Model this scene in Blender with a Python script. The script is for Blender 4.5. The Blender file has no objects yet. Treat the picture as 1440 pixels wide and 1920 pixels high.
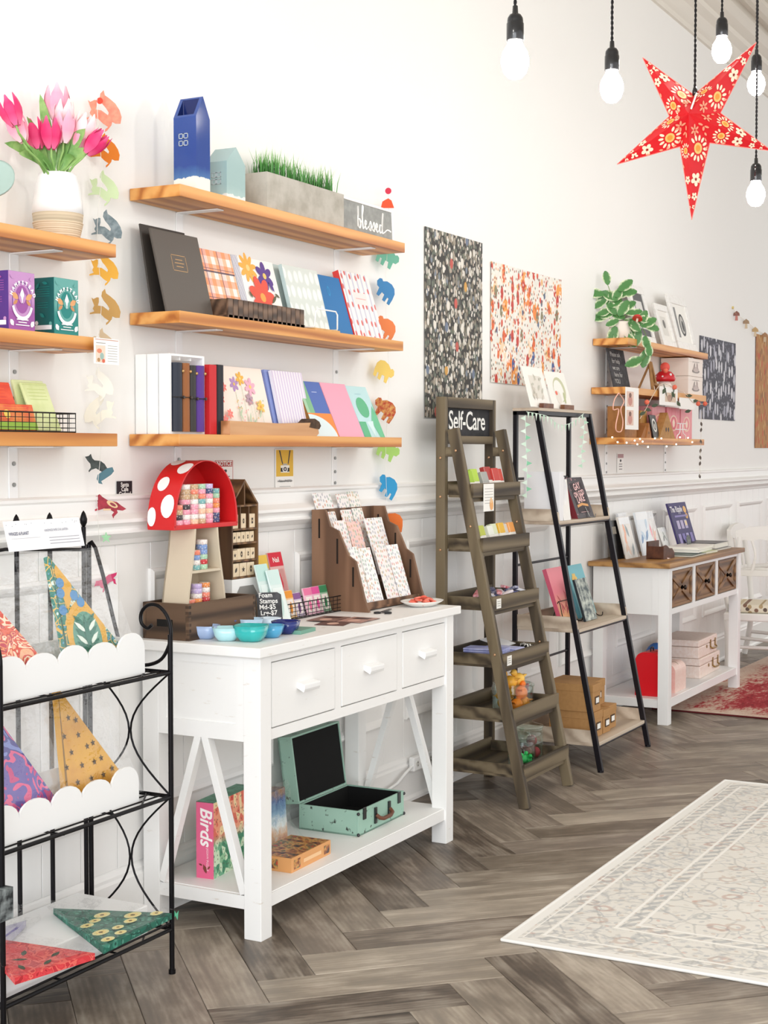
import bpy, bmesh, math, random
from mathutils import Vector, Matrix, Euler
random.seed(7)
SC = bpy.context.scene
COL = SC.collection
PI = math.pi

# ------------------------------------------------------------------ camera, world, lights, exposure
FPX, CX, CY, HY, VX, HC, CAMD = 2800.0, 720.0, 960.0, 845.0, 2225.0, 1.45, 2.83025
TH = math.atan((CY - HY) / FPX)
PAN = math.atan((VX - CX) * math.cos(TH) / FPX)
cam_data = bpy.data.cameras.new('camera')
cam_data.sensor_fit = 'HORIZONTAL'
cam_data.sensor_width = 36.0
cam_data.lens = FPX / 1440.0 * 36.0
cam_data.clip_start = 0.05
cam = bpy.data.objects.new('camera', cam_data)
COL.objects.link(cam)
cam.location = (0, -CAMD, HC)
cam.rotation_euler = (PI / 2 - TH, 0, PAN - PI / 2)
SC.camera = cam

world = bpy.data.worlds.new('world')
SC.world = world
world.use_nodes = True
world.node_tree.nodes['Background'].inputs[0].default_value = (1.0, 0.995, 0.985, 1)
world.node_tree.nodes['Background'].inputs[1].default_value = 0.95

def area(name, loc, rot, sx, sy, power, color):
    l = bpy.data.lights.new(name, 'AREA')
    l.shape = 'RECTANGLE'; l.size = sx; l.size_y = sy; l.energy = power; l.color = color
    o = bpy.data.objects.new(name, l); COL.objects.link(o)
    o.location = loc; o.rotation_euler = rot
    return o
# daylight of the shop front, behind the camera and to its left
area('shopfront_daylight', (-2.6, -3.0, 1.9), (0, math.radians(-90), math.radians(12)), 3.2, 5.0, 195, (0.90, 0.95, 1.0))

SC.view_settings.view_transform = 'Standard'
SC.view_settings.look = 'None'
SC.view_settings.exposure = 0.62
SC.view_settings.gamma = 1.0
SC.view_settings.use_curve_mapping = False

# ------------------------------------------------------------------ measuring helpers (room metres)
_h = Vector((math.cos(PAN), math.sin(PAN), 0)); RGT = Vector((math.sin(PAN), -math.cos(PAN), 0)); _z = Vector((0, 0, 1))
_F = math.cos(TH) * _h - math.sin(TH) * _z; _U = math.sin(TH) * _h + math.cos(TH) * _z
CAMP = Vector((0, -CAMD, HC))
def _ray(px, py): return _F * FPX + (px - CX) * RGT - (py - CY) * _U
def W(px, py, y=0.0):
    d = _ray(px, py); return CAMP + d * ((y + CAMD) / d.y)
def G(px, py, z=0.0):
    d = _ray(px, py); return CAMP + d * ((z - HC) / d.z)
def WX(px, py, y=0.0): return W(px, py, y).x
def PXM(p): return FPX / ((Vector(p) - CAMP).dot(_F))

# ------------------------------------------------------------------ materials
def lin(c):
    if isinstance(c, str):
        c = c.lstrip('#'); c = tuple(int(c[i:i + 2], 16) / 255 for i in (0, 2, 4))
    return tuple((x / 12.92 if x <= 0.04045 else ((x + 0.055) / 1.055) ** 2.4) for x in c[:3]) + (1.0,)

class NT:
    def __init__(s, m): s.t = m.node_tree
    def put(s, sock, v):
        if isinstance(v, bpy.types.NodeSocket): s.t.links.new(v, sock)
        elif isinstance(v, str): sock.default_value = lin(v)
        else: sock.default_value = v
    def n(s, typ, ins=None, **attrs):
        nd = s.t.nodes.new(typ)
        for k, v in attrs.items(): setattr(nd, k, v)
        for k, v in (ins or {}).items(): s.put(nd.inputs[k], v)
        return nd
    def co(s, k='Object'): return s.n('ShaderNodeTexCoord').outputs[k]
    def mp(s, v, sc=(1, 1, 1), loc=(0, 0, 0), rot=(0, 0, 0)):
        return s.n('ShaderNodeMapping', {0: v, 'Scale': sc, 'Location': loc, 'Rotation': rot}).outputs[0]
    def noise(s, v, scale, det=3.0, rough=0.55, dist=0.0):
        return s.n('ShaderNodeTexNoise', {'Vector': v, 'Scale': scale, 'Detail': det, 'Roughness': rough, 'Distortion': dist}).outputs
    def vor(s, v, scale, feature='F1', rnd=1.0):
        return s.n('ShaderNodeTexVoronoi', {'Vector': v, 'Scale': scale, 'Randomness': rnd}, feature=feature).outputs
    def xz(s, v):
        q = s.sep(v); return s.n('ShaderNodeCombineXYZ', {0: q[0], 1: q[2], 2: 0.0}).outputs[0]
    def vor2(s, v, scale, feature='F1', rnd=1.0):      # flat cells on the first two axes
        return s.n('ShaderNodeTexVoronoi', {'Vector': v, 'Scale': scale, 'Randomness': rnd}, feature=feature, voronoi_dimensions='2D').outputs
    def math(s, op, a, b=0.0, c=0.0):
        return s.n('ShaderNodeMath', {0: a, 1: b, 2: c}, operation=op).outputs[0]
    def mix(s, f, a, b, mode='MIX'):
        nd = s.t.nodes.new('ShaderNodeMix'); nd.data_type = 'RGBA'; nd.blend_type = mode
        s.put(nd.inputs[0], f); s.put(nd.inputs[6], a); s.put(nd.inputs[7], b)
        return nd.outputs[2]
    def ramp(s, f, stops, interp='LINEAR'):
        nd = s.t.nodes.new('ShaderNodeValToRGB'); nd.color_ramp.interpolation = interp
        el = nd.color_ramp.elements
        while len(el) < len(stops): el.new(0.5)
        for e, (p, c) in zip(el, stops):
            e.position = p; e.color = lin(c) if isinstance(c, str) else (c, c, c, 1)
        s.put(nd.inputs[0], f)
        return nd.outputs[0]
    def sep(s, v): return s.n('ShaderNodeSeparateXYZ', {0: v}).outputs
    def bump(s, h, strength, dist=0.002):
        return s.n('ShaderNodeBump', {'Height': h, 'Strength': strength, 'Distance': dist}).outputs[0]
    def rnd(s): return s.n('ShaderNodeObjectInfo').outputs['Random']

MATS = {}
def mat(name, col='#ffffff', rough=0.5, metal=0.0, fn=None, mottle=None, bump=None, trans=0.0, ior=1.45, emit=None, coat=0.0, sheen=0.0, spec=None, alpha=None):
    if name in MATS: return MATS[name]
    m = bpy.data.materials.new(name); m.use_nodes = True
    b = m.node_tree.nodes['Principled BSDF']; t = NT(m)
    b.inputs['Base Color'].default_value = lin(col)
    b.inputs['Roughness'].default_value = rough; b.inputs['Metallic'].default_value = metal
    b.inputs['Transmission Weight'].default_value = trans; b.inputs['IOR'].default_value = ior
    b.inputs['Coat Weight'].default_value = coat
    if spec is not None: b.inputs['Specular IOR Level'].default_value = spec
    if alpha is not None: b.inputs['Alpha'].default_value = alpha
    if sheen: b.inputs['Sheen Weight'].default_value = sheen
    if emit: b.inputs['Emission Color'].default_value = lin(emit[0]); b.inputs['Emission Strength'].default_value = emit[1]
    if mottle:
        c2, sc, amt = mottle
        nz = t.noise(t.co(), sc, 4)[0]
        t.put(b.inputs['Base Color'], t.mix(t.math('MULTIPLY', t.ramp(nz, [(0.4, 0.0), (0.65, 1.0)]), amt), col, c2))
    if bump:
        t.put(b.inputs['Normal'], t.bump(t.noise(t.co(), bump[0], 4)[0], bump[1]))
    if fn:
        r = fn(t)
        if isinstance(r, dict):
            for k, v in r.items(): t.put(b.inputs[k], v)
        else: t.put(b.inputs['Base Color'], r)
    MATS[name] = m
    return m
def clear(name, tint, rough, base, edge, bump=0.0):      # thin clear glass or film: see-through, with a glossy sheen towards grazing
    m = bpy.data.materials.new(name); m.use_nodes = True; t = NT(m); nt = m.node_tree; nt.nodes.remove(nt.nodes['Principled BSDF'])
    g = t.n('ShaderNodeBsdfGlossy', {'Color': tint, 'Roughness': rough}); tr = t.n('ShaderNodeBsdfTransparent', {'Color': tint})
    lw = t.n('ShaderNodeLayerWeight', {'Blend': 0.3}).outputs['Facing']
    if bump: t.put(g.inputs['Normal'], t.bump(t.noise(t.co(), 38, 3)[0], bump, .004))
    f = t.math('ADD', base, t.math('MULTIPLY', lw, edge))
    mx = t.n('ShaderNodeMixShader', {0: f, 1: tr.outputs[0], 2: g.outputs[0]})
    nt.links.new(mx.outputs[0], nt.nodes['Material Output'].inputs[0]); MATS[name] = m
    return m
def C(hexcol, rough=0.55):            # plain painted / printed colour
    return mat('colour_' + hexcol.lstrip('#') + ('' if rough == 0.55 else '_%d' % (rough * 100)), hexcol, rough)

def wood_fn(dark, mid, light, axis='X', rings=70.0, streak=14.0, dist=2.0):
    def fn(t):
        i = 'XYZ'.index(axis)
        sc = [1.0, 1.0, 1.0]; sc[i] = 0.07
        r = t.rnd()
        off = t.n('ShaderNodeCombineXYZ', {0: t.math('MULTIPLY', r, 9.0), 1: t.math('MULTIPLY', r, 0.31), 2: t.math('MULTIPLY', r, 0.17)}).outputs[0]
        v = t.n('ShaderNodeVectorMath', {0: t.co(), 1: off}, operation='ADD').outputs[0]
        v = t.mp(v, sc)
        wv = t.n('ShaderNodeTexWave', {'Vector': v, 'Scale': rings / 6.28 / 2, 'Distortion': dist, 'Detail': 2.0, 'Detail Scale': 2.5}, wave_type='RINGS', rings_direction=axis).outputs[1]
        nz = t.noise(v, streak, 4)[0]
        f = t.math('ADD', t.math('MULTIPLY', wv, 0.55), t.math('MULTIPLY', nz, 0.55))
        col = t.ramp(f, [(0.2, dark), (0.5, mid), (0.8, light)])
        return {'Base Color': col, 'Normal': t.bump(f, 0.15, 0.002)}
    return fn

# ------------------------------------------------------------------ mesh builder
class B:
    def __init__(s): s.v = []; s.f = []; s.m = []; s.sm = []
    def add(s, vs, fs, mi=0, smooth=False):
        o = len(s.v); s.v += [tuple(p) for p in vs]
        for f in fs: s.f.append([o + i for i in f]); s.m.append(mi); s.sm.append(smooth)
        return s
    def box(s, x0, x1, y0, y1, z0, z1, mi=0):
        return s.add([(x0, y0, z0), (x1, y0, z0), (x1, y1, z0), (x0, y1, z0), (x0, y0, z1), (x1, y0, z1), (x1, y1, z1), (x0, y1, z1)],
                     [(0, 3, 2, 1), (4, 5, 6, 7), (0, 1, 5, 4), (1, 2, 6, 5), (2, 3, 7, 6), (3, 0, 4, 7)], mi)
    def prism(s, poly, t0, t1, plane='XZ', mi=0, smooth=False):
        # poly in 2D: XZ extruded along Y, YZ along X, XY along Z
        def P(a, b, t): return {'XZ': (a, t, b), 'YZ': (t, a, b), 'XY': (a, b, t)}[plane]
        n = len(poly); vs = [P(a, b, t0) for a, b in poly] + [P(a, b, t1) for a, b in poly]
        s.add(vs, [list(range(n))[::-1], list(range(n, 2 * n))], mi)
        return s.add(vs, [(i, (i + 1) % n, n + (i + 1) % n, n + i) for i in range(n)], mi, smooth)
    def ring(s, c, d, r, n, ref=None):
        d = Vector(d).normalized(); a = d.orthogonal().normalized() if ref is None else ref
        b = d.cross(a).normalized(); a = b.cross(d)
        return [Vector(c) + (a * math.cos(2 * PI * k / n) + b * math.sin(2 * PI * k / n)) * r for k in range(n)], a
    def tube(s, pts, r, n=6, mi=0, closed=False, caps=True, smooth=True):
        pts = [Vector(p) for p in pts]; N = len(pts); rs = r if isinstance(r, (list, tuple)) else [r] * N
        vs = []; ref = None
        for i, p in enumerate(pts):
            if closed: d = pts[(i + 1) % N] - pts[i - 1]
            else: d = pts[min(i + 1, N - 1)] - pts[max(i - 1, 0)]
            if d.length < 1e-9: d = Vector((0, 0, 1))
            if ref is not None and abs(ref.normalized().dot(d.normalized())) > 0.98: ref = None
            rg, ref = s.ring(p, d, rs[i], n, ref); vs += rg
        fs = []
        for i in range(N if closed else N - 1):
            j = (i + 1) % N
            for k in range(n): fs.append((i * n + k, i * n + (k + 1) % n, j * n + (k + 1) % n, j * n + k))
        s.add(vs, fs, mi, smooth)
        if not closed and caps:
            s.add(vs[:n], [tuple(range(n))[::-1]], mi); s.add(vs[-n:], [tuple(range(n))], mi)
        return s
    def cyl(s, p0, p1, r0, r1=None, n=12, mi=0): return s.tube([p0, p1], [r0, r0 if r1 is None else r1], n, mi)
    def bar(s, p0, p1, w, d, up=(0, 0, 1), mi=0):     # rectangular bar from p0 to p1
        p0 = Vector(p0); p1 = Vector(p1); a = (p1 - p0).normalized(); u = Vector(up); b = a.cross(u).normalized(); u = b.cross(a)
        vs = [p + b * (sx * w / 2) + u * (sy * d / 2) for p in (p0, p1) for sx, sy in ((-1, -1), (1, -1), (1, 1), (-1, 1))]
        return s.add(vs, [(0, 3, 2, 1), (4, 5, 6, 7), (0, 1, 5, 4), (1, 2, 6, 5), (2, 3, 7, 6), (3, 0, 4, 7)], mi)
    def lathe(s, prof, c=(0, 0, 0), n=24, mi=0, smooth=True, mis=None):
        vs = []; fs = []
        for r, z in prof: vs += [(c[0] + r * math.cos(2 * PI * k / n), c[1] + r * math.sin(2 * PI * k / n), c[2] + z) for k in range(n)]
        for i in range(len(prof) - 1):
            ff = [(i * n + k, i * n + (k + 1) % n, (i + 1) * n + (k + 1) % n, (i + 1) * n + k) for k in range(n)]
            if mis: s.add([], [], 0)
            fs.append(ff)
        o = len(s.v); s.v += vs
        for i, ff in enumerate(fs):
            for f in ff: s.f.append([o + q for q in f]); s.m.append(mis[i] if mis else mi); s.sm.append(smooth)
        for i, fl in ((0, True), (len(prof) - 1, False)):
            if prof[i][0] > 1e-4:
                q = [o + i * n + k for k in range(n)]
                s.f.append(q[::-1] if fl else q); s.m.append(mis[min(i, len(mis) - 1)] if mis else mi); s.sm.append(False)
        return s
    def ball(s, c, rx, ry=None, rz=None, n=12, m=8, mi=0):
        ry = rx if ry is None else ry; rz = rx if rz is None else rz
        vs = [(c[0], c[1], c[2] - rz)]
        for i in range(1, m):
            t = PI * i / m - PI / 2
            vs += [(c[0] + rx * math.cos(t) * math.cos(2 * PI * k / n), c[1] + ry * math.cos(t) * math.sin(2 * PI * k / n), c[2] + rz * math.sin(t)) for k in range(n)]
        vs.append((c[0], c[1], c[2] + rz))
        fs = [(0, 1 + (k + 1) % n, 1 + k) for k in range(n)]
        for i in range(m - 2):
            for k in range(n): fs.append((1 + i * n + k, 1 + i * n + (k + 1) % n, 1 + (i + 1) * n + (k + 1) % n, 1 + (i + 1) * n + k))
        L = len(vs) - 1
        fs += [(L, 1 + (m - 2) * n + k, 1 + (m - 2) * n + (k + 1) % n) for k in range(n)]
        return s.add(vs, fs, mi, True)
    def mesh(s, name, mats):
        me = bpy.data.meshes.new(name); me.from_pydata(s.v, [], s.f)
        for m in (mats if isinstance(mats, (list, tuple)) else [mats]): me.materials.append(m)
        me.polygons.foreach_set('material_index', s.m); me.polygons.foreach_set('use_smooth', s.sm)
        me.update(); return me
    def obj(s, name, mats, parent=None, loc=(0, 0, 0), rot=(0, 0, 0), bevel=0.0, seg=2):
        return link(name, s.mesh(name, mats), parent, loc, rot, bevel, seg)

def link(name, me, parent=None, loc=(0, 0, 0), rot=(0, 0, 0), bevel=0.0, seg=2):
    o = bpy.data.objects.new(name, me); COL.objects.link(o); o.parent = parent
    o.location = loc; o.rotation_euler = rot
    if bevel:
        b = o.modifiers.new('bevel', 'BEVEL'); b.width = bevel; b.segments = seg; b.limit_method = 'ANGLE'; b.angle_limit = 0.7
    return o
def tag(o, label, cat, group=None, kind=None):
    o['label'] = label; o['category'] = cat
    if group: o['group'] = group
    if kind: o['kind'] = kind
    return o
def thing(name, label, cat, loc=(0, 0, 0), rot=(0, 0, 0), group=None):
    o = bpy.data.objects.new(name, None); COL.objects.link(o); o.empty_display_size = 0.05
    o.location = loc; o.rotation_euler = rot
    return tag(o, label, cat, group)
def struct(o): o['kind'] = 'structure'; return o

# flat outlines, 2D
def disc(cx, cy, rx, ry=None, n=16, rot=0.0):
    ry = rx if ry is None else ry; c, s_ = math.cos(rot), math.sin(rot)
    return [(cx + rx * math.cos(2 * PI * k / n) * c - ry * math.sin(2 * PI * k / n) * s_, cy + rx * math.cos(2 * PI * k / n) * s_ + ry * math.sin(2 * PI * k / n) * c) for k in range(n)]
def rect(x0, x1, y0, y1): return [(x0, y0), (x1, y0), (x1, y1), (x0, y1)]
def starp(cx, cy, r, k=5, q=0.42, rot=PI / 2):
    return [(cx + (r if i % 2 == 0 else r * q) * math.cos(rot + PI * i / k), cy + (r if i % 2 == 0 else r * q) * math.sin(rot + PI * i / k)) for i in range(2 * k)]
def flower(cx, cy, r, col, ccol, k=6, rot=0.3, asp=0.42):
    out = [(disc(cx + r * 0.58 * math.cos(rot + 2 * PI * i / k), cy + r * 0.58 * math.sin(rot + 2 * PI * i / k), r * 0.45, r * asp * 0.62, 12, rot + 2 * PI * i / k), col) for i in range(k)]
    return out + [(disc(cx, cy, r * 0.22, n=10), ccol)]
def leafp(cx, cy, l, w, rot=0.0):
    c, s_ = math.cos(rot), math.sin(rot)
    return [(cx + (a * l) * c - (b * w) * s_, cy + (a * l) * s_ + (b * w) * c) for a, b in ((-.5, 0), (-.25, .4), (.1, .5), (.5, 0), (.1, -.5), (-.25, -.4))]
def decal(parent, shapes, name='printed_design', y=-0.0006, plane='XZ', step=0.00012, x=None, z=None):
    # thin printed shapes lying just proud of a face of the parent: XZ at y, YZ at x, XY at z
    if not shapes: return None
    mats = []; b = B()
    for i, (poly, m) in enumerate(shapes):
        if isinstance(m, str): m = C(m)
        if m not in mats: mats.append(m)
        if plane == 'XZ': vs = [(p[0], y - step * i, p[1]) for p in poly]
        elif plane == 'YZ': vs = [(x - step * i, p[0], p[1]) for p in poly]
        else: vs = [(p[0], p[1], z + step * i) for p in poly]
        b.add(vs, [tuple(range(len(vs)))], mats.index(m))
    return b.obj(name, mats, parent)
def text_mesh(s, size, shear=0.0, bold=0.0, align='LEFT', space=1.0):
    cu = bpy.data.curves.new('lettering', 'FONT'); cu.body = s; cu.size = size; cu.shear = shear; cu.offset = bold; cu.align_x = align
    cu.resolution_u = 3; cu.space_character = space
    o = bpy.data.objects.new('lettering', cu)
    me = bpy.data.meshes.new_from_object(o)
    bpy.data.objects.remove(o); bpy.data.curves.remove(cu)
    return me
def text(parent, s, size, loc, m, plane='XZ', shear=0.0, bold=0.0, align='LEFT', tilt=0.0, name='lettering', space=1.0, sx=1.0):
    me = text_mesh(s, size, shear, bold, align, space); me.materials.append(C(m) if isinstance(m, str) else m)
    base = {'XZ': Matrix.Rotation(PI / 2, 4, 'X'), 'YZ': Matrix.Rotation(-PI / 2, 4, 'Z') @ Matrix.Rotation(PI / 2, 4, 'X'), 'XY': Matrix()}[plane]
    o = link(name, me, parent)
    o.matrix_local = Matrix.Translation(loc) @ base @ Matrix.Rotation(tilt, 4, 'Z') @ Matrix.Diagonal((sx, 1, 1, 1))
    return o
ORD = ['first', 'second', 'third', 'fourth', 'fifth', 'sixth', 'seventh', 'eighth', 'ninth', 'tenth', 'eleventh', 'twelfth', 'thirteenth', 'fourteenth']

# ================================================================== SETTING
def paint_fn(c, c2='#e9e6e0', amt=0.12):
    def fn(t):
        nz = t.noise(t.co(), 1.3, 3)[0]
        return {'Base Color': t.mix(t.math('MULTIPLY', nz, amt), c, c2), 'Normal': t.bump(t.noise(t.co(), 90, 3)[0], 0.04, 0.001)}
    return fn
M_WALL = mat('wall_paint', rough=0.62, fn=paint_fn('#f6f5f2'))
M_TRIM = mat('trim_paint', rough=0.42, fn=paint_fn('#f6f5f3'))
M_CEIL = mat('ceiling_paint', rough=0.8, fn=paint_fn('#dcd6ca'))

def plank_fn(t):
    r = t.rnd()
    co = t.co()
    off = t.n('ShaderNodeCombineXYZ', {0: t.math('MULTIPLY', r, 37.0), 1: t.math('MULTIPLY', r, 11.3), 2: 0.0}).outputs[0]
    v = t.n('ShaderNodeVectorMath', {0: co, 1: off}, operation='ADD').outputs[0]
    st = t.noise(t.mp(v, (0.9, 6, 1)), 2.6, 5, 0.55, 1.2)[0]
    cl = t.noise(t.mp(v, (1.6, 3.2, 1)), 3.0, 4, 0.6)[0]
    fine = t.noise(t.mp(v, (5, 90, 1)), 2.0, 3)[0]
    wv = t.n('ShaderNodeTexWave', {'Vector': t.mp(v, (0.55, 6, 1)), 'Scale': 3.0, 'Distortion': 5.0, 'Detail': 2.0, 'Detail Scale': 1.2}, wave_type='BANDS', bands_direction='Y').outputs[1]
    base = t.ramp(r, [(0.0, '#342b24'), (0.12, '#5a4e43'), (0.28, '#a3968a'), (0.44, '#6e6255'), (0.58, '#b5a999'), (0.72, '#4d4239'), (0.86, '#93877a'), (1.0, '#c0b4a4')])
    f = t.math('ADD', t.math('ADD', t.math('MULTIPLY', st, 0.55), t.math('MULTIPLY', cl, 0.45)), t.math('MULTIPLY', wv, 0.04))
    shade = t.ramp(f, [(0.40, '#2a221b'), (0.49, '#66594c'), (0.57, '#9d9081'), (0.68, '#d0c6b7')])
    col = t.mix(0.42, base, shade)
    col = t.mix(t.math('MULTIPLY', t.ramp(fine, [(0.52, 0.0), (0.75, 1.0)]), 0.08), col, '#3f362d')
    ro = t.math('ADD', 0.34, t.math('MULTIPLY', st, 0.18))
    return {'Base Color': col, 'Roughness': ro, 'Normal': t.bump(st, 0.06, 0.001)}
M_PLANK = mat('vinyl_plank', rough=0.4, fn=plank_fn)
M_JOINT = mat('floor_joint', '#4a4037', 0.8, mottle=('#6e6256', 3, .8))

floor = struct(B().box(-3, 17, -7, 0.35, -0.08, -0.004).obj('floor', M_JOINT))
PW, PN = 0.166, 4
PLEN = PW * PN
pb = B(); c_, g_ = 0.0016, 0.0007
x0, x1, y0, y1 = g_, PLEN - g_, g_, PW - g_
pb.add([(x0, y0, -.012), (x1, y0, -.012), (x1, y1, -.012), (x0, y1, -.012), (x0, y0, -c_), (x1, y0, -c_), (x1, y1, -c_), (x0, y1, -c_),
        (x0 + c_, y0 + c_, 0), (x1 - c_, y0 + c_, 0), (x1 - c_, y1 - c_, 0), (x0 + c_, y1 - c_, 0)],
       [(8, 9, 10, 11), (0, 1, 5, 4), (1, 2, 6, 5), (2, 3, 7, 6), (3, 0, 4, 7), (4, 5, 9, 8), (5, 6, 10, 9), (6, 7, 11, 10), (7, 4, 8, 11)])
plank_mesh = pb.mesh('plank', M_PLANK)
UX = Vector((1, 1, 0)) / math.sqrt(2); VX_ = Vector((1, -1, 0)) / math.sqrt(2)
ORG = Vector((5.147 - 0.1174, -0.616, 0))
def plank(u, v, along_u):
    p = ORG + UX * (u * PW) + VX_ * (v * PW)
    if along_u:   # local x -> UX, local y -> VX_ side, so start from the far corner to stay right-handed
        c = p + UX * PLEN / 2 + VX_ * PW / 2; ang = PI / 4; q = p + VX_ * PW
    else:
        c = p + UX * PW / 2 + VX_ * PLEN / 2; ang = -PI / 4; q = p
    if not (2.5 < c.x < 12.2 and -2.35 < c.y < 0.25 and c.x * 0.473 - (c.y + CAMD) * 0.881 < 0.52 * (c.x * 0.881 + (c.y + CAMD) * 0.473)): return 0
    link('plank', plank_mesh, floor, q, (0, 0, ang)); return 1
npl = 0
for j in range(-6, 7):
    for i in range(-60, 120):
        npl += plank(i + 2 * PN * j, i, True)
        npl += plank(i, i - 2 * PN + 1 + 2 * PN * j, False)


wall = struct(B().box(-3, 17, 0, 0.35, 0, 4.6).obj('wall_back', M_WALL))
struct(B().box(-3, 17, -7, 0.35, 4.30, 4.6).obj('ceiling', M_CEIL))
corn = [(0, 4.10), (-.02, 4.10), (-.028, 4.125), (-.05, 4.14), (-.09, 4.18), (-.14, 4.20), (-.15, 4.225), (-.21, 4.24), (-.26, 4.27), (-.27, 4.302), (0, 4.302)]
struct(B().prism(corn, -3, 17, 'YZ').obj('trim_1', mat('cornice_paint', rough=0.6, fn=paint_fn('#e4ded2'))))
struct(B().prism([(-.34, 4.26), (-.38, 4.255), (-.42, 4.27), (-.42, 4.302), (-.34, 4.302)], -3, 17, 'YZ').obj('trim_2', M_CEIL))
rail = [(0, 1.165), (-.012, 1.170), (-.018, 1.184), (-.026, 1.190), (-.042, 1.204), (-.042, 1.210), (-.032, 1.216), (-.036, 1.224), (-.050, 1.236), (-.050, 1.246), (-.030, 1.256), (-.018, 1.262), (-.014, 1.270), (-.014, 1.300), (-.022, 1.306), (-.022, 1.314), (-.010, 1.320), (0, 1.320)]
struct(B().prism(rail, -3, 17, 'YZ').obj('trim_3', M_TRIM))
base = [(0, 0), (-.030, 0), (-.030, .012), (-.020, .022), (-.020, .150), (-.014, .158), (-.014, .168), (-.008, .180), (0, .186)]
struct(B().prism(base, -3, 17, 'YZ').obj('baseboard_back', M_TRIM))
# wainscot: beaded boards and framed panels
for k in range(60):
    x = 2.2 + k * 0.17
    o = B().box(x + .0015, x + .1685, -.004, .0, .186, 1.166).obj('wainscot_board', M_TRIM, wall, bevel=0.0012, seg=1)
def frame_trim(x0, x1, z0, z1):
    prof = [(0, -.004), (0, -.014), (.010, -.020), (.022, -.016), (.030, -.010), (.036, -.004)]
    b = B(); n = len(prof); cs = [(x0, z0, 1, 1), (x1, z0, -1, 1), (x1, z1, -1, -1), (x0, z1, 1, -1)]
    vs = [(cx + sx * d, y, cz + sz * d) for cx, cz, sx, sz in cs for d, y in prof]
    fs = [(i * n + k, i * n + k + 1, ((i + 1) % 4) * n + k + 1, ((i + 1) % 4) * n + k) for i in range(4) for k in range(n - 1)]
    return b.add(vs, fs).obj('panel_moulding', M_TRIM, wall)
for k in range(11):
    x = 2.86 + k * 0.86
    frame_trim(x, x + 0.70, 0.34, 1.085)

# ================================================================== WALL SHELVES
M_PINE = mat('pine_board', rough=0.45, fn=wood_fn('#a8612a', '#d08c45', '#e0a45e', 'X', 75, 20, 3.0))
M_WHITE = mat('white_paint', '#f3f3f2', 0.4)
M_STEEL = mat('screw_steel', '#8d8d8a', 0.35, 0.9)
def shelf(label, x0, x1, top, depth, brackets, drop, th=0.036):
    t = thing('wall_shelf', label, 'shelf', (x0, 0, top - th), group='pine wall shelves')
    B().box(0, x1 - x0, -depth, -0.004, 0, th).obj('board', M_PINE, t, bevel=0.0015)
    for bx in brackets:
        x = bx - x0
        br = B().box(x - .018, x + .018, -depth * .84, -.001, -.0045, -.0005).box(x - .018, x + .018, -.0045, -.0005, -drop, -.0005).obj('bracket', M_WHITE, t, bevel=0.001, seg=1)
        for k in (0.28, 0.62, 0.9):
            B().cyl((x, -.0045, -drop * k), (x, -.008, -drop * k), .006, n=10).obj('screw', M_STEEL, br)
    return t
SZ1, SZ2, SZ3 = 2.240, 1.866, 1.500
shelf('long pine shelf holding the blue house vase and grass planter', 3.640, 5.085, SZ1, .19, (3.895, 4.890), .30)
shelf('long pine shelf holding the black folders and plaid notebook', 3.636, 5.072, SZ2, .19, (3.888, 4.882), .30)
shelf('long pine shelf holding the white book rack and floral notebook', 3.630, 5.060, SZ3, .19, (3.880, 4.870), .15)
LZ1, LZ2, LZ3 = 2.024, 1.760, 1.498
shelf('pine shelf under the white vase of tulips', 2.45, 3.338, LZ1, .19, (3.132,), .21)
shelf('pine shelf under the purple and teal tea boxes', 2.45, 3.300, LZ2, .19, (3.127,), .21)
shelf('pine shelf under the wire basket of tea packets', 2.45, 3.338, LZ3, .19, (3.120,), .17)
RZ1, RZ2, RZ3 = 2.052, 1.790, 1.520
shelf('short pine shelf holding the trailing plant and white picture frames', 7.640, 9.15, RZ1, .20, (7.87, 8.93), .21)
shelf('short pine shelf holding the little chalkboard and two gift boxes', 7.620, 9.12, RZ2, .20, (7.865, 8.925), .21)
shelf('short pine shelf strung with fairy lights', 7.600, 9.085, RZ3, .20, (7.86, 8.92), .17)

# ------------------------------------------------------------------ books that lean back on a shelf
M_PAPER = mat('paper_pages', '#f1ede2', 0.8)
def book(name, label, cat, x0, x1, yb, z, h, lean, t, cover, group=None, spine=None, pages=True, yaw=0.0, rcorner=0.0):
    w = x1 - x0; th = -math.asin(min(0.9, lean / h))
    r = thing(name, label, cat, (x0, yb, z), (th, 0, yaw), group)
    cv = C(cover) if isinstance(cover, str) else cover
    sp = cv if spine is None else (C(spine) if isinstance(spine, str) else spine)
    if pages:
        B().box(0, w, 0, .0012, 0, h).obj('front_cover', cv, r, bevel=0.0004, seg=1)
        B().box(0, w, t - .0012, t, 0, h).obj('back_cover', cv, r)
        B().box(-.0008, .0012, 0, t, 0, h).obj('spine', sp, r)
        B().box(.0012, w - .002, .0012, t - .0012, .002, h - .002).obj('pages', M_PAPER, r)
    else:
        B().box(0, w, 0, t, 0, h).obj('cover', cv, r, bevel=min(0.002, t * .3))
    return r, w, h

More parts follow.
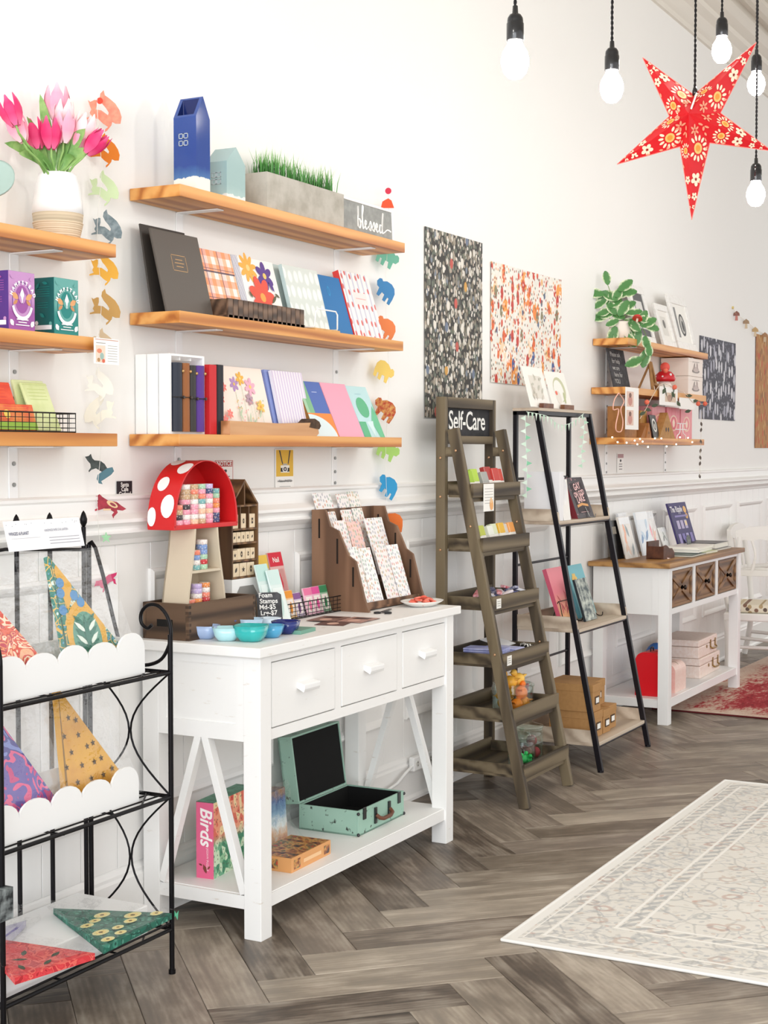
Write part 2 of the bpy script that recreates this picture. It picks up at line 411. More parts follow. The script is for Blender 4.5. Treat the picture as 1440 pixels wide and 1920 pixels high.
# ---- top shelf: house vases
def glaze_fn(top, low, white, z1, z2):
    def fn(t):
        z = t.sep(t.co())[2]
        n_ = t.math('MULTIPLY', t.math('SUBTRACT', t.noise(t.co(), 40, 2)[0], 0.5), 0.02)
        z = t.math('ADD', z, n_)
        f = t.math('DIVIDE', z, 0.30)
        return t.ramp(f, [(0.0, white), (z1 / .30, white), (z1 / .30 + .006, low), (z2 / .30, top), (1.0, top)])
    return fn
def house(name, label, loc, wx, dy, he, hr, m, m_in, opening, win):
    t = thing(name, label, 'vase', loc, group=None)
    b = B()
    prof = [(0, 0), (wx, 0), (wx, he), (wx * .5, hr), (0, he)]
    # walls: gable ends at y=0 (front) and y=dy, sides, roof slopes with or without an opening
    b.add([(x, 0, z) for x, z in prof], [(0, 1, 2, 3, 4)])
    b.add([(x, dy, z) for x, z in prof], [(4, 3, 2, 1, 0)])
    b.add([(0, 0, 0), (0, dy, 0), (0, dy, he), (0, 0, he)], [(3, 2, 1, 0)]); b.add([(wx, 0, 0), (wx, dy, 0), (wx, dy, he), (wx, 0, he)], [(0, 1, 2, 3)])
    b.add([(wx, 0, he), (wx, dy, he), (wx * .5, dy, hr), (wx * .5, 0, hr)], [(0, 1, 2, 3)])
    b.add([(0, 0, 0), (wx, 0, 0), (wx, dy, 0), (0, dy, 0)], [(0, 3, 2, 1)])
    A, Bq, Cq, Dq = Vector((0, 0, he)), Vector((0, dy, he)), Vector((wx * .5, dy, hr)), Vector((wx * .5, 0, hr))
    if opening:
        def ip(a, c): return A + (Bq - A) * a + (Dq - A) * c
        I = [ip(.14, .10), ip(.86, .10), ip(.86, .92), ip(.14, .92)]
        O = [A, Bq, Cq, Dq]
        b.add(O + I, [(0, 4, 5, 1), (1, 5, 6, 2), (2, 6, 7, 3), (3, 7, 4, 0)])
        bt = [Vector((p.x + .004, p.y, .02)) for p in I]
        b.add(I + bt, [(0, 4, 5, 1), (1, 5, 6, 2), (2, 6, 7, 3), (3, 7, 4, 0), (4, 7, 6, 5)], 1)
    else: b.add([A, Bq, Cq, Dq], [(0, 3, 2, 1)])
    b.obj('body', [m, m_in], t, bevel=0.003)
    for (yy, zz, s) in win:       # raised window lattices on the side face
        wb = B()
        for dy_ in (0, 1):
            for dz in (0, 1):
                y0, z0 = yy + dy_ * s * 1.15, zz + dz * s * 1.35
                wb.box(-.0015, .0005, y0, y0 + s, z0, z0 + .0022).box(-.0015, .0005, y0, y0 + s, z0 + s - .0022, z0 + s).box(-.0015, .0005, y0, y0 + .0022, z0, z0 + s).box(-.0015, .0005, y0 + s - .0022, y0 + s, z0, z0 + s)
        wb.obj('window_lattice', mat('silver_glaze', '#c9d3d6', 0.3, 0.4), t)
    return t
M_BLUEG = mat('blue_glaze', rough=0.08, coat=0.6, fn=glaze_fn('#123f8f', '#3f6fa8', '#eeeae2', .038, .075))
M_SAGEG = mat('sage_glaze', rough=0.12, coat=0.5, fn=glaze_fn('#9db9b8', '#a9c4c2', '#eceae4', .014, .04))
house('house_vase', 'tall glossy blue ceramic house vase with an open roof', (3.745, -.175, SZ1), .072, .084, .222, .286, M_BLUEG, mat('deep_blue', '#0b1f5c', 0.2), True, [(.030, .135, .016)])
house('house_vase', 'low sage green ceramic house beside the tall blue one', (3.915, -.170, SZ1), .104, .080, .116, .166, M_SAGEG, M_SAGEG, False, [(.022, .045, .016)])
# ---- concrete planter with grass
M_CONC = mat('concrete', '#bdb8ae', 0.85, mottle=('#a19b8f', 14, .8), bump=(60, 0.2))
pl = thing('grass_planter', 'long grey concrete planter filled with artificial grass', 'planter', (4.155, -.165, SZ1))
pb = B(); w, d, h = .505, .10, .122
pb.box(0, w, 0, .012, 0, h).box(0, w, d - .012, d, 0, h).box(0, .012, .012, d - .012, 0, h).box(w - .012, w, .012, d - .012, 0, h).box(.012, w - .012, .012, d - .012, 0, .02)
pb.obj('trough', M_CONC, pl)
B().box(.013, w - .013, .013, d - .013, .02, h - .015).obj('soil', C('#4a4a2a', .9), pl)
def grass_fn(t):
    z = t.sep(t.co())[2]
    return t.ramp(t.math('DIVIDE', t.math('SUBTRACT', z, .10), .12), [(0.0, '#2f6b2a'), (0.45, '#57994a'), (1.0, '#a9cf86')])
M_GRASS = mat('grass_blade', rough=0.5, fn=grass_fn)
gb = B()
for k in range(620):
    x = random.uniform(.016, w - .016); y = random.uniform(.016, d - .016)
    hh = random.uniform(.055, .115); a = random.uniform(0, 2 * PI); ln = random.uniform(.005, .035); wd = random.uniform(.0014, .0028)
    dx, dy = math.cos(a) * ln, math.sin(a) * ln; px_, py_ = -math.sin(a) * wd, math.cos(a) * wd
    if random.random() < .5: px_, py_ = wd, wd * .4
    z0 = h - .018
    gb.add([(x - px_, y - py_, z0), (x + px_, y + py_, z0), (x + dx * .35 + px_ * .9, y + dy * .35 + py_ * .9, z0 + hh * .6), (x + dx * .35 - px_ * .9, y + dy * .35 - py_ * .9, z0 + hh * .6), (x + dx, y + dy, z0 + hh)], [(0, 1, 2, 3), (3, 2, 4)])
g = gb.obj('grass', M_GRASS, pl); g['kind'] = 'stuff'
# ---- blessed sign
sg = thing('wooden_sign', 'grey sign with a white frame reading blessed in script', 'sign', (4.672, -.150, SZ1), (-.05, 0, 0))
SW = .403
B().box(0, SW, .004, .012, 0, .125).obj('panel', mat('sign_grey', '#8f918e', .7, mottle=('#a9aaa6', 30, .6)), sg)
fb = B(); fb.box(0, SW, 0, .018, 0, .009).box(0, SW, 0, .018, .116, .125).box(0, .009, 0, .018, .009, .116).box(SW - .009, SW, 0, .018, .009, .116); fb.obj('frame', M_WHITE, sg, bevel=.001)
# brush script drawn as strokes
def strokes(parent, lines, m, r, y, name='lettering', sc=1.0, ox=0.0, oz=0.0, plane='XZ'):
    b = B()
    for ln in lines:
        P = [Vector((p[0], p[1], 0)) for p in ln]; pts = []
        for i in range(len(P) - 1):
            p0, p1, p2, p3 = P[max(i - 1, 0)], P[i], P[i + 1], P[min(i + 2, len(P) - 1)]
            for k in range(5):
                t = k / 5.0
                pts.append(0.5 * ((2 * p1) + (p2 - p0) * t + (2 * p0 - 5 * p1 + 4 * p2 - p3) * t * t + (3 * p1 - p0 - 3 * p2 + p3) * t ** 3))
        pts.append(P[-1])
        # flat ribbon, thicker on down strokes
        vs = []; n = len(pts)
        for i, p in enumerate(pts):
            d = (pts[min(i + 1, n - 1)] - pts[max(i - 1, 0)]); d = d.normalized() if d.length > 1e-9 else Vector((1, 0, 0))
            wd = r * (0.55 + 0.75 * max(0.0, -d.y)); nn = Vector((-d.y, d.x, 0)) * wd
            for q in (p + nn, p - nn): vs.append((ox + q.x * sc, y, oz + q.y * sc))
        b.add(vs, [(2 * i, 2 * i + 1, 2 * i + 3, 2 * i + 2) for i in range(n - 1)])
    return b.obj(name, m, parent)
def E_(x): return [(x, .35), (x + .25, .5), (x + .3, .75), (x + .12, .8), (x + .05, .4), (x + .25, .05), (x + .55, .35)]
def S_(x): return [(x - .1, .2), (x + .18, .85), (x + .32, .45), (x + .2, .05), (x - .05, .12), (x + .3, .15), (x + .5, .4)]
bl = [[(0, 1.1), (.1, 2.0), (.02, .9), (0, .1), (.05, .7), (.3, .8), (.42, .4), (.25, .02), (.02, .15)], [(.42, .35), (.7, 1.0), (.95, 1.95), (.8, 2.05), (.7, 1.0), (.78, .05), (1.05, .3)],
      E_(1.05), S_(1.75), S_(2.3), E_(2.8), [(3.75, .75), (3.5, .75), (3.4, .3), (3.55, .05), (3.78, .4), (4.05, 2.0), (3.85, .8), (3.85, .1), (4.2, .2), (4.7, .5), (5.3, .4)]]
strokes(sg, [[(x * 1.22, z) for x, z in l] for l in bl], C('#fbfbf8'), .11, .0032, sc=.040, ox=.128, oz=.026)

# ---- second shelf
BK = '#3c3733'
yb = -.14
r, w, h = book('menu_folder', 'black folder half hidden behind the other black folder', 'folder', 3.642, 3.87, -.085, SZ2, .272, .045, .006, BK, 'black folders', pages=False)
r, w, h = book('menu_folder', 'large charcoal folder with a small gold title plate on its cover', 'folder', 3.648, 3.892, -.135, SZ2, .262, .062, .008, mat('charcoal_leather', '#57504a', .5, bump=(300, .15)), 'black folders', pages=False)
gold = mat('gold_print', '#c9a06a', .4, .6)
fx, fz = w * .47, h * .62
pts = []
b = B()
for (a, bb, c, d) in ((-.036, .036, .024, .0255), (-.036, .036, -.0255, -.024), (-.0375, -.036, -.022, .022), (.036, .0375, -.022, .022), (-.018, .018, .010, .012), (-.024, .024, -.001, .001), (-.018, .018, -.012, -.010)):
    b.add([(fx + a, -.0009, fz + c), (fx + bb, -.0009, fz + c), (fx + bb, -.0009, fz + d), (fx + a, -.0009, fz + d)], [(0, 1, 2, 3)])
b.obj('title_plate', gold, r)
def plaid_fn(t):
    s = t.sep(t.co()); x, z = s[0], s[2]
    def band(v, per, wd, ph=0.0): return t.math('LESS_THAN', t.math('FRACT', t.math('ADD', t.math('DIVIDE', v, per), ph)), wd)
    c = t.mix(t.math('MULTIPLY', band(x, .043, .5), .62), '#fdf3ea', '#f2994a')
    c = t.mix(t.math('MULTIPLY', band(z, .050, .48), .62), c, '#ee8440')
    c = t.mix(t.math('MULTIPLY', band(x, .086, .28, .3), .40), c, '#f2a0a0')
    c = t.mix(t.math('MULTIPLY', band(z, .098, .06, .52), .9), c, '#3a3552')
    c = t.mix(t.math('MULTIPLY', band(x, .081, .05, .2), .8), c, '#5a4a5c')
    return t.mix(t.math('MULTIPLY', band(z, .098, .03, .40), .7), c, '#6a4c5c')
M_PLAID = mat('plaid_print', rough=.6, fn=plaid_fn)
r, w, h = book('notebook', 'orange plaid notebook standing in the ridged wooden tray', 'notebook', 3.862, 4.088, -.122, SZ2 + .012, .222, .06, .014, M_PLAID, 'notebooks on the second shelf')
def spiralfn(t):
    s = t.sep(t.co())
    return t.mix(t.math('LESS_THAN', t.math('FRACT', t.math('DIVIDE', s[0], .008)), .45), '#e9e6ea', '#8d8fa6')
r, w, h = book('notebook', 'white notebook with big red, purple and yellow flowers', 'notebook', 4.092, 4.345, -.122, SZ2 + .012, .222, .06, .014, '#faf4ee', 'notebooks on the second shelf')
sh = [(rect(.0, .035, 0, h), mat('stripe_band', rough=.6, fn=spiralfn))]
sh += flower(.085, .185, .052, '#f2b04c', '#f6cf86', 9, .2, .30) + flower(.178, .165, .050, '#5a3a8c', '#e9c76a', 6, .5, .44) + flower(.135, .085, .075, '#e2513e', '#f0a24a', 7, .1, .44)
sh += [(leafp(.205, .085, .05, .012, .7), '#5d5a3c'), (leafp(.23, .10, .03, .009, -.5), '#5d5a3c'), (leafp(.062, .09, .03, .01, 2.2), '#5d5a3c'), (rect(.19, .25, 0.01, .055), '#f2bcd0'), (leafp(.205, .13, .045, .016, -1.0), '#5a3a8c')]
decal(r, sh)
def ridged():
    t = thing('book_tray', 'dark wooden tray with ridged front holding two notebooks', 'tray', (3.905, -.180, SZ2))
    md = mat('dark_walnut', rough=.5, fn=wood_fn('#3a2a20', '#5b4434', '#775c48', 'X', 120, 30, 2.0))
    B().box(0, .462, 0, .125, 0, .010).obj('base', md, t)
    B().box(0, .462, .008, .018, .010, .060).box(0, .010, .018, .125, .01, .060).box(.452, .462, .018, .125, .01, .060).obj('rim', md, t)
    for k in range(16):
        x = .002 + k * .0287
        B().box(x, x + .0255, 0, .010, .0, .062).obj('rib', md, t, bevel=.002)
ridged()
r, w, h = book('notebook', 'pale sage notebook tucked behind the patterned one', 'notebook', 4.355, 4.58, -.105, SZ2, .232, .055, .012, '#c3d3d0', 'notebooks on the second shelf')
def moths_fn(t):
    v = t.vor2(t.mp(t.xz(t.co()), (28, 17, 1)), 1.0, rnd=.25)
    return t.mix(t.ramp(v[0], [(.30, 1.0), (.42, 0.0)]), '#d5dcd6', '#eef2ee')
r, w, h = book('notebook', 'pale grey-green patterned notebook in a white wire stand', 'notebook', 4.365, 4.60, -.142, SZ2 + .012, .218, .055, .014, mat('moth_print', rough=.6, fn=moths_fn), 'notebooks on the second shelf', spine='#b7cbca')
B().box(0, .17, 0, .10, 0, .007).obj('display_board', mat('light_wood', '#d9a868', .5, mottle=('#c28f50', 25, .6)), None, (4.43, -.184, SZ2), bevel=.001)
tag(bpy.data.objects['display_board'], 'thin pale wooden board under the white wire stand', 'board')
ws = thing('wire_stand', 'white wire book stand with rounded front loop', 'stand', (4.43, -.178, SZ2 + .007))
B().tube([(0, .07, .003), (0, .004, .003), (.004, 0, .006), (.008, -.002, .055), (.02, -.002, .066), (.145, -.002, .066), (.157, -.002, .055), (.16, 0, .006), (.165, .004, .003), (.165, .07, .003)], .0028, 6).obj('front_loop', M_WHITE, ws)
B().tube([(0, .07, .003), (0, .086, .05), (.02, .092, .09), (.14, .092, .09), (.165, .086, .05), (.165, .07, .003)], .0028, 6).obj('back_loop', M_WHITE, ws)
r, w, h = book('notebook', 'bright blue notebook with a tiny embossed emblem', 'notebook', 4.605, 4.800, -.128, SZ2, .228, .065, .008, '#1b72b2', 'notebooks on the second shelf')
decal(r, [(disc(w * .47, h * .74, .010, .020, 12), '#1f8cc4'), (disc(w * .47, h * .74, .006, .013, 10), '#1b72b2')])
def sprigs_fn(t):
    s = t.sep(t.co())
    st = t.math('LESS_THAN', t.math('ABSOLUTE', t.math('SUBTRACT', t.math('FRACT', t.math('DIVIDE', s[0], .036)), .5)), .16)
    c = t.mix(t.math('MULTIPLY', st, .7), '#f6f1ef', '#b9bdd6')
    v = t.vor2(t.mp(t.xz(t.co()), (27.7, 17, 1)), 1.0, rnd=.45)
    return t.mix(t.ramp(v[0], [(.16, 1.0), (.22, 0.0)]), c, '#d8706c')
r, w, h = book('notebook', 'white sprig-patterned notebook with a bright red spine', 'notebook', 4.805, 5.030, -.132, SZ2, .262, .075, .026, mat('sprig_print', rough=.6, fn=sprigs_fn), 'notebooks on the second shelf', spine='#e0413c')
decal(r, [(rect(w * .3, w * .75, h * .52, h * .70), '#f3e6e4'), (rect(w * .36, w * .7, h * .60, h * .615), '#e5b9b5')])

# ---- third shelf
rk = thing('book_rack', 'white slatted book rack holding four leather journals', 'rack', (3.662, -.135, SZ3))
for k in range(3):
    B().box(0, .010, .003 + k * .044, .044 + k * .044, 0, .243).obj('side_panel', M_WHITE, rk, bevel=.0015)
B().box(.172, .182, .003, .132, 0, .243).obj('side_panel', M_WHITE, rk, bevel=.0015)
B().box(.010, .172, .122, .132, 0, .243).obj('back_panel', M_WHITE, rk)
B().box(.010, .172, .003, .122, 0, .008).obj('base', M_WHITE, rk)
for xx in (.06, .115):
    B().box(xx, xx + .005, .01, .122, .225, .243).obj('divider', M_WHITE, rk)
B().box(.01, .172, .003, .010, .236, .243).obj('top_rail', M_WHITE, rk)
def journal(label, x, wd, col, h=.208, y=-.148):
    m = mat('leather_' + col.lstrip('#'), col, .55, bump=(200, .2))
    t = thing('leather_journal', label, 'journal', (x, y, SZ3 + .008), group='journals standing on the third shelf')
    B().prism([(wd * .5 + (wd * .5) * math.cos(a), .012 - .012 * math.sin(a)) for a in [PI * k / 8 for k in range(9)]] + [(0, .10), (wd, .10)], 0, h, 'XY').obj('cover', m, t, bevel=.001)
    B().box(-.0004, wd + .0004, -.0012, .05, h * .5 - .0012, h * .5 + .0012).obj('elastic_cord', C('#2a2522', .8), t)
    B().cyl((wd * .8, -.001, h * .5), (wd * .8, -.006, h * .5), .0045, n=8).obj('cord_bead', C('#3a2f28', .4), t)
    B().ball((wd * .9, .002, h * .88), .005, n=8, m=6).obj('stud', gold, t)
journal('dark navy leather journal with an elastic cord', 3.6745, .040, '#262b38')
journal('tan brown leather journal between two dark ones', 3.7165, .036, '#94592c')
journal('dark grey leather journal beside the purple one', 3.7545, .030, '#33302f', .203)
journal('purple leather journal at the end of the white rack', 3.7865, .044, '#55308a', .204)
r, w, h = book('notebook', 'narrow bright red book spine beside the purple journal', 'book', 3.846, 3.884, -.150, SZ3, .218, .0, .13, '#c81d25', pages=False)
r, w, h = book('notebook', 'narrow black book spine beside the red one', 'book', 3.888, 3.922, -.150, SZ3, .220, .0, .13, '#17171f', pages=False)
decal(r, [(rect(.008, .0095, 0.002, h - .002), '#3c3c4c'), (rect(.024, .0255, .002, h - .002), '#3c3c4c')])
r, w, h = book('notebook', 'cream notebook with pastel wildflowers', 'notebook', 3.955, 4.275, -.115, SZ3 + .008, .225, .055, .012, '#faebdf', 'notebooks on the third shelf')
sh = []
for (fx, fz, fr, c1, c2) in ((.135, .165, .026, '#b58fc4', '#e8c15c'), (.175, .185, .024, '#f0b748', '#f6d98a'), (.225, .158, .032, '#f2b3c8', '#f0d070'), (.205, .115, .022, '#b99aa8', '#8f7086'), (.262, .090, .024, '#f3c860', '#e59a3c')):
    sh += flower(fx, fz, fr, c1, c2, 6)
    sh += [(rect(fx - .0008, fx + .0008, .02, fz - fr), '#a9bfa0')]
for k in range(26): sh.append((disc(random.uniform(.11, .28), random.uniform(.03, .12), .0035, .0025, 8, random.random() * 3), random.choice(['#9cb694', '#c9a3c9', '#f2a0a0', '#e8c070'])))
for k in range(7): sh.append((leafp(random.uniform(.12, .25), random.uniform(.02, .07), .04, .008, random.uniform(.8, 2.2)), '#b9cdae'))
for (a, c) in ((.03, .19), (.03, .11), (.055, .15), (.06, .06), (.025, .04)): sh += flower(a, c, .017, '#f27d72', '#f2a0a0', 6)
decal(r, sh)
hd = thing('log_holder', 'live-edge wooden notebook holder with bark at its end', 'holder', (3.905, -.185, SZ3))
B().prism([(0, 0), (.53, 0), (.545, .010), (.54, .030), (.50, .046), (.30, .040), (0, .044)], 0, .05, 'XZ').obj('log', mat('log_wood', rough=.6, fn=wood_fn('#8a5a33', '#b98355', '#d3a377', 'X', 80, 18, 5.0)), hd, bevel=.002)
B().prism([(.48, .030), (.545, .024), (.556, .036), (.545, .050), (.515, .060), (.49, .046)], -.002, .052, 'XZ').obj('bark', mat('bark', '#5a4534', .9, mottle=('#3a2c22', 40, .9), bump=(60, .6)), hd)
def stripes_fn(c1, c2, per):
    def fn(t):
        s = t.sep(t.co()); return t.mix(t.math('LESS_THAN', t.math('FRACT', t.math('DIVIDE', s[0], per)), .5), c1, c2)
    return fn
book('notebook', 'lavender notebook, rearmost of the three striped ones', 'notebook', 4.268, 4.42, -.085, SZ3 + .008, .224, .05, .012, '#cdbfe2', 'notebooks on the third shelf')
book('notebook', 'periwinkle notebook behind the lilac striped one', 'notebook', 4.300, 4.47, -.105, SZ3 + .008, .224, .05, .012, '#8fa0dc', 'notebooks on the third shelf')
book('notebook', 'white notebook with fine lilac vertical stripes', 'notebook', 4.318, 4.515, -.124, SZ3 + .008, .222, .05, .012, mat('lilac_stripes', rough=.6, fn=stripes_fn('#f3eef5', '#d9cde6', .017)), 'notebooks on the third shelf')
r, w, h = book('notebook', 'notebook with green, blue, orange and pale geometric blocks', 'notebook', 4.487, 4.648, -.152, SZ3, .214, .085, .012, '#4f6db8', 'notebooks on the third shelf', spine='#8a5a1c')
q = [(w * .95 * math.cos(a), h * .40 * math.sin(a)) for a in [PI / 2 * k / 10 for k in range(11)]]
decal(r, [(rect(0, w * .33, 0, h), '#7fb98c'), (rect(.0, w * .12, 0, h), '#a7cfae'), (rect(0, w, 0, h * .42), '#ee8c3c'), ([(0, 0)] + q, '#dcecf0'), (rect(w * .5, w * .72, h * .80, h * .812), '#c6d2ee')])
r, w, h = book('notebook', 'plain light pink notebook between two geometric ones', 'notebook', 4.652, 4.835, -.152, SZ3, .214, .085, .014, '#f2a9c0', 'notebooks on the third shelf', spine='#e79ab4')
r, w, h = book('notebook', 'pale blue notebook with green circle and leaf shapes', 'notebook', 4.838, 4.995, -.152, SZ3, .210, .085, .012, '#bfe3e6', 'notebooks on the third shelf')
decal(r, [(disc(w * .45, h * .58, .042, .042, 20), '#5fb88a'), ([(0, 0), (w * .9, 0), (w * .92, h * .3), (w, h * .72), (w, 0)], '#5fb88a'), ([(w * .62, h * .30), (w * .78, 0.0), (w * .95, 0), (w, h * .28), (w * .92, h * .62)], '#6cc296'), ([(w * .38, h * .30), (w * .55, 0), (w * .70, h * .32)], '#d6eef0'), (rect(0, w * .32, 0, h * .3), '#5fb88a'), (rect(w * .3, w * .6, h * .84, h * .85), '#9cc8d2')])

# ------------------------------------------------------------------ small signs on the wall
def card(name, label, cat, px0, py0, px1, py1, y=-.003, col='#fbfaf6', t=.0015):
    a = W(px0, py1, y); c = W(px1, py0, y)
    z0 = W((px0 + px1) / 2, py1, y).z; z1 = W((px0 + px1) / 2, py0, y).z
    o = B().box(0, c.x - a.x, -t, 0, 0, z1 - z0).obj(name, C(col) if isinstance(col, str) else col, None, (a.x, y, z0))
    tag(o, label, cat); return o, c.x - a.x, z1 - z0, -t
o, w, h, y = card('notice_sign', 'small red and white notice sign above the mushroom shelf', 'sign', 401, 862, 437, 908)
decal(o, [(rect(.003, w - .003, .002, h - .002), '#b5423f'), (rect(.006, w - .006, .004, h - .004), '#f6f2ee'), (rect(.008, w - .008, h * .72, h * .93), '#b5423f'), (disc(w * .5, h * .5, .018, .007, 12, .3), '#3a3331'), (rect(w * .15, w * .6, h * .52, h * .56), '#3a3331'), (rect(w * .2, w * .8, h * .3, h * .33), '#6a5a58'), (rect(w * .2, w * .8, h * .2, h * .23), '#6a5a58')], y=y - .0004)
text(o, 'NOTICE', .019, (w * .5, y - .0016, h * .765), '#f6f2ee', bold=.0004, align='CENTER', sx=1.25)
o, w, h, y = card('camera_card', 'yellow camera picture card with caption under the middle shelves', 'card', 516, 842, 550, 922)
decal(o, [(rect(.004, w - .004, h * .36, h - .003), '#e6b93c'), ([(w * .18, h * .97), (w * .25, h * .97), (w * .40, h * .66), (w * .36, h * .64)], '#3a3540'), ([(w * .82, h * .97), (w * .75, h * .97), (w * .66, h * .66), (w * .70, h * .64)], '#3a3540'), (rect(w * .27, w * .75, h * .45, h * .62), '#f2efe6'), (rect(w * .27, w * .75, h * .47, h * .56), '#2a2a30'), (disc(w * .51, h * .53, w * .15, h * .075, 16), '#f2efe6'), (disc(w * .51, h * .53, w * .10, h * .05, 16), '#3a3540'), (disc(w * .51, h * .53, w * .05, h * .025, 12), '#c9c4bc'), (rect(w * .4, w * .62, h * .62, h * .66), '#b9b4ac'), (rect(w * .1, w * .9, h * .24, h * .26), '#6a6a6a'), (rect(w * .2, w * .8, h * .12, h * .13), '#a0a0a0')], y=y - .0004)
text(o, 'Take a PHOTO', .013, (w * .5, y - .003, h * .225), '#4a4a4a', align='CENTER')
o, w, h, y = card('black_tag', 'small black cardboard tag with white lettering beside the fox', 'tag', 219, 902, 247, 934, col='#26252a')
for k, s in enumerate(('Santa', 'Cafe', 'Garland')):
    text(o, s, .018, (w * .5, y - .0006, h * .68 - k * h * .27), '#f0efea', align='CENTER', bold=.0004)
o, w, h, y = card('product_card', 'white product card with a coral picture hanging on the garland', 'card', 176, 635, 222, 683, y=-.205)
decal(o, [(rect(w * .03, w * .97, h * .93, h * .96), '#c9937c'), (rect(w * .06, w * .44, h * .05, h * .72), '#efd3c0'), (disc(w * .2, h * .5, w * .10, h * .09, 12), '#e08a6a'), (disc(w * .3, h * .3, w * .08, h * .14, 12), '#9cb9b0'), (disc(w * .17, h * .15, w * .06, h * .08, 12), '#b58a5c'), (disc(w * .36, h * .12, w * .06, h * .08, 12), '#d9694f')] + [(rect(w * .52, w * .92, h * (.12 + .1 * k), h * (.135 + .1 * k)), '#9a948c') for k in range(7)] + [(rect(w * .06, w * .44, h * .80, h * .82), '#8a847c')], y=y - .0004)

# ================================================================== LEFT SHELVES: vase, tulips, tea
M_CER = mat('vase_glaze', '#f2f2f2', .35)
def ribs_fn(t):
    z = t.sep(t.co())[2]
    f = t.math('FRACT', t.math('DIVIDE', z, .0085))
    return t.mix(t.ramp(f, [(0.0, 0.0), (.35, 1.0), (.8, 1.0), (1.0, 0.0)]), '#c9b497', '#dcc9ae')
vz = thing('ceramic_vase', 'white ceramic vase with a bare ribbed clay foot', 'vase', (3.200, -.100, LZ1))
prof = [(.052, 0), (.064, .006), (.069, .045), (.069, .07), (.067, .10), (.060, .145), (.052, .172), (.050, .180), (.046, .180), (.048, .165), (.055, .12), (.02, .10)]
B().lathe(prof[3:], n=40).obj('glazed_body', M_CER, vz)
rib = [(.048, 0)]
for k in range(8): rib += [(.058 + .0013 * k, .004 + k * .0055), (.0598 + .0013 * k, .0065 + k * .0055), (.058 + .0013 * k, .009 + k * .0055)]
B().lathe(rib + [(.0665, .047), (.069, .07)], n=40).obj('clay_foot', mat('bare_clay', rough=.8, fn=ribs_fn), vz)
def petal_mesh(r, h, flare):
    b = B(); nu, nv = 5, 6; vs = []
    for j in range(nv):
        t = j / (nv - 1)
        for i in range(nu):
            u = i / (nu - 1) * 2 - 1
            wd = 1.05 * math.sin(PI * min(1, .12 + t * .80)) ** .6 * (1 - .15 * t)
            rr = r * (math.sin(PI * (.10 + .62 * t)) ** .8) * (1 + flare * t * t) + .0008 * u * u
            a = u * wd * .62
            vs.append((rr * math.sin(a), -rr * math.cos(a), h * t - h * .16 * t * u * u))
    fs = [(j * nu + i, j * nu + i + 1, (j + 1) * nu + i + 1, (j + 1) * nu + i) for j in range(nv - 1) for i in range(nu - 1)]
    return b.add(vs, fs, 0, True)
def petal_mat(name, base, edge):
    def fn(t):
        z = t.sep(t.co())[2]; st = t.noise(t.mp(t.co(), (90, 90, 8)), 1.0, 2)[0]
        return t.mix(t.math('ADD', t.ramp(t.math('DIVIDE', z, .085), [(0.0, 1.0), (.35, 0.0), (.7, 0.0), (1.0, .7)]), t.math('MULTIPLY', st, .2)), base, edge)
    m = mat(name, rough=.55, fn=fn); return m
PM = {'hot': petal_mat('tulip_hot_pink', '#d81f66', '#f06a98'), 'light': petal_mat('tulip_light_pink', '#f09ab4', '#f9d3d8'), 'pale': petal_mat('tulip_pale_pink', '#f6cdd2', '#fbeee8')}
petal = {k: petal_mesh(.030, .085, .0).mesh('petal', m) for k, m in PM.items()}
M_STEM = mat('tulip_green', '#6a9a4c', .5, mottle=('#a9c97c', 20, .7))
def leaf_blade(b, p0, p1, wd, droop, nrm):
    p0 = Vector(p0); p1 = Vector(p1); n = 8; d = p1 - p0; side = d.cross(Vector(nrm)).normalized(); vs = []
    for i in range(n + 1):
        t = i / n; w_ = wd * math.sin(PI * (.08 + .9 * t)) ** .8 * (1.0 if t < 1 else 0)
        c = p0 + d * t + Vector((0, 0, 1)) * (droop * math.sin(PI * t * .9)) ; fold = Vector(nrm) * (-.25 * w_)
        vs += [c - side * w_, c + fold, c + side * w_]
    fs = []
    for i in range(n): fs += [(3 * i, 3 * i + 1, 3 * i + 4, 3 * i + 3), (3 * i + 1, 3 * i + 2, 3 * i + 5, 3 * i + 4)]
    return b.add(vs, fs, 0, True)
VM = Vector((3.200, -.100, LZ1 + .170))
NRM = -_h
def atv(px, py, off=0.0):     # a spot above the vase, 'off' metres nearer the viewer's side of the vase
    d = _ray(px, py); p0 = VM - _h * off
    return CAMP + d * ((p0 - CAMP).dot(_h) / d.dot(_h))
tul = [(20, 208, 'hot', 'hot pink tulip bending far out at the side of the vase', .17, 1.0, -.35), (64, 252, 'hot', 'hot pink tulip beside the bud in the middle of the bouquet', .05, 1.0, -.25), (96, 250, 'hot', 'hot pink tulip bud at the centre front of the bouquet', .055, 1.02, .0),
       (120, 238, 'light', 'light pink tulip beside the central hot pink bud', .03, 1.08, .05), (107, 192, 'light', 'light pink tulip standing highest in the bouquet', -.02, 1.15, .0), (158, 240, 'pale', 'pale pink tulip leaning towards the coral garland animal', .0, 1.0, .3),
       (180, 268, 'hot', 'hot pink tulip drooping over the orange garland squirrel', .02, .95, .75), (120, 214, 'pale', 'whitish pink tulip below the highest one', .0, .95, .1), (33, 240, 'light', 'light pink tulip low behind the outer hot pink one', .13, .95, -.4), (148, 258, 'light', 'light pink tulip half hidden among the leaves', .0, .85, .3)]
TUL = []
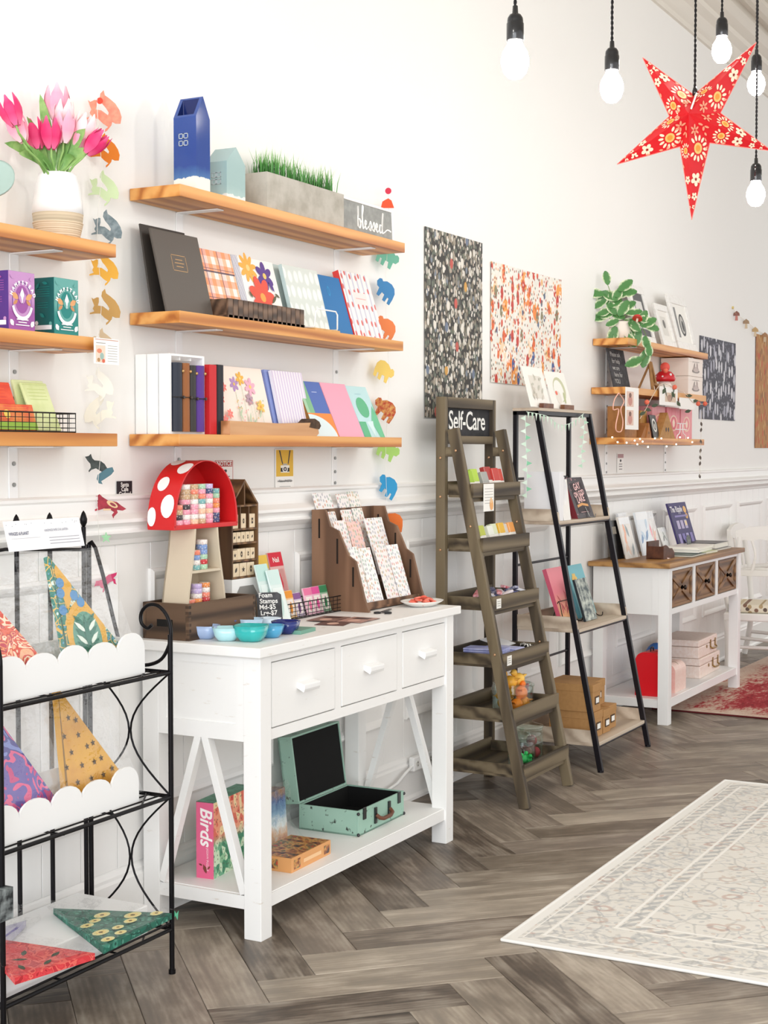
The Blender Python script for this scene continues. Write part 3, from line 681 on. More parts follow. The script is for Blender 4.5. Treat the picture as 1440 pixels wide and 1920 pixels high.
for (px, py, k, lab, off, sc, tilt) in tul:
    c = atv(px, py, off)
    ax = (RGT * math.sin(tilt) + Vector((0, 0, 1)) * math.cos(tilt)).normalized()
    q = Vector((0, 0, 1)).rotation_difference(ax).to_euler()
    basep = c - ax * (.042 * sc)
    t = thing('tulip', lab, 'flower', basep, (0, 0, 0), 'tulips in the white vase'); TUL.append(t)
    for i in range(6):
        s_ = (1.0 if i % 2 else .93) * sc
        o = link('petal', petal[k], t, (0, 0, 0), (0, 0, 0)); o.rotation_euler = (q.to_matrix() @ Euler((0, 0, i * PI / 3 + px)).to_matrix()).to_euler(); o.scale = (s_, s_, s_ * (1 if i % 2 else 1.03))
    e = VM - basep + Vector((random.uniform(-.02, .02), random.uniform(-.02, .02), -.03))
    pts = [ax * .004, ax * -.02] + [(ax * -.02).lerp(e, u) + Vector((0, 0, .012 * math.sin(PI * u))) for u in (.35, .7, 1.0)]
    B().tube(pts, .0032, 6).obj('stem', M_STEM, t)
for j, (px, py, tx, ty, wd) in enumerate([(95, 318, 8, 272, .016), (100, 318, 35, 292, .017), (100, 320, 84, 272, .018), (112, 320, 160, 245, .019), (118, 320, 168, 285, .015), (100, 318, 75, 180, .014), (108, 318, 132, 262, .013), (92, 318, 50, 222, .010), (118, 318, 140, 300, .012)]):
    p0 = atv(px, py, .01); p1 = atv(tx, ty, {0: .17, 1: .14, 5: -.01, 7: .09}.get(j, .03))
    b = B(); leaf_blade(b, (0, 0, 0), p1 - p0, wd, .018, NRM)
    tp = TUL[(0, 8, 2, 5, 6, 4, 3, 1, 9)[j]]
    b.obj('leaf', M_STEM, tp, p0 - Vector(tp.location))
# sage dish on the wall at the edge of the picture
c = W(-14, 339, -.10)
dp_ = B(); dp_.lathe([(.0, -.004), (.045, -.003), (.058, .004), (.060, .012), (.054, .010), (.040, .004), (0, .003)], n=28)
o = dp_.obj('sage_dish', mat('sage_ceramic', '#9fb5ad', .4), None, (c.x, c.y, c.z), (math.radians(62), 0, PAN - PI / 2)); tag(o, 'sage green oval ceramic dish propped beside the vase', 'dish')

def arc_text(parent, s, size, cx, cz, R, a0, a1, m, y, bold=0.0):
    b = B(); n = len(s)
    for i, ch in enumerate(s):
        me = text_mesh(ch, size, 0, bold, 'CENTER'); a = a0 + (a1 - a0) * i / (n - 1); c, s_ = math.cos(a - PI / 2), math.sin(a - PI / 2)
        ox, oz = cx + R * math.cos(a), cz + R * math.sin(a)
        b.add([(ox + v.co.x * c - v.co.y * s_, y, oz + v.co.x * s_ + v.co.y * c) for v in me.vertices], [tuple(p.vertices) for p in me.polygons])
    return b.obj('lettering', C(m), parent)
def tea_box(label, x, dark, lightc, mid):
    w, h, d = .098, .150, .075
    def fr(t):
        z = t.sep(t.co())[2]
        return t.ramp(t.math('DIVIDE', z, h), [(0.0, mid), (.3, mid), (.55, lightc), (1.0, lightc)])
    t = thing('tea_box', label, 'box', (x, -.178, LZ2), (0, 0, 0), 'tea boxes on the left shelf')
    B().box(0, w, 0, d, 0, h).obj('carton', C(dark, .5), t, bevel=.001)
    B().box(.0005, w - .0005, -.0006, 0, .0005, h - .0005).obj('front_panel', mat('tea_front_' + dark.lstrip('#'), rough=.5, fn=fr), t)
    cx, cz = w * .5, h * .50
    wht = '#f2eef0'
    sh = [(disc(cx, cz, .036, .050, 24), dark), (disc(cx, cz, .034, .048, 24), lightc), (disc(cx, cz + .004, .026, .036, 20), mid)]
    for s_ in (-1, 1): sh += [(leafp(cx + s_ * .026, cz + .012, .030, .016, s_ * .5 + (PI if s_ < 0 else 0)), '#dca06a'), (leafp(cx + s_ * .024, cz - .004, .022, .010, s_ * -.6), '#c98a5a'), (leafp(cx + s_ * .038, .018, .02, .014, s_ * .9), wht), (leafp(cx + s_ * .036, h * .9, .02, .010, s_ * .5), lightc)]
    sh += [(leafp(cx, cz + .014, .04, .016, PI / 2), wht), (leafp(cx - .008, cz + .006, .03, .01, PI / 2 + .4), lightc), (leafp(cx + .008, cz + .006, .03, .01, PI / 2 - .4), lightc)]
    arc = [(cx + .040 * math.cos(a), cz - .004 + .046 * math.sin(a)) for a in [PI + .25 + (PI - .5) * k / 12 for k in range(13)]]
    arc2 = [(cx + .032 * math.cos(a), cz - .004 + .036 * math.sin(a)) for a in [PI + .25 + (PI - .5) * k / 12 for k in range(12, -1, -1)]]
    sh += [(arc + arc2, wht), (rect(cx - .022, cx + .022, .026, .029), wht), (rect(cx - .016, cx + .016, .019, .0215), wht), (rect(cx - .026, cx + .026, .012, .0145), wht)]
    decal(t, sh, y=-.0010)
    arc_text(t, 'HAMPSTEAD', .0135, cx, cz + .002, .0405, math.radians(160), math.radians(20), '#ffffff', -.0046, .0006)
    side = [(rect(.008, .067, .012, .024), wht), (disc(.060, .030, .006, n=10), wht), (disc(.012, .028, .005, n=10), lightc)] + [(rect(.014, .060, .10 + .006 * k, .1015 + .006 * k), mid) for k in range(5)] + [(rect(.02, .056, .070 + .006 * k, .0715 + .006 * k), mid) for k in range(3)] + [(leafp(.04, .05, .02, .01, .6), mid), (leafp(.03, .135, .02, .008, .2), mid), (leafp(.055, .128, .02, .008, 2.2), mid)]
    decal(t, side, 'side_print', plane='YZ', x=-.0006)
tea_box('purple tea carton with an arched white title and fox medallion', 2.916, '#4f2a80', '#c08cc0', '#9a4f9c')
tea_box('teal green tea carton with an arched white title and fox medallion', 3.090, '#0c5a58', '#5fa39c', '#12807a')
# wire basket with packets
M_BLKW = mat('black_wire', '#1c1a1b', .45, .5)
def wire_basket(name, label, loc, w, d, h, nx, nz, m, r=.0013, rot=0.0):
    t = thing(name, label, 'basket', loc, (0, 0, rot))
    b = B()
    for z in (0.002, h): b.tube([(0, 0, z), (w, 0, z), (w, d, z), (0, d, z)], r * 1.6, 5, closed=True, smooth=False)
    b.obj('rim', m, t)
    b = B()
    for k in range(1, nz): b.tube([(0, 0, h * k / nz), (w, 0, h * k / nz), (w, d, h * k / nz), (0, d, h * k / nz)], r, 4, closed=True, smooth=False)
    for i in range(nx + 1):
        x = w * i / nx; b.tube([(x, 0, h), (x, 0, .002), (x, d, .002), (x, d, h)], r, 4)
    nd = max(2, int(d / (w / nx)))
    for i in range(nd + 1):
        y = d * i / nd; b.tube([(0, y, h), (0, y, .002), (w, y, .002), (w, y, h)], r, 4)
    g = b.obj('wire_grid', m, t); g['kind'] = 'stuff'
    return t
wire_basket('wire_basket', 'black wire basket of tea packets on the lowest left shelf', (2.72, -.185, LZ3), .445, .11, .052, 17, 4, M_BLKW)
def packet(label, x0, x1, y, h, lean, col, col2, group, z=LZ3 + .006, extra=None):
    r, w, h = book('tea_packet', label, 'packet', x0, x1, y, z, h, lean, .008, mat('foil_' + col.lstrip('#'), col, .35, mottle=(col2, 18, .7)), group, pages=False)
    decal(r, [(rect(w * .15, w * .85, h * (.85 - .07 * k), h * (.865 - .07 * k)), col2) for k in range(4)] + [(rect(0, w, h * .95, h * .957), col2)] + (extra(w, h) if extra else []))
packet('red foil tea packet in the wire basket', 2.82, 3.00, -.150, .135, .05, '#d83a20', '#f2643a', 'packets in the wire basket')
packet('red and green tea packet standing in front of the red one', 2.86, 3.035, -.168, .070, .02, '#d8452a', '#f0a04a', 'packets in the wire basket', extra=lambda w, h: [(rect(0, w, 0, h * .3), '#9cc04a'), (disc(w * .4, h * .6, .012), '#f2d060')])
packet('pale green paper packet at the back of the wire basket', 3.035, 3.155, -.115, .140, .035, '#d3dda0', '#e2e8bc', 'packets in the wire basket')
packet('pale green paper packet at the front of the wire basket', 3.050, 3.150, -.150, .140, .055, '#dbe3ac', '#c9d48e', 'packets in the wire basket')

# ================================================================== ANIMAL GARLANDS
SQ = [(610, 290), (625, 300), (650, 288), (662, 290), (662, 320), (655, 345), (690, 350), (730, 380), (735, 365), (720, 340), (695, 310), (680, 280), (685, 250), (705, 230), (712, 260), (740, 280), (775, 310), (800, 350), (812, 390), (805, 430), (775, 430), (755, 420), (750, 440), (725, 470), (710, 480), (712, 465), (730, 450), (700, 430), (670, 400), (635, 400), (598, 405), (600, 395), (630, 385), (620, 365), (630, 345), (620, 320)]
SQ = [((x - 690) * .27, (360 - y) * .27) for x, y in SQ]
SQ2 = [(585, 1390), (610, 1385), (625, 1370), (635, 1400), (650, 1415), (690, 1418), (720, 1440), (738, 1470), (775, 1462), (785, 1490), (765, 1515), (720, 1545), (695, 1560), (705, 1580), (680, 1575), (665, 1545), (672, 1515), (700, 1495), (660, 1470), (630, 1480), (612, 1497), (608, 1488), (625, 1465), (622, 1440), (600, 1415)]
SQ2 = [((x - 690) * .27, (1470 - y) * .27) for x, y in SQ2]
FOX = [(620, 1665), (655, 1655), (670, 1645), (690, 1665), (730, 1690), (790, 1700), (820, 1725), (855, 1748), (830, 1760), (790, 1755), (795, 1775), (770, 1800), (765, 1815), (755, 1790), (770, 1770), (745, 1755), (700, 1745), (670, 1755), (630, 1765), (630, 1755), (660, 1740), (650, 1720), (658, 1700), (640, 1680)]
FOX = [((x - 730) * .27, (1725 - y) * .27) for x, y in FOX]
BEAR = [(-24, 6), (-21, 13), (-16, 15), (-12, 12), (-4, 17), (8, 18), (17, 14), (22, 6), (22, -6), (20, -18), (14, -18), (14, -8), (10, -8), (8, -18), (2, -18), (2, -7), (-5, -6), (-8, -16), (-14, -16), (-14, -2), (-20, -1)]
STAR = [(x, y) for x, y in starp(0, 0, 11)]
def animal(name, label, cat, px, py, poly, col, group, sc=1.0, yaw=0.0, y=-.048, col2=None, flip=False, tilt=0.0):
    c = W(px, py, y); k = sc / PXM(c); cc, ss = math.cos(tilt), math.sin(tilt)
    pts = [((a * cc - b * ss) * k * (-1 if flip else 1), (a * ss + b * cc) * k) for a, b in poly]
    if flip: pts = pts[::-1]
    m = mat('card_' + col.lstrip('#'), col, .7, mottle=(col2 or col, 60, .8))
    o = B().prism(pts, -.001, .001, 'XZ').obj(name, m, None, c, (0, 0, PAN - PI / 2 + yaw))
    tag(o, label, cat, group); return o
G1 = 'paper animals on the long squirrel garland'
animal('paper_squirrel', 'coral paper squirrel at the top of the garland beside the tulips', 'ornament', 190, 210, SQ, '#f0967c', G1, 1.15, flip=False, col2='#ee7a66')
animal('paper_berry', 'small round red paper berry on the topmost coral squirrel', 'ornament', 187, 189, disc(0, 0, 6, n=12), '#e2402c', G1, 1, y=-.056)
animal('paper_squirrel', 'dark orange paper squirrel behind the drooping tulip', 'ornament', 193, 283, SQ, '#dd7a1c', G1, .95)
animal('paper_squirrel', 'pale green paper squirrel above the grey one', 'ornament', 190, 354, SQ, '#c9dcae', G1, 1.0)
animal('paper_squirrel', 'slate grey paper squirrel level with the vase shelf', 'ornament', 196, 428, SQ, '#6f7f85', G1, 1.0, col2='#97a5aa')
animal('paper_squirrel', 'golden yellow paper squirrel just under the vase shelf', 'ornament', 191, 505, SQ, '#eab042', G1, .95)
animal('paper_squirrel', 'tan brown paper squirrel beside the teal tea carton', 'ornament', 193, 577, SQ, '#c49a58', G1, 1.0)
animal('paper_squirrel', 'beige paper squirrel half covered by the product card', 'ornament', 188, 650, SQ, '#dcc6a4', G1, 1.0)
animal('paper_squirrel', 'white paper squirrel above the cream one', 'ornament', 182, 722, SQ, '#f2efe4', G1, .95)
animal('paper_squirrel', 'cream paper squirrel beside the wire basket', 'ornament', 192, 772, SQ, '#eeeada', G1, 1.05, flip=True)
o = animal('paper_squirrel', 'black speckled paper squirrel with a teal blue tail', 'ornament', 188, 878, SQ2, '#4a5250', G1, 1.0, col2='#2a2e30')
kk = 1 / PXM(W(188, 878, -.048)); tl = [SQ2[i] for i in range(7, 18)]
decal(o, [([(a * kk, b * kk) for a, b in tl], '#46707c')], 'tail', y=-.0016)
o = animal('paper_fox', 'dark red paper fox leaping beside the black tag', 'ornament', 203, 948, FOX, '#a83040', G1, 1.0, col2='#7c2430')
decal(o, [(disc(.012, .004, .018, .008, 14, -.5), '#dcb98c'), (disc(.014, .003, .010, .004, 12, -.5), '#8a2a38'), (rect(-.014, .008, -.014, -.009), '#dcb98c')], 'pattern', y=-.0016)
animal('paper_star', 'small mint green paper star under the red fox', 'ornament', 199, 1008, STAR, '#a9dcae', G1, 1.0)
animal('paper_fox', 'hot pink paper fox hanging behind the wire rack', 'ornament', 200, 1090, FOX, '#d83a70', G1, .75, tilt=.9)
def string(name, label, pts, r, col, cat='garland'):
    o = B().tube(pts, r, 5).obj(name, C(col), None); return tag(o, label, cat)
string('garland_string', 'thin white thread of the squirrel garland', [W(183, 166, -.02)] + [W(186 + 4 * math.sin(y_ / 40.), y_, -.05) for y_ in range(180, 1100, 40)], .0008, '#eceae4')
G2 = 'paper animals on the long bear garland'
animal('paper_bead', 'round red bead above the orange bird on the bear garland', 'ornament', 728, 358, disc(0, 0, 6, n=12), '#cf2f4a', G2, 1)
animal('paper_bird', 'orange red paper bird peeking above the blessed sign', 'ornament', 726, 382, [(-12, -8), (-9, 4), (-4, 7), (2, 10), (8, 6), (13, -8)], '#e8552f', G2, 1)
for (px, py, col, yaw, lab, fl) in ((727, 483, '#6fb59c', .6, 'teal green paper bear under the blessed sign', 1), (722, 545, '#3d7fb4', .7, 'blue paper bear beside the red spined notebook', 0), (723, 615, '#e6814a', .65, 'coral orange paper bear behind the end of the second shelf', 0), (720, 697, '#eccb6a', .75, 'yellow paper bear below the second shelf', 1), (721, 768, '#b0432c', .45, 'red brown spotted paper bear beside the green notebook', 0), (728, 845, '#a5cf6c', .6, 'lime green paper bear under the third shelf', 1), (727, 912, '#2f94c8', .7, 'bright blue paper bear beside the chair rail', 0), (733, 980, '#ee7a34', -.1, 'large orange paper bear at the bottom of the garland', 0)):
    o = animal('paper_bear', lab, 'ornament', px, py, BEAR, col, G2, 1.0 if py == 980 else 1.05, yaw, -.045, flip=bool(fl), col2={'#b0432c': '#dcb060'}.get(col), tilt=.0 if py == 980 else (-.5 if not fl else .5))
string('garland_string', 'thin white thread of the bear garland', [W(727, 345, -.02)] + [W(726 + 3 * math.sin(y_ / 50.), y_, -.045) for y_ in range(360, 1000, 40)], .0008, '#eceae4')

# ================================================================== WHITE CONSOLE TABLE
def worn_fn(t):
    nz = t.noise(t.mp(t.co(), (6, 6, 30)), 3.0, 5)[0]
    return t.mix(t.ramp(nz, [(.66, 0.0), (.74, .5)]), '#f3f2f0', '#cdbfae')
M_WORN = mat('worn_white_paint', rough=.45, fn=worn_fn)
TZ, TL = .875, .130
tb = thing('console_table', 'white three-drawer console table carrying the mushroom shelf and stamps', 'table', (3.635, 0, 0), group=None)
X = lambda v: v - 3.635
B().box(0, 1.37, -.468, -.012, TZ - .030, TZ).obj('tabletop', M_WORN, tb, bevel=.003)
for lx in (3.662, 4.913):
    for ly in (-.452, -.082):
        B().box(X(lx), X(lx) + .060, ly, ly + .060, 0, TZ - .030).obj('leg', M_WORN, tb, bevel=.002)
# aprons: front as a face frame round three drawers
fa = B(); yf0, yf1 = -.444, -.424
for (a, c, z0, z1) in ((3.722, 4.913, .822, .845), (3.722, 4.913, .590, .622), (3.722, 3.734, .622, .822), (4.112, 4.150, .622, .822), (4.538, 4.576, .622, .822), (4.966, 4.972, .622, .822)):
    fa.box(X(a), X(c), yf0, yf1, z0, z1)
fa.obj('front_frame', M_WORN, tb)
for k, (a, c) in enumerate(((3.737, 4.109), (4.153, 4.535), (4.579, 4.911))):
    d = B().box(X(a), X(c), -.446, -.10, .625, .819).obj('drawer', M_WORN, tb, bevel=.0025)
    cx = X((a + c) / 2)
    hb = B(); hb.prism([(-.446, .724), (-.470, .712), (-.474, .722), (-.474, .736), (-.446, .742)], cx - .046, cx + .046, 'YZ').obj('handle', M_WHITE, d, bevel=.003)
for sx in (3.668, 4.953):
    B().box(X(sx), X(sx) + .016, -.392, -.082, .590, .845).obj('side_apron', M_WORN, tb)
    fr = B(); x0 = X(sx) - (.004 if sx < 4 else -.016)
    for (y0, y1, z0, z1) in ((-.392, -.082, .590, .640), (-.392, -.082, .815, .845), (-.392, -.365, .640, .815), (-.109, -.082, .640, .815)): fr.box(x0, x0 + .004, y0, y1, z0, z1)
    fr.obj('side_frame', M_WORN, tb)
    xm = X(sx) + .012
    for s_ in (-1, 1):
        B().bar((xm, -.237 + s_ * .012, .592), (xm, -.237 + s_ * .150, .132), .024, .030, (1, 0, 0)).obj('brace', M_WORN, tb, bevel=.001)
B().box(X(3.722), X(4.913), -.082, -.066, .590, .845).obj('back_apron', M_WORN, tb)
B().box(X(3.680), X(4.955), -.440, -.030, TL - .018, TL).obj('lower_shelf', M_WORN, tb, bevel=.002)
B().box(X(3.722), X(4.913), -.444, -.428, TL - .042, TL - .002).box(X(3.722), X(4.913), -.048, -.032, TL - .042, TL - .018).obj('shelf_rail', M_WORN, tb)
B().box(X(3.668), X(3.684), -.392, -.082, TL - .042, TL - .002).obj('shelf_end_rail', M_WORN, tb)
B().box(X(4.950), X(4.966), -.392, -.082, TL - .042, TL - .002).obj('shelf_end_rail', M_WORN, tb)

# ---- power strip on the skirting
ps = thing('power_strip', 'white four-socket power strip on the wall above the skirting', 'power strip', (5.44, -.024, .125))
B().box(0, .20, -.026, 0, 0, .060).obj('body', M_WHITE, ps, bevel=.006)
for k in range(4):
    B().cyl((.030 + .0 + k * .040, -.0255, .030), (.030 + k * .040, -.0285, .030), .013, n=14).obj('socket', C('#d9d7d2'), ps)
    B().ball((.030 + k * .040, -.0290, .036), .0025, .001, .004, 8, 6).ball((.030 + k * .040, -.0290, .024), .0025, .001, .004, 8, 6).obj('socket_holes', C('#55524e'), ps)
o = B().tube([(5.445, -.040, .150), (5.38, -.045, .135), (5.30, -.045, .105), (5.15, -.045, .085), (4.95, -.040, .060), (4.7, -.04, .03), (4.4, -.04, .012)], .006, 8).obj('power_cable', M_WHITE); tag(o, 'white power cord running from the strip behind the table', 'cord')

# ------------------------------------------------------------------ things on the table
M_CRATE = mat('old_crate_wood', rough=.6, fn=wood_fn('#33241a', '#513c2c', '#6d543f', 'X', 90, 22, 4.0))
cr = thing('wooden_crate', 'dark old wooden crate with dovetailed corners under the mushroom shelf', 'crate', (3.672, -.190, TZ))
cw, cd, ch = .365, .172, .112
B().box(0, cw, 0, .012, 0, ch).obj('front_board', M_CRATE, cr, bevel=.0015)
B().box(0, cw, cd - .012, cd, 0, ch).obj('back_board', M_CRATE, cr, bevel=.0015)
M_CRATEY = mat('old_crate_wood_side', rough=.6, fn=wood_fn('#2c1f16', '#4a3626', '#634b38', 'Y', 90, 22, 4.0))
e = B().box(0, .012, .012, cd - .012, 0, ch).obj('side_board', M_CRATEY, cr, bevel=.0015)
B().box(-.001, .004, .060, .118, .040, .062).obj('hand_hole', C('#0d0a08', .9), e)
B().box(cw - .012, cw, .012, cd - .012, 0, ch).obj('side_board', M_CRATEY, cr, bevel=.0015)
B().box(.012, cw - .012, .012, cd - .012, 0, .010).obj('bottom_board', M_CRATE, cr)
for k in range(6):
    for xx in (-.0008, cw - .012):
        B().box(xx, xx + .0128, -.0008, .0115, .008 + k * .018, .017 + k * .018).obj('dovetail', M_CRATEY, cr)
# ---- mushroom shelf
M_RED = mat('mushroom_red', '#cf1f22', .4)
M_BEIGE = mat('mushroom_beige', '#d3c4ac', .5)
YM0, YM1 = -.168, -.068
ms = thing('mushroom_shelf', 'toadstool shaped display shelf with spotted red cap and beige stem', 'shelf', (3.802, YM0, TZ + .010))
DP = YM1 - YM0
HW, CZ0, CZ1 = .170, .332, .535        # half width and heights of the cap above the crate floor
def capout(hw, h, z0): return [(hw * math.cos(a), z0 + h * math.sin(a) ** .9 if math.sin(a) > 0 else z0) for a in [PI * k / 28 for k in range(29)]]
oc = capout(HW, CZ1 - CZ0, CZ0); ic = capout(HW - .010, CZ1 - CZ0 - .010, CZ0 + .008)
b = B(); n = len(oc)
vs = [(x, 0, z) for x, z in oc] + [(x, DP, z) for x, z in oc] + [(x, 0, z) for x, z in ic] + [(x, DP - .006, z) for x, z in ic]
fs = [(k, k + 1, n + k + 1, n + k) for k in range(n - 1)]; b.add(vs, fs, 0, True)
b.add(vs, [(2 * n + k, 3 * n + k, 3 * n + k + 1, 2 * n + k + 1) for k in range(n - 1)], 0, True)
b.add(vs, [(k, 2 * n + k, 2 * n + k + 1, k + 1) for k in range(n - 1)])
b.add(vs, [tuple(range(3 * n, 4 * n))[::-1], tuple(range(n, 2 * n))])
cap = b.obj('cap', M_RED, ms)
B().box(-HW, HW, 0, DP, CZ0 - .006, CZ0 + .008).obj('cap_shelf', M_RED, ms, bevel=.002)
# white spots lying on the curved outside of the cap
def cap_pt(a, y): return Vector(((HW + .0012) * math.cos(a), y, CZ0 + (CZ1 - CZ0 + .0012) * math.sin(a) ** .9))
spots = [(PI * .905, .030, .030, .024), (PI * .785, .066, .024, .020), (PI * .66, .022, .030, .024), (PI * .585, .075, .026, .022), (PI * .44, .025, .028, .022), (PI * .955, .085, .022, .016)]
for (a, y, ra, ry) in spots:
    vs = [cap_pt(min(PI * .995, a + ra / .17 * math.cos(q)), min(max(y + ry * math.sin(q), .0005), DP - .0005)) for q in [2 * PI * k / 18 for k in range(18)]]
    B().add([cap_pt(a, y)] + vs, [(0, 1 + (k + 1) % 18, 1 + k) for k in range(18)], 0, True).obj('spot', M_WHITE, cap)
for (x_, z_, r_) in ((-.045, .475, .010), (.09, .44, .010)):
    B().prism(disc(x_, z_, r_ * .8, r_, 16), DP - .0085, DP - .0065, 'XZ').obj('spot', M_WHITE, cap)
# stem: S-curved side boards, back and two shelves
def stem_x(z, s_):
    t = z / CZ0; return s_ * (.104 - .042 * (0.5 - 0.5 * math.cos(PI * min(1, t * 1.08))) + .010 * math.sin(PI * t) )
zs = [CZ0 * k / 16 for k in range(17)]
for s_ in (-1, 1):
    poly = [(stem_x(z, s_), z) for z in zs] + [(stem_x(z, s_) - s_ * .008, z) for z in reversed(zs)]
    if s_ > 0: poly = poly[::-1]
    B().prism(poly, 0.002, DP - .002, 'XZ', smooth=False).obj('stem_side', M_BEIGE, ms)
poly = [(stem_x(z, -1), z) for z in zs] + [(stem_x(z, 1), z) for z in reversed(zs)]
B().prism(poly, DP - .008, DP - .002, 'XZ').obj('stem_back', M_BEIGE, ms)
for z in (0.055, .190):
    B().box(stem_x(z, -1) + .006, stem_x(z, 1) - .006, .003, DP - .008, z, z + .008).obj('stem_shelf', M_BEIGE, ms)
B().box(-.11, .11, .003, DP - .004, 0, .008).obj('stem_base', M_BEIGE, ms)
# ---- rolls of washi tape
TAPES = [('pink', '#f0a0b4'), ('coral', '#f08a72'), ('peach', '#f4c3a4'), ('white floral', '#f2ece6'), ('blue', '#7f9cd0'), ('mint green', '#a9d0b0'), ('red', '#cc3b40'), ('lilac', '#c9b4de'), ('tan', '#c9a882'), ('black patterned', '#4a3f44'), ('yellow', '#ecd06a'), ('navy', '#46507c'), ('teal', '#7cb4b4'), ('orange', '#ee9350')]
def tape_fn(c, c2):
    def fn(t):
        v = t.vor(t.mp(t.co(), (160, 160, 160)), 1.0)
        return t.mix(t.ramp(v[0], [(.25, .55), (.4, 0.0)]), c, c2)
    return fn
tape_mesh = {}
for nm, c in TAPES:
    m = mat('tape_' + c.lstrip('#'), rough=.6, fn=tape_fn(c, '#fbf4ec' if nm != 'white floral' else '#d09a9a'))
    tb_ = B(); tb_.lathe([(.0135, 0), (.0175, 0), (.0185, .001), (.0185, .0140), (.0175, .015), (.0135, .015), (.0135, 0)], n=18, mis=[1, 0, 0, 0, 1, 1])
    tape_mesh[nm] = tb_.mesh('washi_tape', [m, C('#efe6d8')])
def tape_stack(where, spots, zb):
    for si, (x, y, cols) in enumerate(spots):
        for k, nm in enumerate(cols):
            o = link('washi_tape', tape_mesh[nm], None, Vector(ms.location) + Vector((x, y, zb + k * .0153)), (0, 0, random.random() * 6))
            tag(o, '%s washi tape roll, %s up in the %s pile %s' % (nm, ORD[k], ORD[si], where), 'tape roll', 'washi tapes ' + where)
tape_stack('under the red cap', [(-.128, .022, ['pink', 'black patterned', 'tan', 'coral']), (-.086, .024, ['pink', 'white floral', 'pink', 'black patterned', 'pink', 'tan', 'tan', 'white floral']), (-.044, .024, ['peach', 'white floral', 'pink', 'pink', 'white floral', 'tan', 'coral', 'tan']), (-.002, .026, ['tan', 'white floral', 'peach', 'white floral', 'teal', 'coral', 'pink', 'mint green']), (.040, .028, ['pink', 'pink', 'peach', 'pink', 'white floral', 'pink', 'navy', 'lilac']), (.088, .036, ['navy', 'navy', 'pink', 'orange', 'coral', 'mint green', 'teal'])], CZ0 + .008)
tape_stack('on the middle stem shelf', [(-.030, .028, ['teal', 'white floral', 'blue', 'coral']), (.012, .030, ['mint green', 'red', 'mint green', 'blue', 'blue', 'white floral'])], .198)
tape_stack('on the low stem shelf', [(-.058, .028, ['yellow', 'teal', 'coral']), (-.018, .030, ['pink', 'mint green', 'orange', 'white floral', 'lilac', 'lilac']), (.030, .034, ['tan', 'mint green', 'red', 'coral', 'white floral', 'orange'])], .063)
# ---- house shaped stamp cabinet on a white box
M_CAB = mat('stained_shelf_wood', rough=.5, fn=wood_fn('#4a3320', '#6d4e31', '#8a6743', 'Z', 90, 22, 3.0))
wb = thing('white_box', 'white arched card box under the little stamp house', 'box', (4.030, -.105, TZ))
B().prism([(0, 0), (.175, 0), (.175, .155), (0, .155)], 0, .078, 'XZ').obj('carton', M_WHITE, wb, bevel=.001)
decal(wb, [([(.02, .0), (.15, 0), (.15, .10), (.125, .13), (.045, .13), (.02, .10)], '#8d8a86')], 'arch_window')
hs = thing('stamp_cabinet', 'house shaped wooden cabinet of little rubber stamps', 'cabinet', (4.030, -.105, TZ + .156))
hw, hd, he, hp = .158, .080, .245, .325
wl = .007
for xx in (0, hw - wl): B().box(xx, xx + wl, 0, hd, 0, he).obj('side_board', M_CAB, hs)
B().prism([(0, 0), (hw, 0), (hw, he), (hw / 2, hp), (0, he)], hd - .005, hd, 'XZ').obj('back_board', mat('dark_back_wood', '#4a3524', .7), hs)
B().prism([(0, he), (hw / 2, hp), (hw / 2, hp - .010), (wl, he - .002)], 0, hd, 'XZ').obj('roof_board', M_CAB, hs)
B().prism([(hw, he), (hw - wl, he - .002), (hw / 2, hp - .010), (hw / 2, hp)], 0, hd, 'XZ').obj('roof_board', M_CAB, hs)
SH = [0, .055, .112, .158, .235]
for z in SH: B().box(wl, hw - wl, .001, hd - .005, z, z + .006).obj('shelf_board', M_CAB, hs)
for xx in (.052, .102): B().box(xx, xx + .005, .002, hd - .005, .164, .235).obj('divider', M_CAB, hs)
B().box(hw / 2 - .003, hw / 2 + .003, .002, hd - .005, .241, hp - .012).obj('divider', M_CAB, hs)
M_STAMP = mat('stamp_wood', '#e9d6b8', .6, mottle=('#d8bf98', 40, .6))
def stamp(x, z, w, h, row, i):
    o = B().box(0, w, 0, .022, 0, h).obj('rubber_stamp', M_STAMP, None, Vector(hs.location) + Vector((x, .004, z)), bevel=.0015)
    tag(o, 'small wooden rubber stamp, %s along the %s of the stamp house' % (ORD[i], row), 'stamp', 'rubber stamps in the stamp house')
    k = (i * 7 + len(row)) % 4; cx, cz = w / 2, h / 2; s_ = min(w, h) * .28
    shp = [disc(cx, cz, s_ * .6, s_, 12), starp(cx, cz, s_), leafp(cx, cz, s_ * 2, s_ * 1.1, 1.0), rect(cx - s_ * .5, cx + s_ * .5, cz - s_, cz + s_)][k]
    decal(o, [(shp, '#4a4038')] + ([(disc(cx, cz, s_ * .3, n=8), '#cdb690')] if k in (0, 3) else []), 'stamp_picture')
for i, (x, w, h) in enumerate(((.010, .034, .046), (.060, .030, .048), (.110, .034, .046))): stamp(x, .1642, w, h, 'upper row', i)
for i in range(5): stamp(.010 + i * .0262, .1182, .0225, .034, 'second row', i)
for i, (x, w, h) in enumerate(((.010, .028, .032), (.040, .045, .036), (.090, .024, .036), (.118, .024, .036))): stamp(x, .0612, w, h, 'third row', i)
for i, (x, w) in enumerate(((.012, .036), (.054, .038), (.098, .040))): stamp(x, .0062, w, .044, 'bottom row', i)
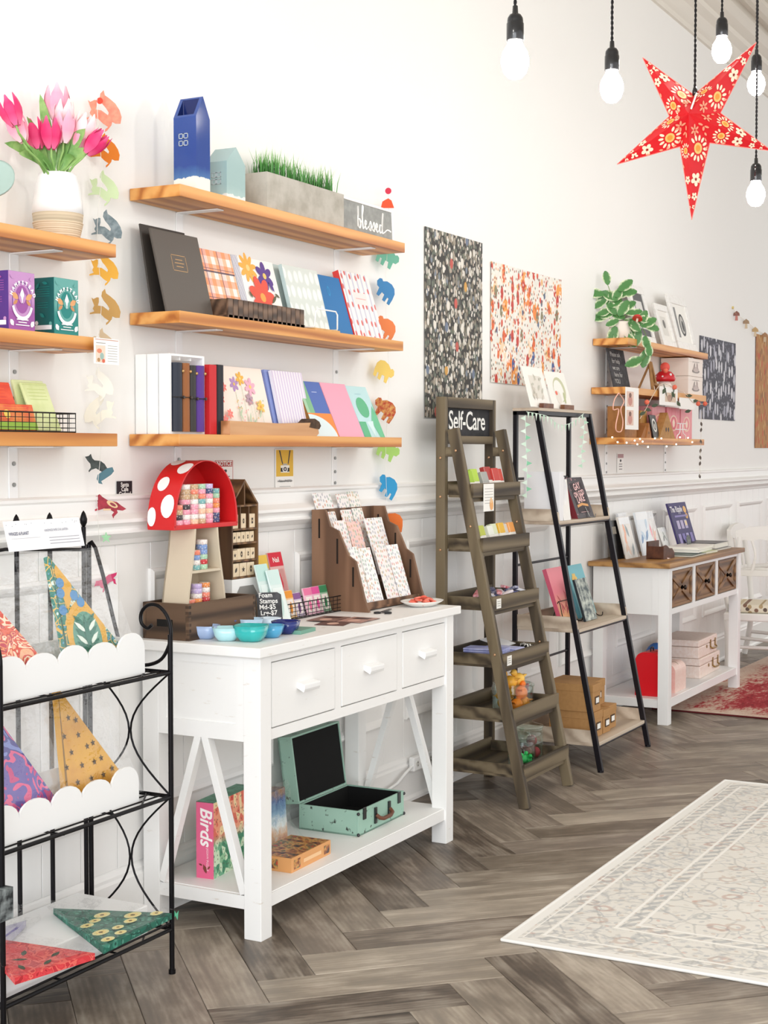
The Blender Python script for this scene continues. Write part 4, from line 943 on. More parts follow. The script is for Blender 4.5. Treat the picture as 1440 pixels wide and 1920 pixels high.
# ---- mushroom stencil card, chalk label
o = B().prism([(0, 0), (.060, 0), (.060, .080), (.045, .088), (0, .086)], 0, .003, 'XZ').obj('stencil_card', C('#f0ebe0'), None, (4.040, -.152, TZ), (-.06, 0, 0), bevel=.0005); tag(o, 'cream card with black mushroom drawings beside the crate', 'card')
sh = []
for (x, z) in ((.012, .07), (.03, .055), (.045, .066), (.014, .035), (.04, .025), (.012, .012)): sh += [(disc(x, z, .006, .004, 10), '#3a332e'), (rect(x - .0015, x + .0015, z - .008, z), '#3a332e')]
decal(o, sh, 'drawings')
ck = thing('chalk_label', 'small chalkboard price label with a wooden back', 'sign', (4.085, -.170, TZ + .012), (-.22, 0, -.70))
B().prism([(0, 0), (.085, 0), (.085, .092), (.072, .100), (.012, .100), (0, .092)], 0, .003, 'XZ').obj('board', mat('slate_board', '#3a3a3c', .8, mottle=('#55555a', 30, .7)), ck)
B().box(.0, .085, .003, .007, 0, .085).obj('backing', mat('oak_easel', '#a57a48', .6, mottle=('#8a6238', 30, .7)), ck)
B().bar((.02, .007, .07), (.02, .045, .012), .008, .006).obj('easel_leg', mat('oak_easel'), ck)
for k, s in enumerate(('Foam', 'Stamps', 'Md-$5', 'Lrg-$7')): text(ck, s, .0215, (.007 + .003 * (k % 2), -.0008, .084 - k * .0195), '#eceae6', bold=.0004)
# ---- small packs and wire basket
def pack(label, x, y, w, h, lean, col, z=TZ, body='#f0e6e2', head=None, yaw=0.0, tx=None, lower=None):
    r = thing('craft_pack', label, 'packet', (x, y, z), (-math.asin(lean / h), 0, yaw), 'craft packs on the white table')
    B().box(0, w, 0, .006, 0, h).obj('bag', C(body, .2), r, bevel=.0015)
    decal(r, [(rect(.002, w - .002, h * .72, h - .002), head or col), (rect(.008, w - .008, .008, h * .66), lower or body), (leafp(w * .5, h * .35, h * .5, w * .35, 1.4), col)], 'pack_print')
    if tx: text(r, tx, h * .14, (w * .5, -.0012, h * .80), '#fdf6f0', align='CENTER', bold=.0003)
YP = -.12
pack('pink clear pack behind the teal packs in the wire basket', 4.150, -.098, .07, .175, .03, '#e58aa0', z=TZ + .05, body='#f2c4c8', lower='#eec0c0')
pack('yellow topped clear pack between the pink and red packs', 4.235, -.098, .075, .175, .04, '#e2b23c', z=TZ + .05, body='#cfc0a8', head='#e6bf4c', lower='#c9b8a0')
pack('red topped clear pack with white lettering', 4.320, -.098, .090, .180, .045, '#cf2f45', z=TZ + .05, body='#dba9a4', head='#cf2038', tx='Nail', lower='#c98f8c')
pack('pale teal clear pack leaning in front of the wire basket', 4.140, -.175, .075, .205, .055, '#bcdcd6', body='#d6e8e4', head='#bfe0da', lower='#e2efec')
pack('second pale teal clear pack leaning on the first', 4.185, -.192, .075, .185, .055, '#c9e2de', body='#dcebe8', head='#cfe6e2', lower='#e8f2f0')
wire_basket('wire_basket', 'small black wire basket of card packs on the white table', (4.230, -.170, TZ + .001), .40, .11, .055, 14, 4, M_BLKW)
for k, (lab, c, hd_) in enumerate((('coral', '#f0b49c', '#f0a890'), ('orange', '#f2c890', '#ee9a30'), ('violet', '#d8c8e0', '#8a5a94'), ('pink', '#f2c4d4', '#ec7ba6'), ('magenta', '#eeb6cc', '#e0559a'), ('green', '#9cc4a4', '#3f8a5c'))):
    pack('%s card pack standing in the wire basket of card packs' % lab, 4.255 + k * .060, -.150 + .004 * (k % 3), .056, .095 - .012 * (k == 2), .025, hd_, z=TZ + .004, body=c, head=hd_, lower='#f6ece6')
B().box(0, .30, 0, .08, 0, .050).obj('white_riser', M_WHITE, None, (4.140, -.105, TZ), bevel=.002); tag(bpy.data.objects['white_riser'], 'low white riser box behind the card packs', 'box')
# ---- little paint bowls
def bowl(label, px, py, r, col, sq=1.0, yaw=0.0, dz=0.0):
    p = G(px, py, TZ); r *= 1.14; h = r * 1.0
    b = B(); b.lathe([(r * .45, 0), (r * .62, .002), (r * .86, h * .4), (r, h), (r * .93, h), (r * .78, h * .42), (r * .5, .006), (0, .005)], n=26, smooth=True)
    # square the rim a little, like pinched ramekins
    b.v = [(x * (1 + .18 * abs(math.sin(2 * math.atan2(y, x)))), y * (1 + .18 * abs(math.sin(2 * math.atan2(y, x)))) * sq, z) for x, y, z in b.v]
    o = b.obj('paint_bowl', mat('bowl_' + col.lstrip('#'), col, .15, coat=.4), None, (p.x, p.y, TZ + dz), (0, 0, yaw)); tag(o, label, 'bowl', 'glazed bowls on the white table')
bowl('periwinkle blue glazed bowl next to the dark crate', 385, 1197, .036, '#a9bfe4', yaw=.3)
bowl('pale aqua glazed bowl between the periwinkle and teal ones', 425, 1201, .036, '#b4e0e6', yaw=.6)
bowl('teal glazed bowl at the front of the bowls', 471, 1202, .043, '#2fb0ae', yaw=.25)
bowl('sky blue glazed bowl between the teal and navy ones', 508, 1195, .034, '#4fa3cc', yaw=.4)
bowl('dark navy glazed bowl at the end of the bowls', 536, 1188, .036, '#1f2f74', yaw=.2)
bowl('light blue glazed bowl behind the aqua ones', 470, 1182, .034, '#bcd8ee', yaw=.5)
bowl('deep blue glazed bowl half hidden behind the periwinkle one', 425, 1184, .034, '#23449c', yaw=.1)
bowl('white blue glazed bowl at the back of the bowls', 505, 1178, .030, '#dbe9f4', yaw=.1)
p = G(560, 1192, TZ)
o = B().box(0, .11, 0, .09, 0, .012).obj('green_pad', C('#6fa08e'), None, (3.972, -.402, TZ), (0, 0, .1), bevel=.001); tag(o, 'flat sage green pad beside the navy bowl', 'pad')
for k, (x, y, a, c, lab) in enumerate(((4.235, -.405, .25, '#6a4a44', 'dark reddish postcard lying flat on the white table'), (4.325, -.420, .05, '#b58c80', 'pinkish postcard lying across the dark one'), (4.300, -.330, .12, '#8c6c62', 'brown postcard lying towards the wooden sticker rack'))):
    o = B().box(0, .15, 0, .10, 0, .0012).obj('postcard', mat('postcard_%d' % k, c, .4, mottle=('#3f2a28', 26, .9)), None, (x, y, TZ + .0005 + .0014 * k), (0, 0, a)); tag(o, lab, 'postcard', 'postcards on the white table')
    decal(o, [(rect(.006, .144, .006, .094), c), (disc(.05, .05, .03, .02, 14), '#d8b0a0'), (rect(.09, .135, .02, .08), '#4a2f2c')], 'picture', plane='XY', z=.0014)
sc_ = thing('scissors', 'small dark scissors lying beside the sticker rack', 'scissors', (4.640, -.345, TZ + .002), (0, 0, .3))
B().bar((0, 0, 0), (.10, .012, 0), .010, .003).bar((0, .014, .003), (.10, .002, .003), .010, .003).obj('blades', mat('dark_steel', '#4a4a4c', .3, .9), sc_)
for y_ in (-.012, .026): B().tube([(-.018 + .016 * math.cos(a), y_ + .011 * math.sin(a), 0.002) for a in [2 * PI * k / 12 for k in range(12)]], .003, 6, closed=True).obj('finger_ring', C('#2a2a2c'), sc_)

# ---- wooden sticker rack
M_RACKW = mat('rustic_rack_wood', rough=.6, fn=wood_fn('#4a3426', '#6b4d38', '#8a6850', 'Z', 50, 14, 5.0))
sr = thing('sticker_rack', 'tiered rustic wooden rack holding sticker sheets', 'rack', (4.625, -.285, TZ))
RW, RD, RH = .46, .235, .362
side = [(0, 0), (RD, 0), (RD, RH), (RD - .055, RH), (RD - .075, RH - .06), (RD - .110, RH - .075), (.085, .20), (.055, .18), (.02, .05)]
for xx in (0, RW - .014):
    pn = B().prism(side, xx, xx + .014, 'YZ').obj('side_panel', M_RACKW, sr, bevel=.002)
    for (y0, z0, z1) in ((.06, .09, .16), (.125, .17, .26), (.20, .26, .33)): B().box(xx - .0006, xx + .0002, y0, y0 + .007, z0, z1).obj('slot', C('#1c130d', .9), pn)
B().box(.014, RW - .014, RD - .012, RD, .02, RH).obj('back_board', M_RACKW, sr)
TIERS = ((.165, .195), (.095, .095), (.025, .012))
for (y, z) in TIERS:
    B().box(.014, RW - .014, y, y + .050, z - .008, z).obj('tier_board', M_RACKW, sr)
    B().box(.014, RW - .014, y, y + .008, z, z + .018).obj('tier_lip', M_RACKW, sr)
def sticker_fn(c, sd):
    def fn(t):
        co = t.mp(t.xz(t.co()), (62, 55, 1), (sd * 3.1, sd * 1.7, 0))
        v = t.vor2(co, 1.0, rnd=.6)
        cols = t.ramp(t.sep(v[1])[0], [(0.0, '#b7b6c0'), (.3, '#d8a58c'), (.5, '#a9bcae'), (.7, '#d99a98'), (.85, '#c9b48c')], 'CONSTANT')
        return t.mix(t.ramp(v[0], [(.26, .85), (.34, 0.0)]), c, cols)
    return fn
nst = 0
for ti, (tname, xs, ws, hs_, cs) in enumerate((('top', (.020, .185, .270), (.125, .080, .080), .235, ('#f3f1f0', '#f4efec', '#f5f0ea')), ('middle', (.045, .140, .275), (.090, .095, .140), .235, ('#f4ecea', '#f0c9c0', '#f3efee')), ('bottom', (.030, .100, .215, .310), (.066, .085, .090, .090), .225, ('#f3efec', '#f5f2f0', '#f0e9e6', '#f2f0f0')))):
    y, z = TIERS[ti]
    for i, (x, w) in enumerate(zip(xs, ws)):
        h = hs_ - .008 * (i % 2)
        o = B().box(0, w, 0, .0025, 0, h).obj('sticker_sheet', mat('sticker_print_%d' % nst, rough=.25, fn=sticker_fn(cs[i], nst)), None, Vector(sr.location) + Vector((x, y + .010 - .001 * i, z + .001)), (-.30, 0, 0))
        nst += 1
        tag(o, '%s sticker sheet standing in the %s tier of the wooden rack, %s along' % ('pink' if cs[i] == '#f0c9c0' else 'white patterned', tname, ORD[i]), 'stickers', 'sticker sheets in the wooden rack')
# ---- dish of coral soaps
ds = B(); ds.lathe([(.045, 0), (.055, .003), (.085, .018), (.088, .021), (.083, .021), (.052, .007), (0, .006)], n=30); ds.v = [(x * 1.15, y * .85, z) for x, y, z in ds.v]
p = G(762, 1136, TZ)
o = ds.obj('white_dish', mat('white_glaze', '#f3f1ec', .2), None, (4.925, -.345, TZ)); tag(o, 'white oval dish of coral tokens at the end of the table', 'dish')
for k in range(14):
    a = k * 2.4; rr = .012 + .05 * (k / 14.0) ** .7
    o = B().lathe([(0, 0), (.013, .001), (.015, .004), (.012, .008), (0, .009)], n=12).obj('coral_token', mat('coral_gloss', '#e8604a', .25, mottle=('#f29a86', 60, .6)), None, (4.925 + 1.1 * rr * math.cos(a), -.345 + .75 * rr * math.sin(a), TZ + .008 + .006 * ((13 - k) // 4)), (random.uniform(-.5, .5), random.uniform(-.5, .5), a))
    tag(o, 'small coral red token heaped in the white oval dish', 'token', 'coral tokens in the dish')

# ================================================================== UNDER THE WHITE TABLE
def suitcase():
    green = mat('chipped_green_paint', rough=.55, fn=lambda t: t.mix(t.ramp(t.noise(t.co(), 35, 5)[0], [(.62, 0.0), (.68, 1.0)]), t.mix(t.noise(t.co(), 9, 3)[0], '#8fb5a4', '#a3c4b4'), '#3c453f'))
    blk = mat('black_lining', '#060606', .95)
    t = thing('green_suitcase', 'distressed mint green suitcase standing open with a black lining', 'suitcase', (4.415, -.360, TL), (0, 0, .02))
    w, d, h = .350, .235, .088; th = .007
    B().box(0, w, 0, th, 0, h).box(0, w, d - th, d, 0, h).box(0, th, th, d - th, 0, h).box(w - th, w, th, d - th, 0, h).box(0, w, 0, d, 0, th).obj('base_tray', green, t, bevel=.001)
    B().box(th, w - th, th, d - th, th, th + .002).box(th, w - th, th, th + .001, th, h - .004).box(th, w - th, d - th - .001, d - th, th, h - .004).box(th, th + .001, th, d - th, th, h - .004).box(w - th - .001, w - th, th, d - th, th, h - .004).obj('base_lining', blk, t)
    lid = thing('lid', '', '', (0, d, h), (math.radians(-8), 0, 0)); del lid['label'], lid['category']; lid.parent = t
    hl, dl = .235, .055
    B().box(0, w, dl - th, dl, 0, hl).box(0, w, 0, dl, 0, th).box(0, w, 0, dl, hl - th, hl).box(0, th, 0, dl, th, hl - th).box(w - th, w, 0, dl, th, hl - th).obj('lid_shell', green, lid, bevel=.001)
    B().box(th, w - th, .004, dl - th, th, hl - th).obj('lid_lining', blk, lid)
    brown = mat('brown_leather', '#6b3f2c', .5)
    B().box(w * .33, w * .37, -.006, 0, .02, h - .012).box(w * .63, w * .67, -.006, 0, .02, h - .012).obj('handle_mounts', mat('dark_steel'), t)
    B().tube([(w * .35, -.006, .050), (w * .36, -.018, .040), (w * .42, -.022, .034), (w * .58, -.022, .034), (w * .64, -.018, .040), (w * .65, -.006, .050)], .007, 8).obj('handle', brown, t)
    for x in (.12, .88): B().box(w * x - .010, w * x + .010, -.004, 0, .052, h + .004).obj('latch', mat('dark_steel'), t)
    for x in (0, w): 
        for z in (.006, h - .010): B().ball((x, 0, z), .006, n=8, m=6).obj('corner_cap', mat('dark_steel'), t)
    o = B().box(0, .07, 0, .05, 0, .004).obj('leather_tag', mat('tan_leather', '#a97f6a', .6), None, (4.56, -.300, TL + .011), (0, .12, .3)); tag(o, 'tan leather tag lying inside the open green suitcase', 'tag')
suitcase()
bb = thing('puzzle_box', 'tall puzzle box with a pink spine and green and red birds', 'box', (3.760, -.215, TL), (0, 0, .10))
w, d, h = .262, .060, .238
def birds_fn(t):
    z = t.sep(t.co())[2]
    v = t.vor2(t.mp(t.xz(t.co()), (55, 45, 1)), 1.0)
    r = t.sep(v[1])[0]
    top = t.ramp(r, [(0, '#e2705c'), (.35, '#f0a080'), (.6, '#d8493f'), (.8, '#f4d8a8')], 'CONSTANT')
    low = t.ramp(r, [(0, '#6fb08c'), (.35, '#cfe6c8'), (.6, '#3f8c6c'), (.85, '#8fc49c')], 'CONSTANT')
    c = t.mix(t.ramp(t.math('DIVIDE', z, .238), [(.42, 0.0), (.56, 1.0)]), low, top)
    return t.mix(t.ramp(v[0], [(.0, .9), (.10, .9), (.14, 0.0)]), c, '#4a3f38')
B().box(.0015, w, 0, d, 0, h - .002).obj('carton', mat('bird_print', rough=.4, fn=birds_fn), bb)
B().box(0, .0015, 0, d, 0, h).obj('spine', C('#e5668e', .4), bb)
B().box(0, w, 0, d, h - .002, h).obj('top_face', mat('green_box_top', '#2f7c5c', .4, mottle=('#5fa88c', 40, .8)), bb)
text(bb, 'Birds', .058, (-.0008, .044, h - .016), '#fdf4f2', 'YZ', .25, .0012, tilt=-PI / 2)
text(bb, 'JIGSAW PUZZLE', .010, (-.0008, .024, h * .40), '#fbe0e6', 'YZ', tilt=-PI / 2)
decal(bb, [(leafp(.030, .03, .03, .012, 1.2), '#7a3a30'), (leafp(.045, .042, .014, .006, .3), '#7a3a30'), (leafp(.016, .035, .014, .006, 2.3), '#7a3a30')], 'leaf_print', plane='YZ', x=-.0008)
wp = thing('wrapped_puzzle', 'clear wrapped landscape puzzle standing behind the orange box', 'box', (4.020, -.205, TL), (-.06, 0, .12))
def scape_fn(t):
    z = t.sep(t.co())[2]; nz = t.noise(t.co(), 22, 4)[0]
    f = t.math('ADD', t.math('DIVIDE', z, .19), t.math('MULTIPLY', t.math('SUBTRACT', nz, .5), .7))
    return t.ramp(f, [(0.0, '#b0694a'), (.2, '#d0a070'), (.38, '#cfd8d8'), (.6, '#7fa3c4'), (.8, '#4c6a9c'), (1.0, '#9c7a5a')])
B().box(0, .235, 0, .045, 0, .185).obj('carton', mat('landscape_print', rough=.4, fn=scape_fn), wp)
M_FILM = clear('clear_film', '#ffffff', .12, .03, .24, 1.0)
ob = thing('puzzle_box', 'flat orange puzzle box lying on the table\'s lower shelf', 'box', (3.930, -.392, TL), (0, 0, .03))
w, d, h = .255, .150, .046
def face_fn(t):
    v = t.noise(t.co(), 30, 4)[0]
    return t.ramp(v, [(.35, '#3a3c40'), (.45, '#a4603c'), (.52, '#d8a05c'), (.6, '#5c6c50'), (.7, '#c44a34')])
B().box(0, w, 0, d, 0, h).obj('carton', C('#e2a468', .45), ob, bevel=.001)
decal(ob, [(rect(.004, w - .004, .004, d - .004), mat('puzzle_print', rough=.3, fn=face_fn))], 'lid_picture', plane='XY', z=h + .0004)
decal(ob, [(rect(.015, .055, .008, h - .008), mat('puzzle_print')), (rect(w - .045, w - .010, .008, h - .010), mat('puzzle_print')), (rect(.075, w - .065, .016, .028), '#f2c898')], 'side_picture')
decal(ob, [(rect(.050, .110, .008, h - .008), mat('puzzle_print')), (rect(.115, .135, .010, h - .012), '#f2c898')], 'end_picture', plane='YZ', x=-.0006)
b = B()
nx, nz = 8, 7; vs = []
for j in range(nz + 1):
    for i in range(nx + 1):
        vs.append((-.02 + .275 * i / nx, -.006 - .006 * math.sin(i * 1.9 + j) - .05 * max(0, 1 - j / 2.5) , -.0 + .004 + .205 * j / nz))
b.add(vs, [(j * (nx + 1) + i, j * (nx + 1) + i + 1, (j + 1) * (nx + 1) + i + 1, (j + 1) * (nx + 1) + i) for j in range(nz) for i in range(nx)], 0, True)
b.obj('clear_wrap', M_FILM, wp)

def smooth(P, n=5):
    P = [Vector(p) for p in P]; pts = []
    for i in range(len(P) - 1):
        p0, p1, p2, p3 = P[max(i - 1, 0)], P[i], P[i + 1], P[min(i + 2, len(P) - 1)]
        for k in range(n):
            t = k / n; pts.append(0.5 * ((2 * p1) + (p2 - p0) * t + (2 * p0 - 5 * p1 + 4 * p2 - p3) * t * t + (3 * p1 - p0 - 3 * p2 + p3) * t ** 3))
    return pts + [P[-1]]
# ================================================================== BLACK WIRE RACK WITH PAPER STARS
RX0, RX1, RYF, RYB = 2.655, 3.325, -.377, -.095
RZS = (.840, .495, .125)
wr = thing('wire_rack', 'black wrought-iron shelf rack with scrolled arms', 'rack', (RX0, RYF, 0))
RWD, RDP = RX1 - RX0, RYB - RYF
M_IRON = mat('black_iron', '#131114', .4, .6)
for x in (0, RWD):
    B().tube([(x, 0, .006), (x, 0, .945)], .0072, 10).obj('front_post', M_IRON, wr)
    B().cyl((x, 0, 0), (x, 0, .012), .010, n=10).obj('foot', M_IRON, wr)
    B().tube([(x, RDP, .006), (x, RDP, 1.185)], .0072, 10).obj('back_post', M_IRON, wr)
    B().tube([(x, RDP, 1.185), (x, RDP - .010, 1.192), (x, RDP - .024, 1.175), (x, RDP - .05, 1.10), (x, RDP - .085, .98), (x, RDP - .11, .90), (x, RDP - .12, .845)], .0058, 8).obj('side_stay', M_IRON, wr)
    # scroll at the top of the front post
    sp = []
    for k in range(34):
        a = -PI / 2 + k * .21; rr = .058 - .0013 * k
        sp.append((x, .072 + (-rr if False else -rr * math.cos(a)) - .005, .935 + .068 * math.sin(a) * (rr / .058)))
    scr = [(x, .135, .852), (x, .075, .856), (x, .03, .875), (x, .004, .915), (x, -.002, .955), (x, .010, .995), (x, .040, 1.022), (x, .075, 1.022), (x, .098, 1.000), (x, .098, .972), (x, .078, .958), (x, .062, .968)]
    B().tube(smooth(scr), .0052, 8).obj('scroll', M_IRON, wr)
    # touching arcs on the side frames
    for (zt, zb) in ((RZS[0], RZS[1]), (RZS[1], RZS[2])):
        for s_ in (-1, 1):
            pts = []
            for k in range(17):
                u = k / 16.0; bow = math.sin(PI * u)
                y = (RDP * .5) + s_ * (RDP * .5) * (1 - bow * .98)
                pts.append((x, y, zb + (zt - zb) * u))
            B().tube(pts, .0030, 6).obj('side_arc', M_IRON, wr)
for i, xb in enumerate((WX(38, 1500, RYB), WX(100, 1500, RYB), WX(163, 1500, RYB))):
    top = 1.235
    p = B().tube([(xb - RX0, RDP + .004, .10), (xb - RX0, RDP + .004, top)], .0065, 8).obj('back_bar', M_IRON, wr)
    B().lathe([(.004, 0), (.010, .012), (.011, .022), (.006, .038), (.001, .046)], (xb - RX0, RDP + .004, top), 10).obj('finial', M_IRON, p)
B().tube([(0, RDP, 1.17), (RWD * .5, RDP + .004, 1.19), (RWD, RDP, 1.17)], .005, 8).obj('back_rail', M_IRON, wr)
for zi, z in enumerate(RZS):
    b = B(); b.tube([(0, 0, z), (RWD, 0, z), (RWD, RDP, z), (0, RDP, z)], .0058, 8, closed=True, smooth=False)
    s0 = b.obj('shelf_frame', M_IRON, wr)
    for k in range(1, 8): B().tube([(0, RDP * k / 8, z), (RWD, RDP * k / 8, z)], .0026, 6).obj('shelf_wire', M_IRON, s0)
    for k in (1, 2): B().tube([(RWD * k / 3, 0, z - .004), (RWD * k / 3, RDP, z - .004)], .0030, 6).obj('cross_wire', M_IRON, s0)
    B().tube([(RWD * .80, 0, z), (RWD, RDP * .30, z)], .0030, 6).obj('corner_wire', M_IRON, s0)
    B().tube([(0, 0, z + .018), (RWD, 0, z + .018)], .0034, 6).obj('front_wire', M_IRON, s0) if zi == 2 else None
def cloud_tray(label, xr, y0, y1, z, n, pitch, hb, ht):
    t = thing('cloud_tray', label, 'tray', (xr - n * pitch, y0, z))
    L = n * pitch; pts = [(0, 0), (L, 0)]
    for i in range(n):
        cx = L - pitch * (i + .5); r = pitch * .5
        hh = ht + (.012 if i == 0 else (.0 if i % 2 else .006))
        for k in range(11):
            a = PI * k / 10; pts.append((cx + r * math.cos(a), hb + hh * math.sin(a)))
    B().prism(pts, 0, .006, 'XZ').obj('cloud_front', M_WHITE, t, bevel=.0012)
    B().box(0, L, .006, y1 - y0, 0, .006).obj('base', M_WHITE, t)
    B().box(0, L, y1 - y0 - .006, y1 - y0, .006, .10).obj('back', M_WHITE, t)
    for xx in (.004, L - .010):
        B().prism([(.006, .006), (y1 - y0 - .006, .006), (y1 - y0 - .006, .10), (.006, hb + .02)], xx, xx + .006, 'YZ').obj('side', M_WHITE, t)
    return t
cloud_tray('white cloud-edged tray on the upper shelf of the wire rack', 3.262, -.338, -.170, RZS[0] + .004, 5, .118, .068, .036)
cloud_tray('white cloud-edged tray on the middle shelf of the wire rack', 3.232, -.338, -.170, RZS[1] + .004, 5, .118, .055, .036)

def ornate_fn(bg, c1, c2, c3, sc=38.0, sd=0.0):
    def fn(t):
        co = t.mp(t.co(), (1, 1, 1), (sd, 0, sd))
        d = t.n('ShaderNodeVectorMath', {0: co, 1: t.n('ShaderNodeVectorMath', {0: t.noise(co, 30, 2)[1], 1: (.012, .012, .012)}, operation='MULTIPLY').outputs[0]}, operation='ADD').outputs[0]
        v = t.vor(d, sc); e = t.vor(d, sc, 'DISTANCE_TO_EDGE'); v2 = t.vor(d, sc * 2.3)
        c = t.mix(t.ramp(v2[0], [(.25, 1.0), (.35, 0.0)]), bg, c3)
        c = t.mix(t.ramp(v[0], [(.22, 1.0), (.27, 0.0)]), c, c1)
        c = t.mix(t.ramp(v[0], [(.10, 1.0), (.13, 0.0)]), c, c2)
        return t.mix(t.ramp(e[0], [(.03, 1.0), (.05, 0.0)]), c, c2)
    return fn
def paisley_fn(cols, sc=14.0, sd=0.0):
    def fn(t):
        n_ = t.noise(t.mp(t.co(), (1, 1, 1), (sd, 0, sd)), sc, 1.5, .5, 1.6)[0]
        k = len(cols); return t.ramp(n_, [(.30 + .40 * i / k, c) for i, c in enumerate(cols)], 'CONSTANT')
    return fn
def clip(poly, tri):
    # keep only the part of a print that lies on the paper
    area_ = sum(tri[i][0] * tri[(i + 1) % 3][1] - tri[(i + 1) % 3][0] * tri[i][1] for i in range(3))
    if area_ < 0: tri = tri[::-1]
    for i in range(3):
        a, b_ = tri[i], tri[(i + 1) % 3]; out = []
        def sd(p): return (b_[0] - a[0]) * (p[1] - a[1]) - (b_[1] - a[1]) * (p[0] - a[0])
        for j in range(len(poly)):
            p, q = poly[j], poly[(j + 1) % len(poly)]; sp, sq = sd(p), sd(q)
            if sp >= 0: out.append(p)
            if (sp >= 0) != (sq >= 0):
                u = sp / (sp - sq); out.append((p[0] + (q[0] - p[0]) * u, p[1] + (q[1] - p[1]) * u))
        poly = out
        if len(poly) < 3: return []
    return poly
def film_sheet(parent, pts, n=7, amp=.006, yoff=-.010):
    # crinkled bag face over the quadrilateral pts (local x,z), in front of the paper
    b = B(); vs = []
    (ax, az), (bx, bz), (cx, cz), (dx, dz) = pts
    for j in range(n + 1):
        v = j / n
        for i in range(n + 1):
            u = i / n
            x = (ax * (1 - u) + bx * u) * (1 - v) + (dx * (1 - u) + cx * u) * v; z = (az * (1 - u) + bz * u) * (1 - v) + (dz * (1 - u) + cz * u) * v
            vs.append((x, yoff - random.uniform(0, amp), z))
    b.add(vs, [(j * (n + 1) + i, j * (n + 1) + i + 1, (j + 1) * (n + 1) + i + 1, (j + 1) * (n + 1) + i) for j in range(n) for i in range(n)], 0, False)
    return b.obj('clear_bag', M_FILM, parent)
def star_pack(label, loc, rot, apex, bl, br, m, bag, header=None, decals=None, edge=None, low=None):
    t = thing('paper_star_pack', label, 'package', loc, rot, 'folded paper star lanterns in clear bags')
    B().prism([bl, br, apex], 0, .018, 'XZ').obj('folded_star', [m], t)
    if edge: B().prism([bl, (bl[0] + .010, bl[1]), (apex[0] + .004, apex[1])], -.0008, .019, 'XZ').obj('folded_edge', C(edge), t)
    if decals: decal(t, [(q, c) for q, c in ((clip(p, [bl, br, apex]), c) for p, c in decals) if q], 'printed_design')
    film_sheet(t, bag)
    B().add([(p[0], .022, p[1]) for p in bag], [(0, 1, 2, 3)]).obj('bag_back', M_FILM, t)
    if header:
        x0, x1, z0, z1 = header
        hc_ = B().box(x0, x1, -.018, -.0165, z0, z1).obj('header_card', C('#f3f2f4'), t)
        w, h = x1 - x0, z1 - z0
        sh = [(rect(x0 + w * .54, x0 + w * .95, z0 + h * (.36 - .10 * k), z0 + h * (.38 - .10 * k)), '#9a9aa4') for k in range(3)] + [(disc(x0 + w * random.random(), z0 + h * (.82 + .1 * random.random()), .0012, n=6), '#8a8c9c') for _ in range(14)] + [(rect(x0 + w * .05, x0 + w * .42, z0 + h * .40, z0 + h * .41), '#b0b0b8')]
        decal(hc_, sh, 'header_print', y=-.0186)
        text(hc_, 'WINGED & PLANET', h * .15, (x0 + w * .03, -.0205, z0 + h * .52), '#5a5f78', sx=.72, bold=.0002)
        text(hc_, 'HANDMADE PAPER STAR LANTERN', h * .12, (x0 + w * .49, -.0205, z0 + h * .58), '#6a6f88', sx=.62)
    return t
ZT = RZS[0] + .012
gold_c = '#dda83c'
sh = []
sh += [(disc(.160, .115, .078, .095, 24), gold_c), (disc(.160, .108, .056, .072, 24), '#5f9a86'), (leafp(.118, .255, .14, .04, 1.4), gold_c), (disc(.100, .290, .016, .022, 14), gold_c)]
for (a, z) in ((.090, .235), (.140, .225), (.160, .205), (.085, .190), (.095, .262)): sh.append((disc(a, z, .016, .014, 10), '#4f8cc0'))
for k in range(7):
    for s_ in (-1, 1): sh.append((leafp(.160 + s_ * .024, .055 + k * .017, .05, .013, PI / 2 - s_ * .9), '#e4efe4' if k % 2 else '#2f7564'))
sh += [(leafp(.160, .11, .13, .02, PI / 2), '#2f7564')]
for k in range(12): sh.append((disc(.09 + k * .024, .02 + .02 * (k % 2), .012, .009, 10), ['#dfeae0', '#3f8a74', gold_c][k % 3]))
star_pack('bagged folded star in teal and gold with a white header card', (2.925, -.315, ZT), (-.26, 0, 0), (.075, .335), (.060, .0), (.345, .0), mat('teal_star_print', rough=.5, fn=ornate_fn('#2f8070', '#d3e4d8', '#e0b45c', '#5c9cc0')), [(-.02, 0), (.35, 0), (.275, .345), (-.03, .345)], (-.085, .205, .352, .430), sh, '#1f5c50')
star_pack('bagged folded star in coral and red beside the teal one', (2.700, -.320, ZT), (-.30, 0, .0), (.02, .30), (.0, 0), (.24, .02), mat('coral_star_print', rough=.5, fn=paisley_fn(['#f2b890', '#d8503c', '#f6e0c4', '#e0664c', '#b8404c', '#f0a070', '#c85060'], 20)), [(-.06, 0), (.27, 0), (.25, .30), (-.06, .31)])
ZM = RZS[1] + .012
st = [(starp(x, z, .010), '#4a330c') for x, z in ((.075, .245), (.045, .20), (.10, .195), (.06, .155), (.125, .16), (.15, .165), (.03, .12), (.09, .115), (.14, .115), (.17, .12), (.06, .075), (.115, .075), (.165, .075), (.205, .085), (.035, .03), (.085, .035), (.135, .03), (.19, .03), (.23, .03), (.10, .235))]
star_pack('bagged folded golden star with dark star cut-outs', (2.985, -.300, ZM), (-.25, 0, 0), (.055, .335), (.0, 0), (.285, .0), mat('gold_star_paper', '#dca42c', .35, .15, mottle=('#c98a1c', 12, .8)), [(-.09, 0), (.30, .0), (.215, .35), (-.05, .345)], None, st, '#8a6418')
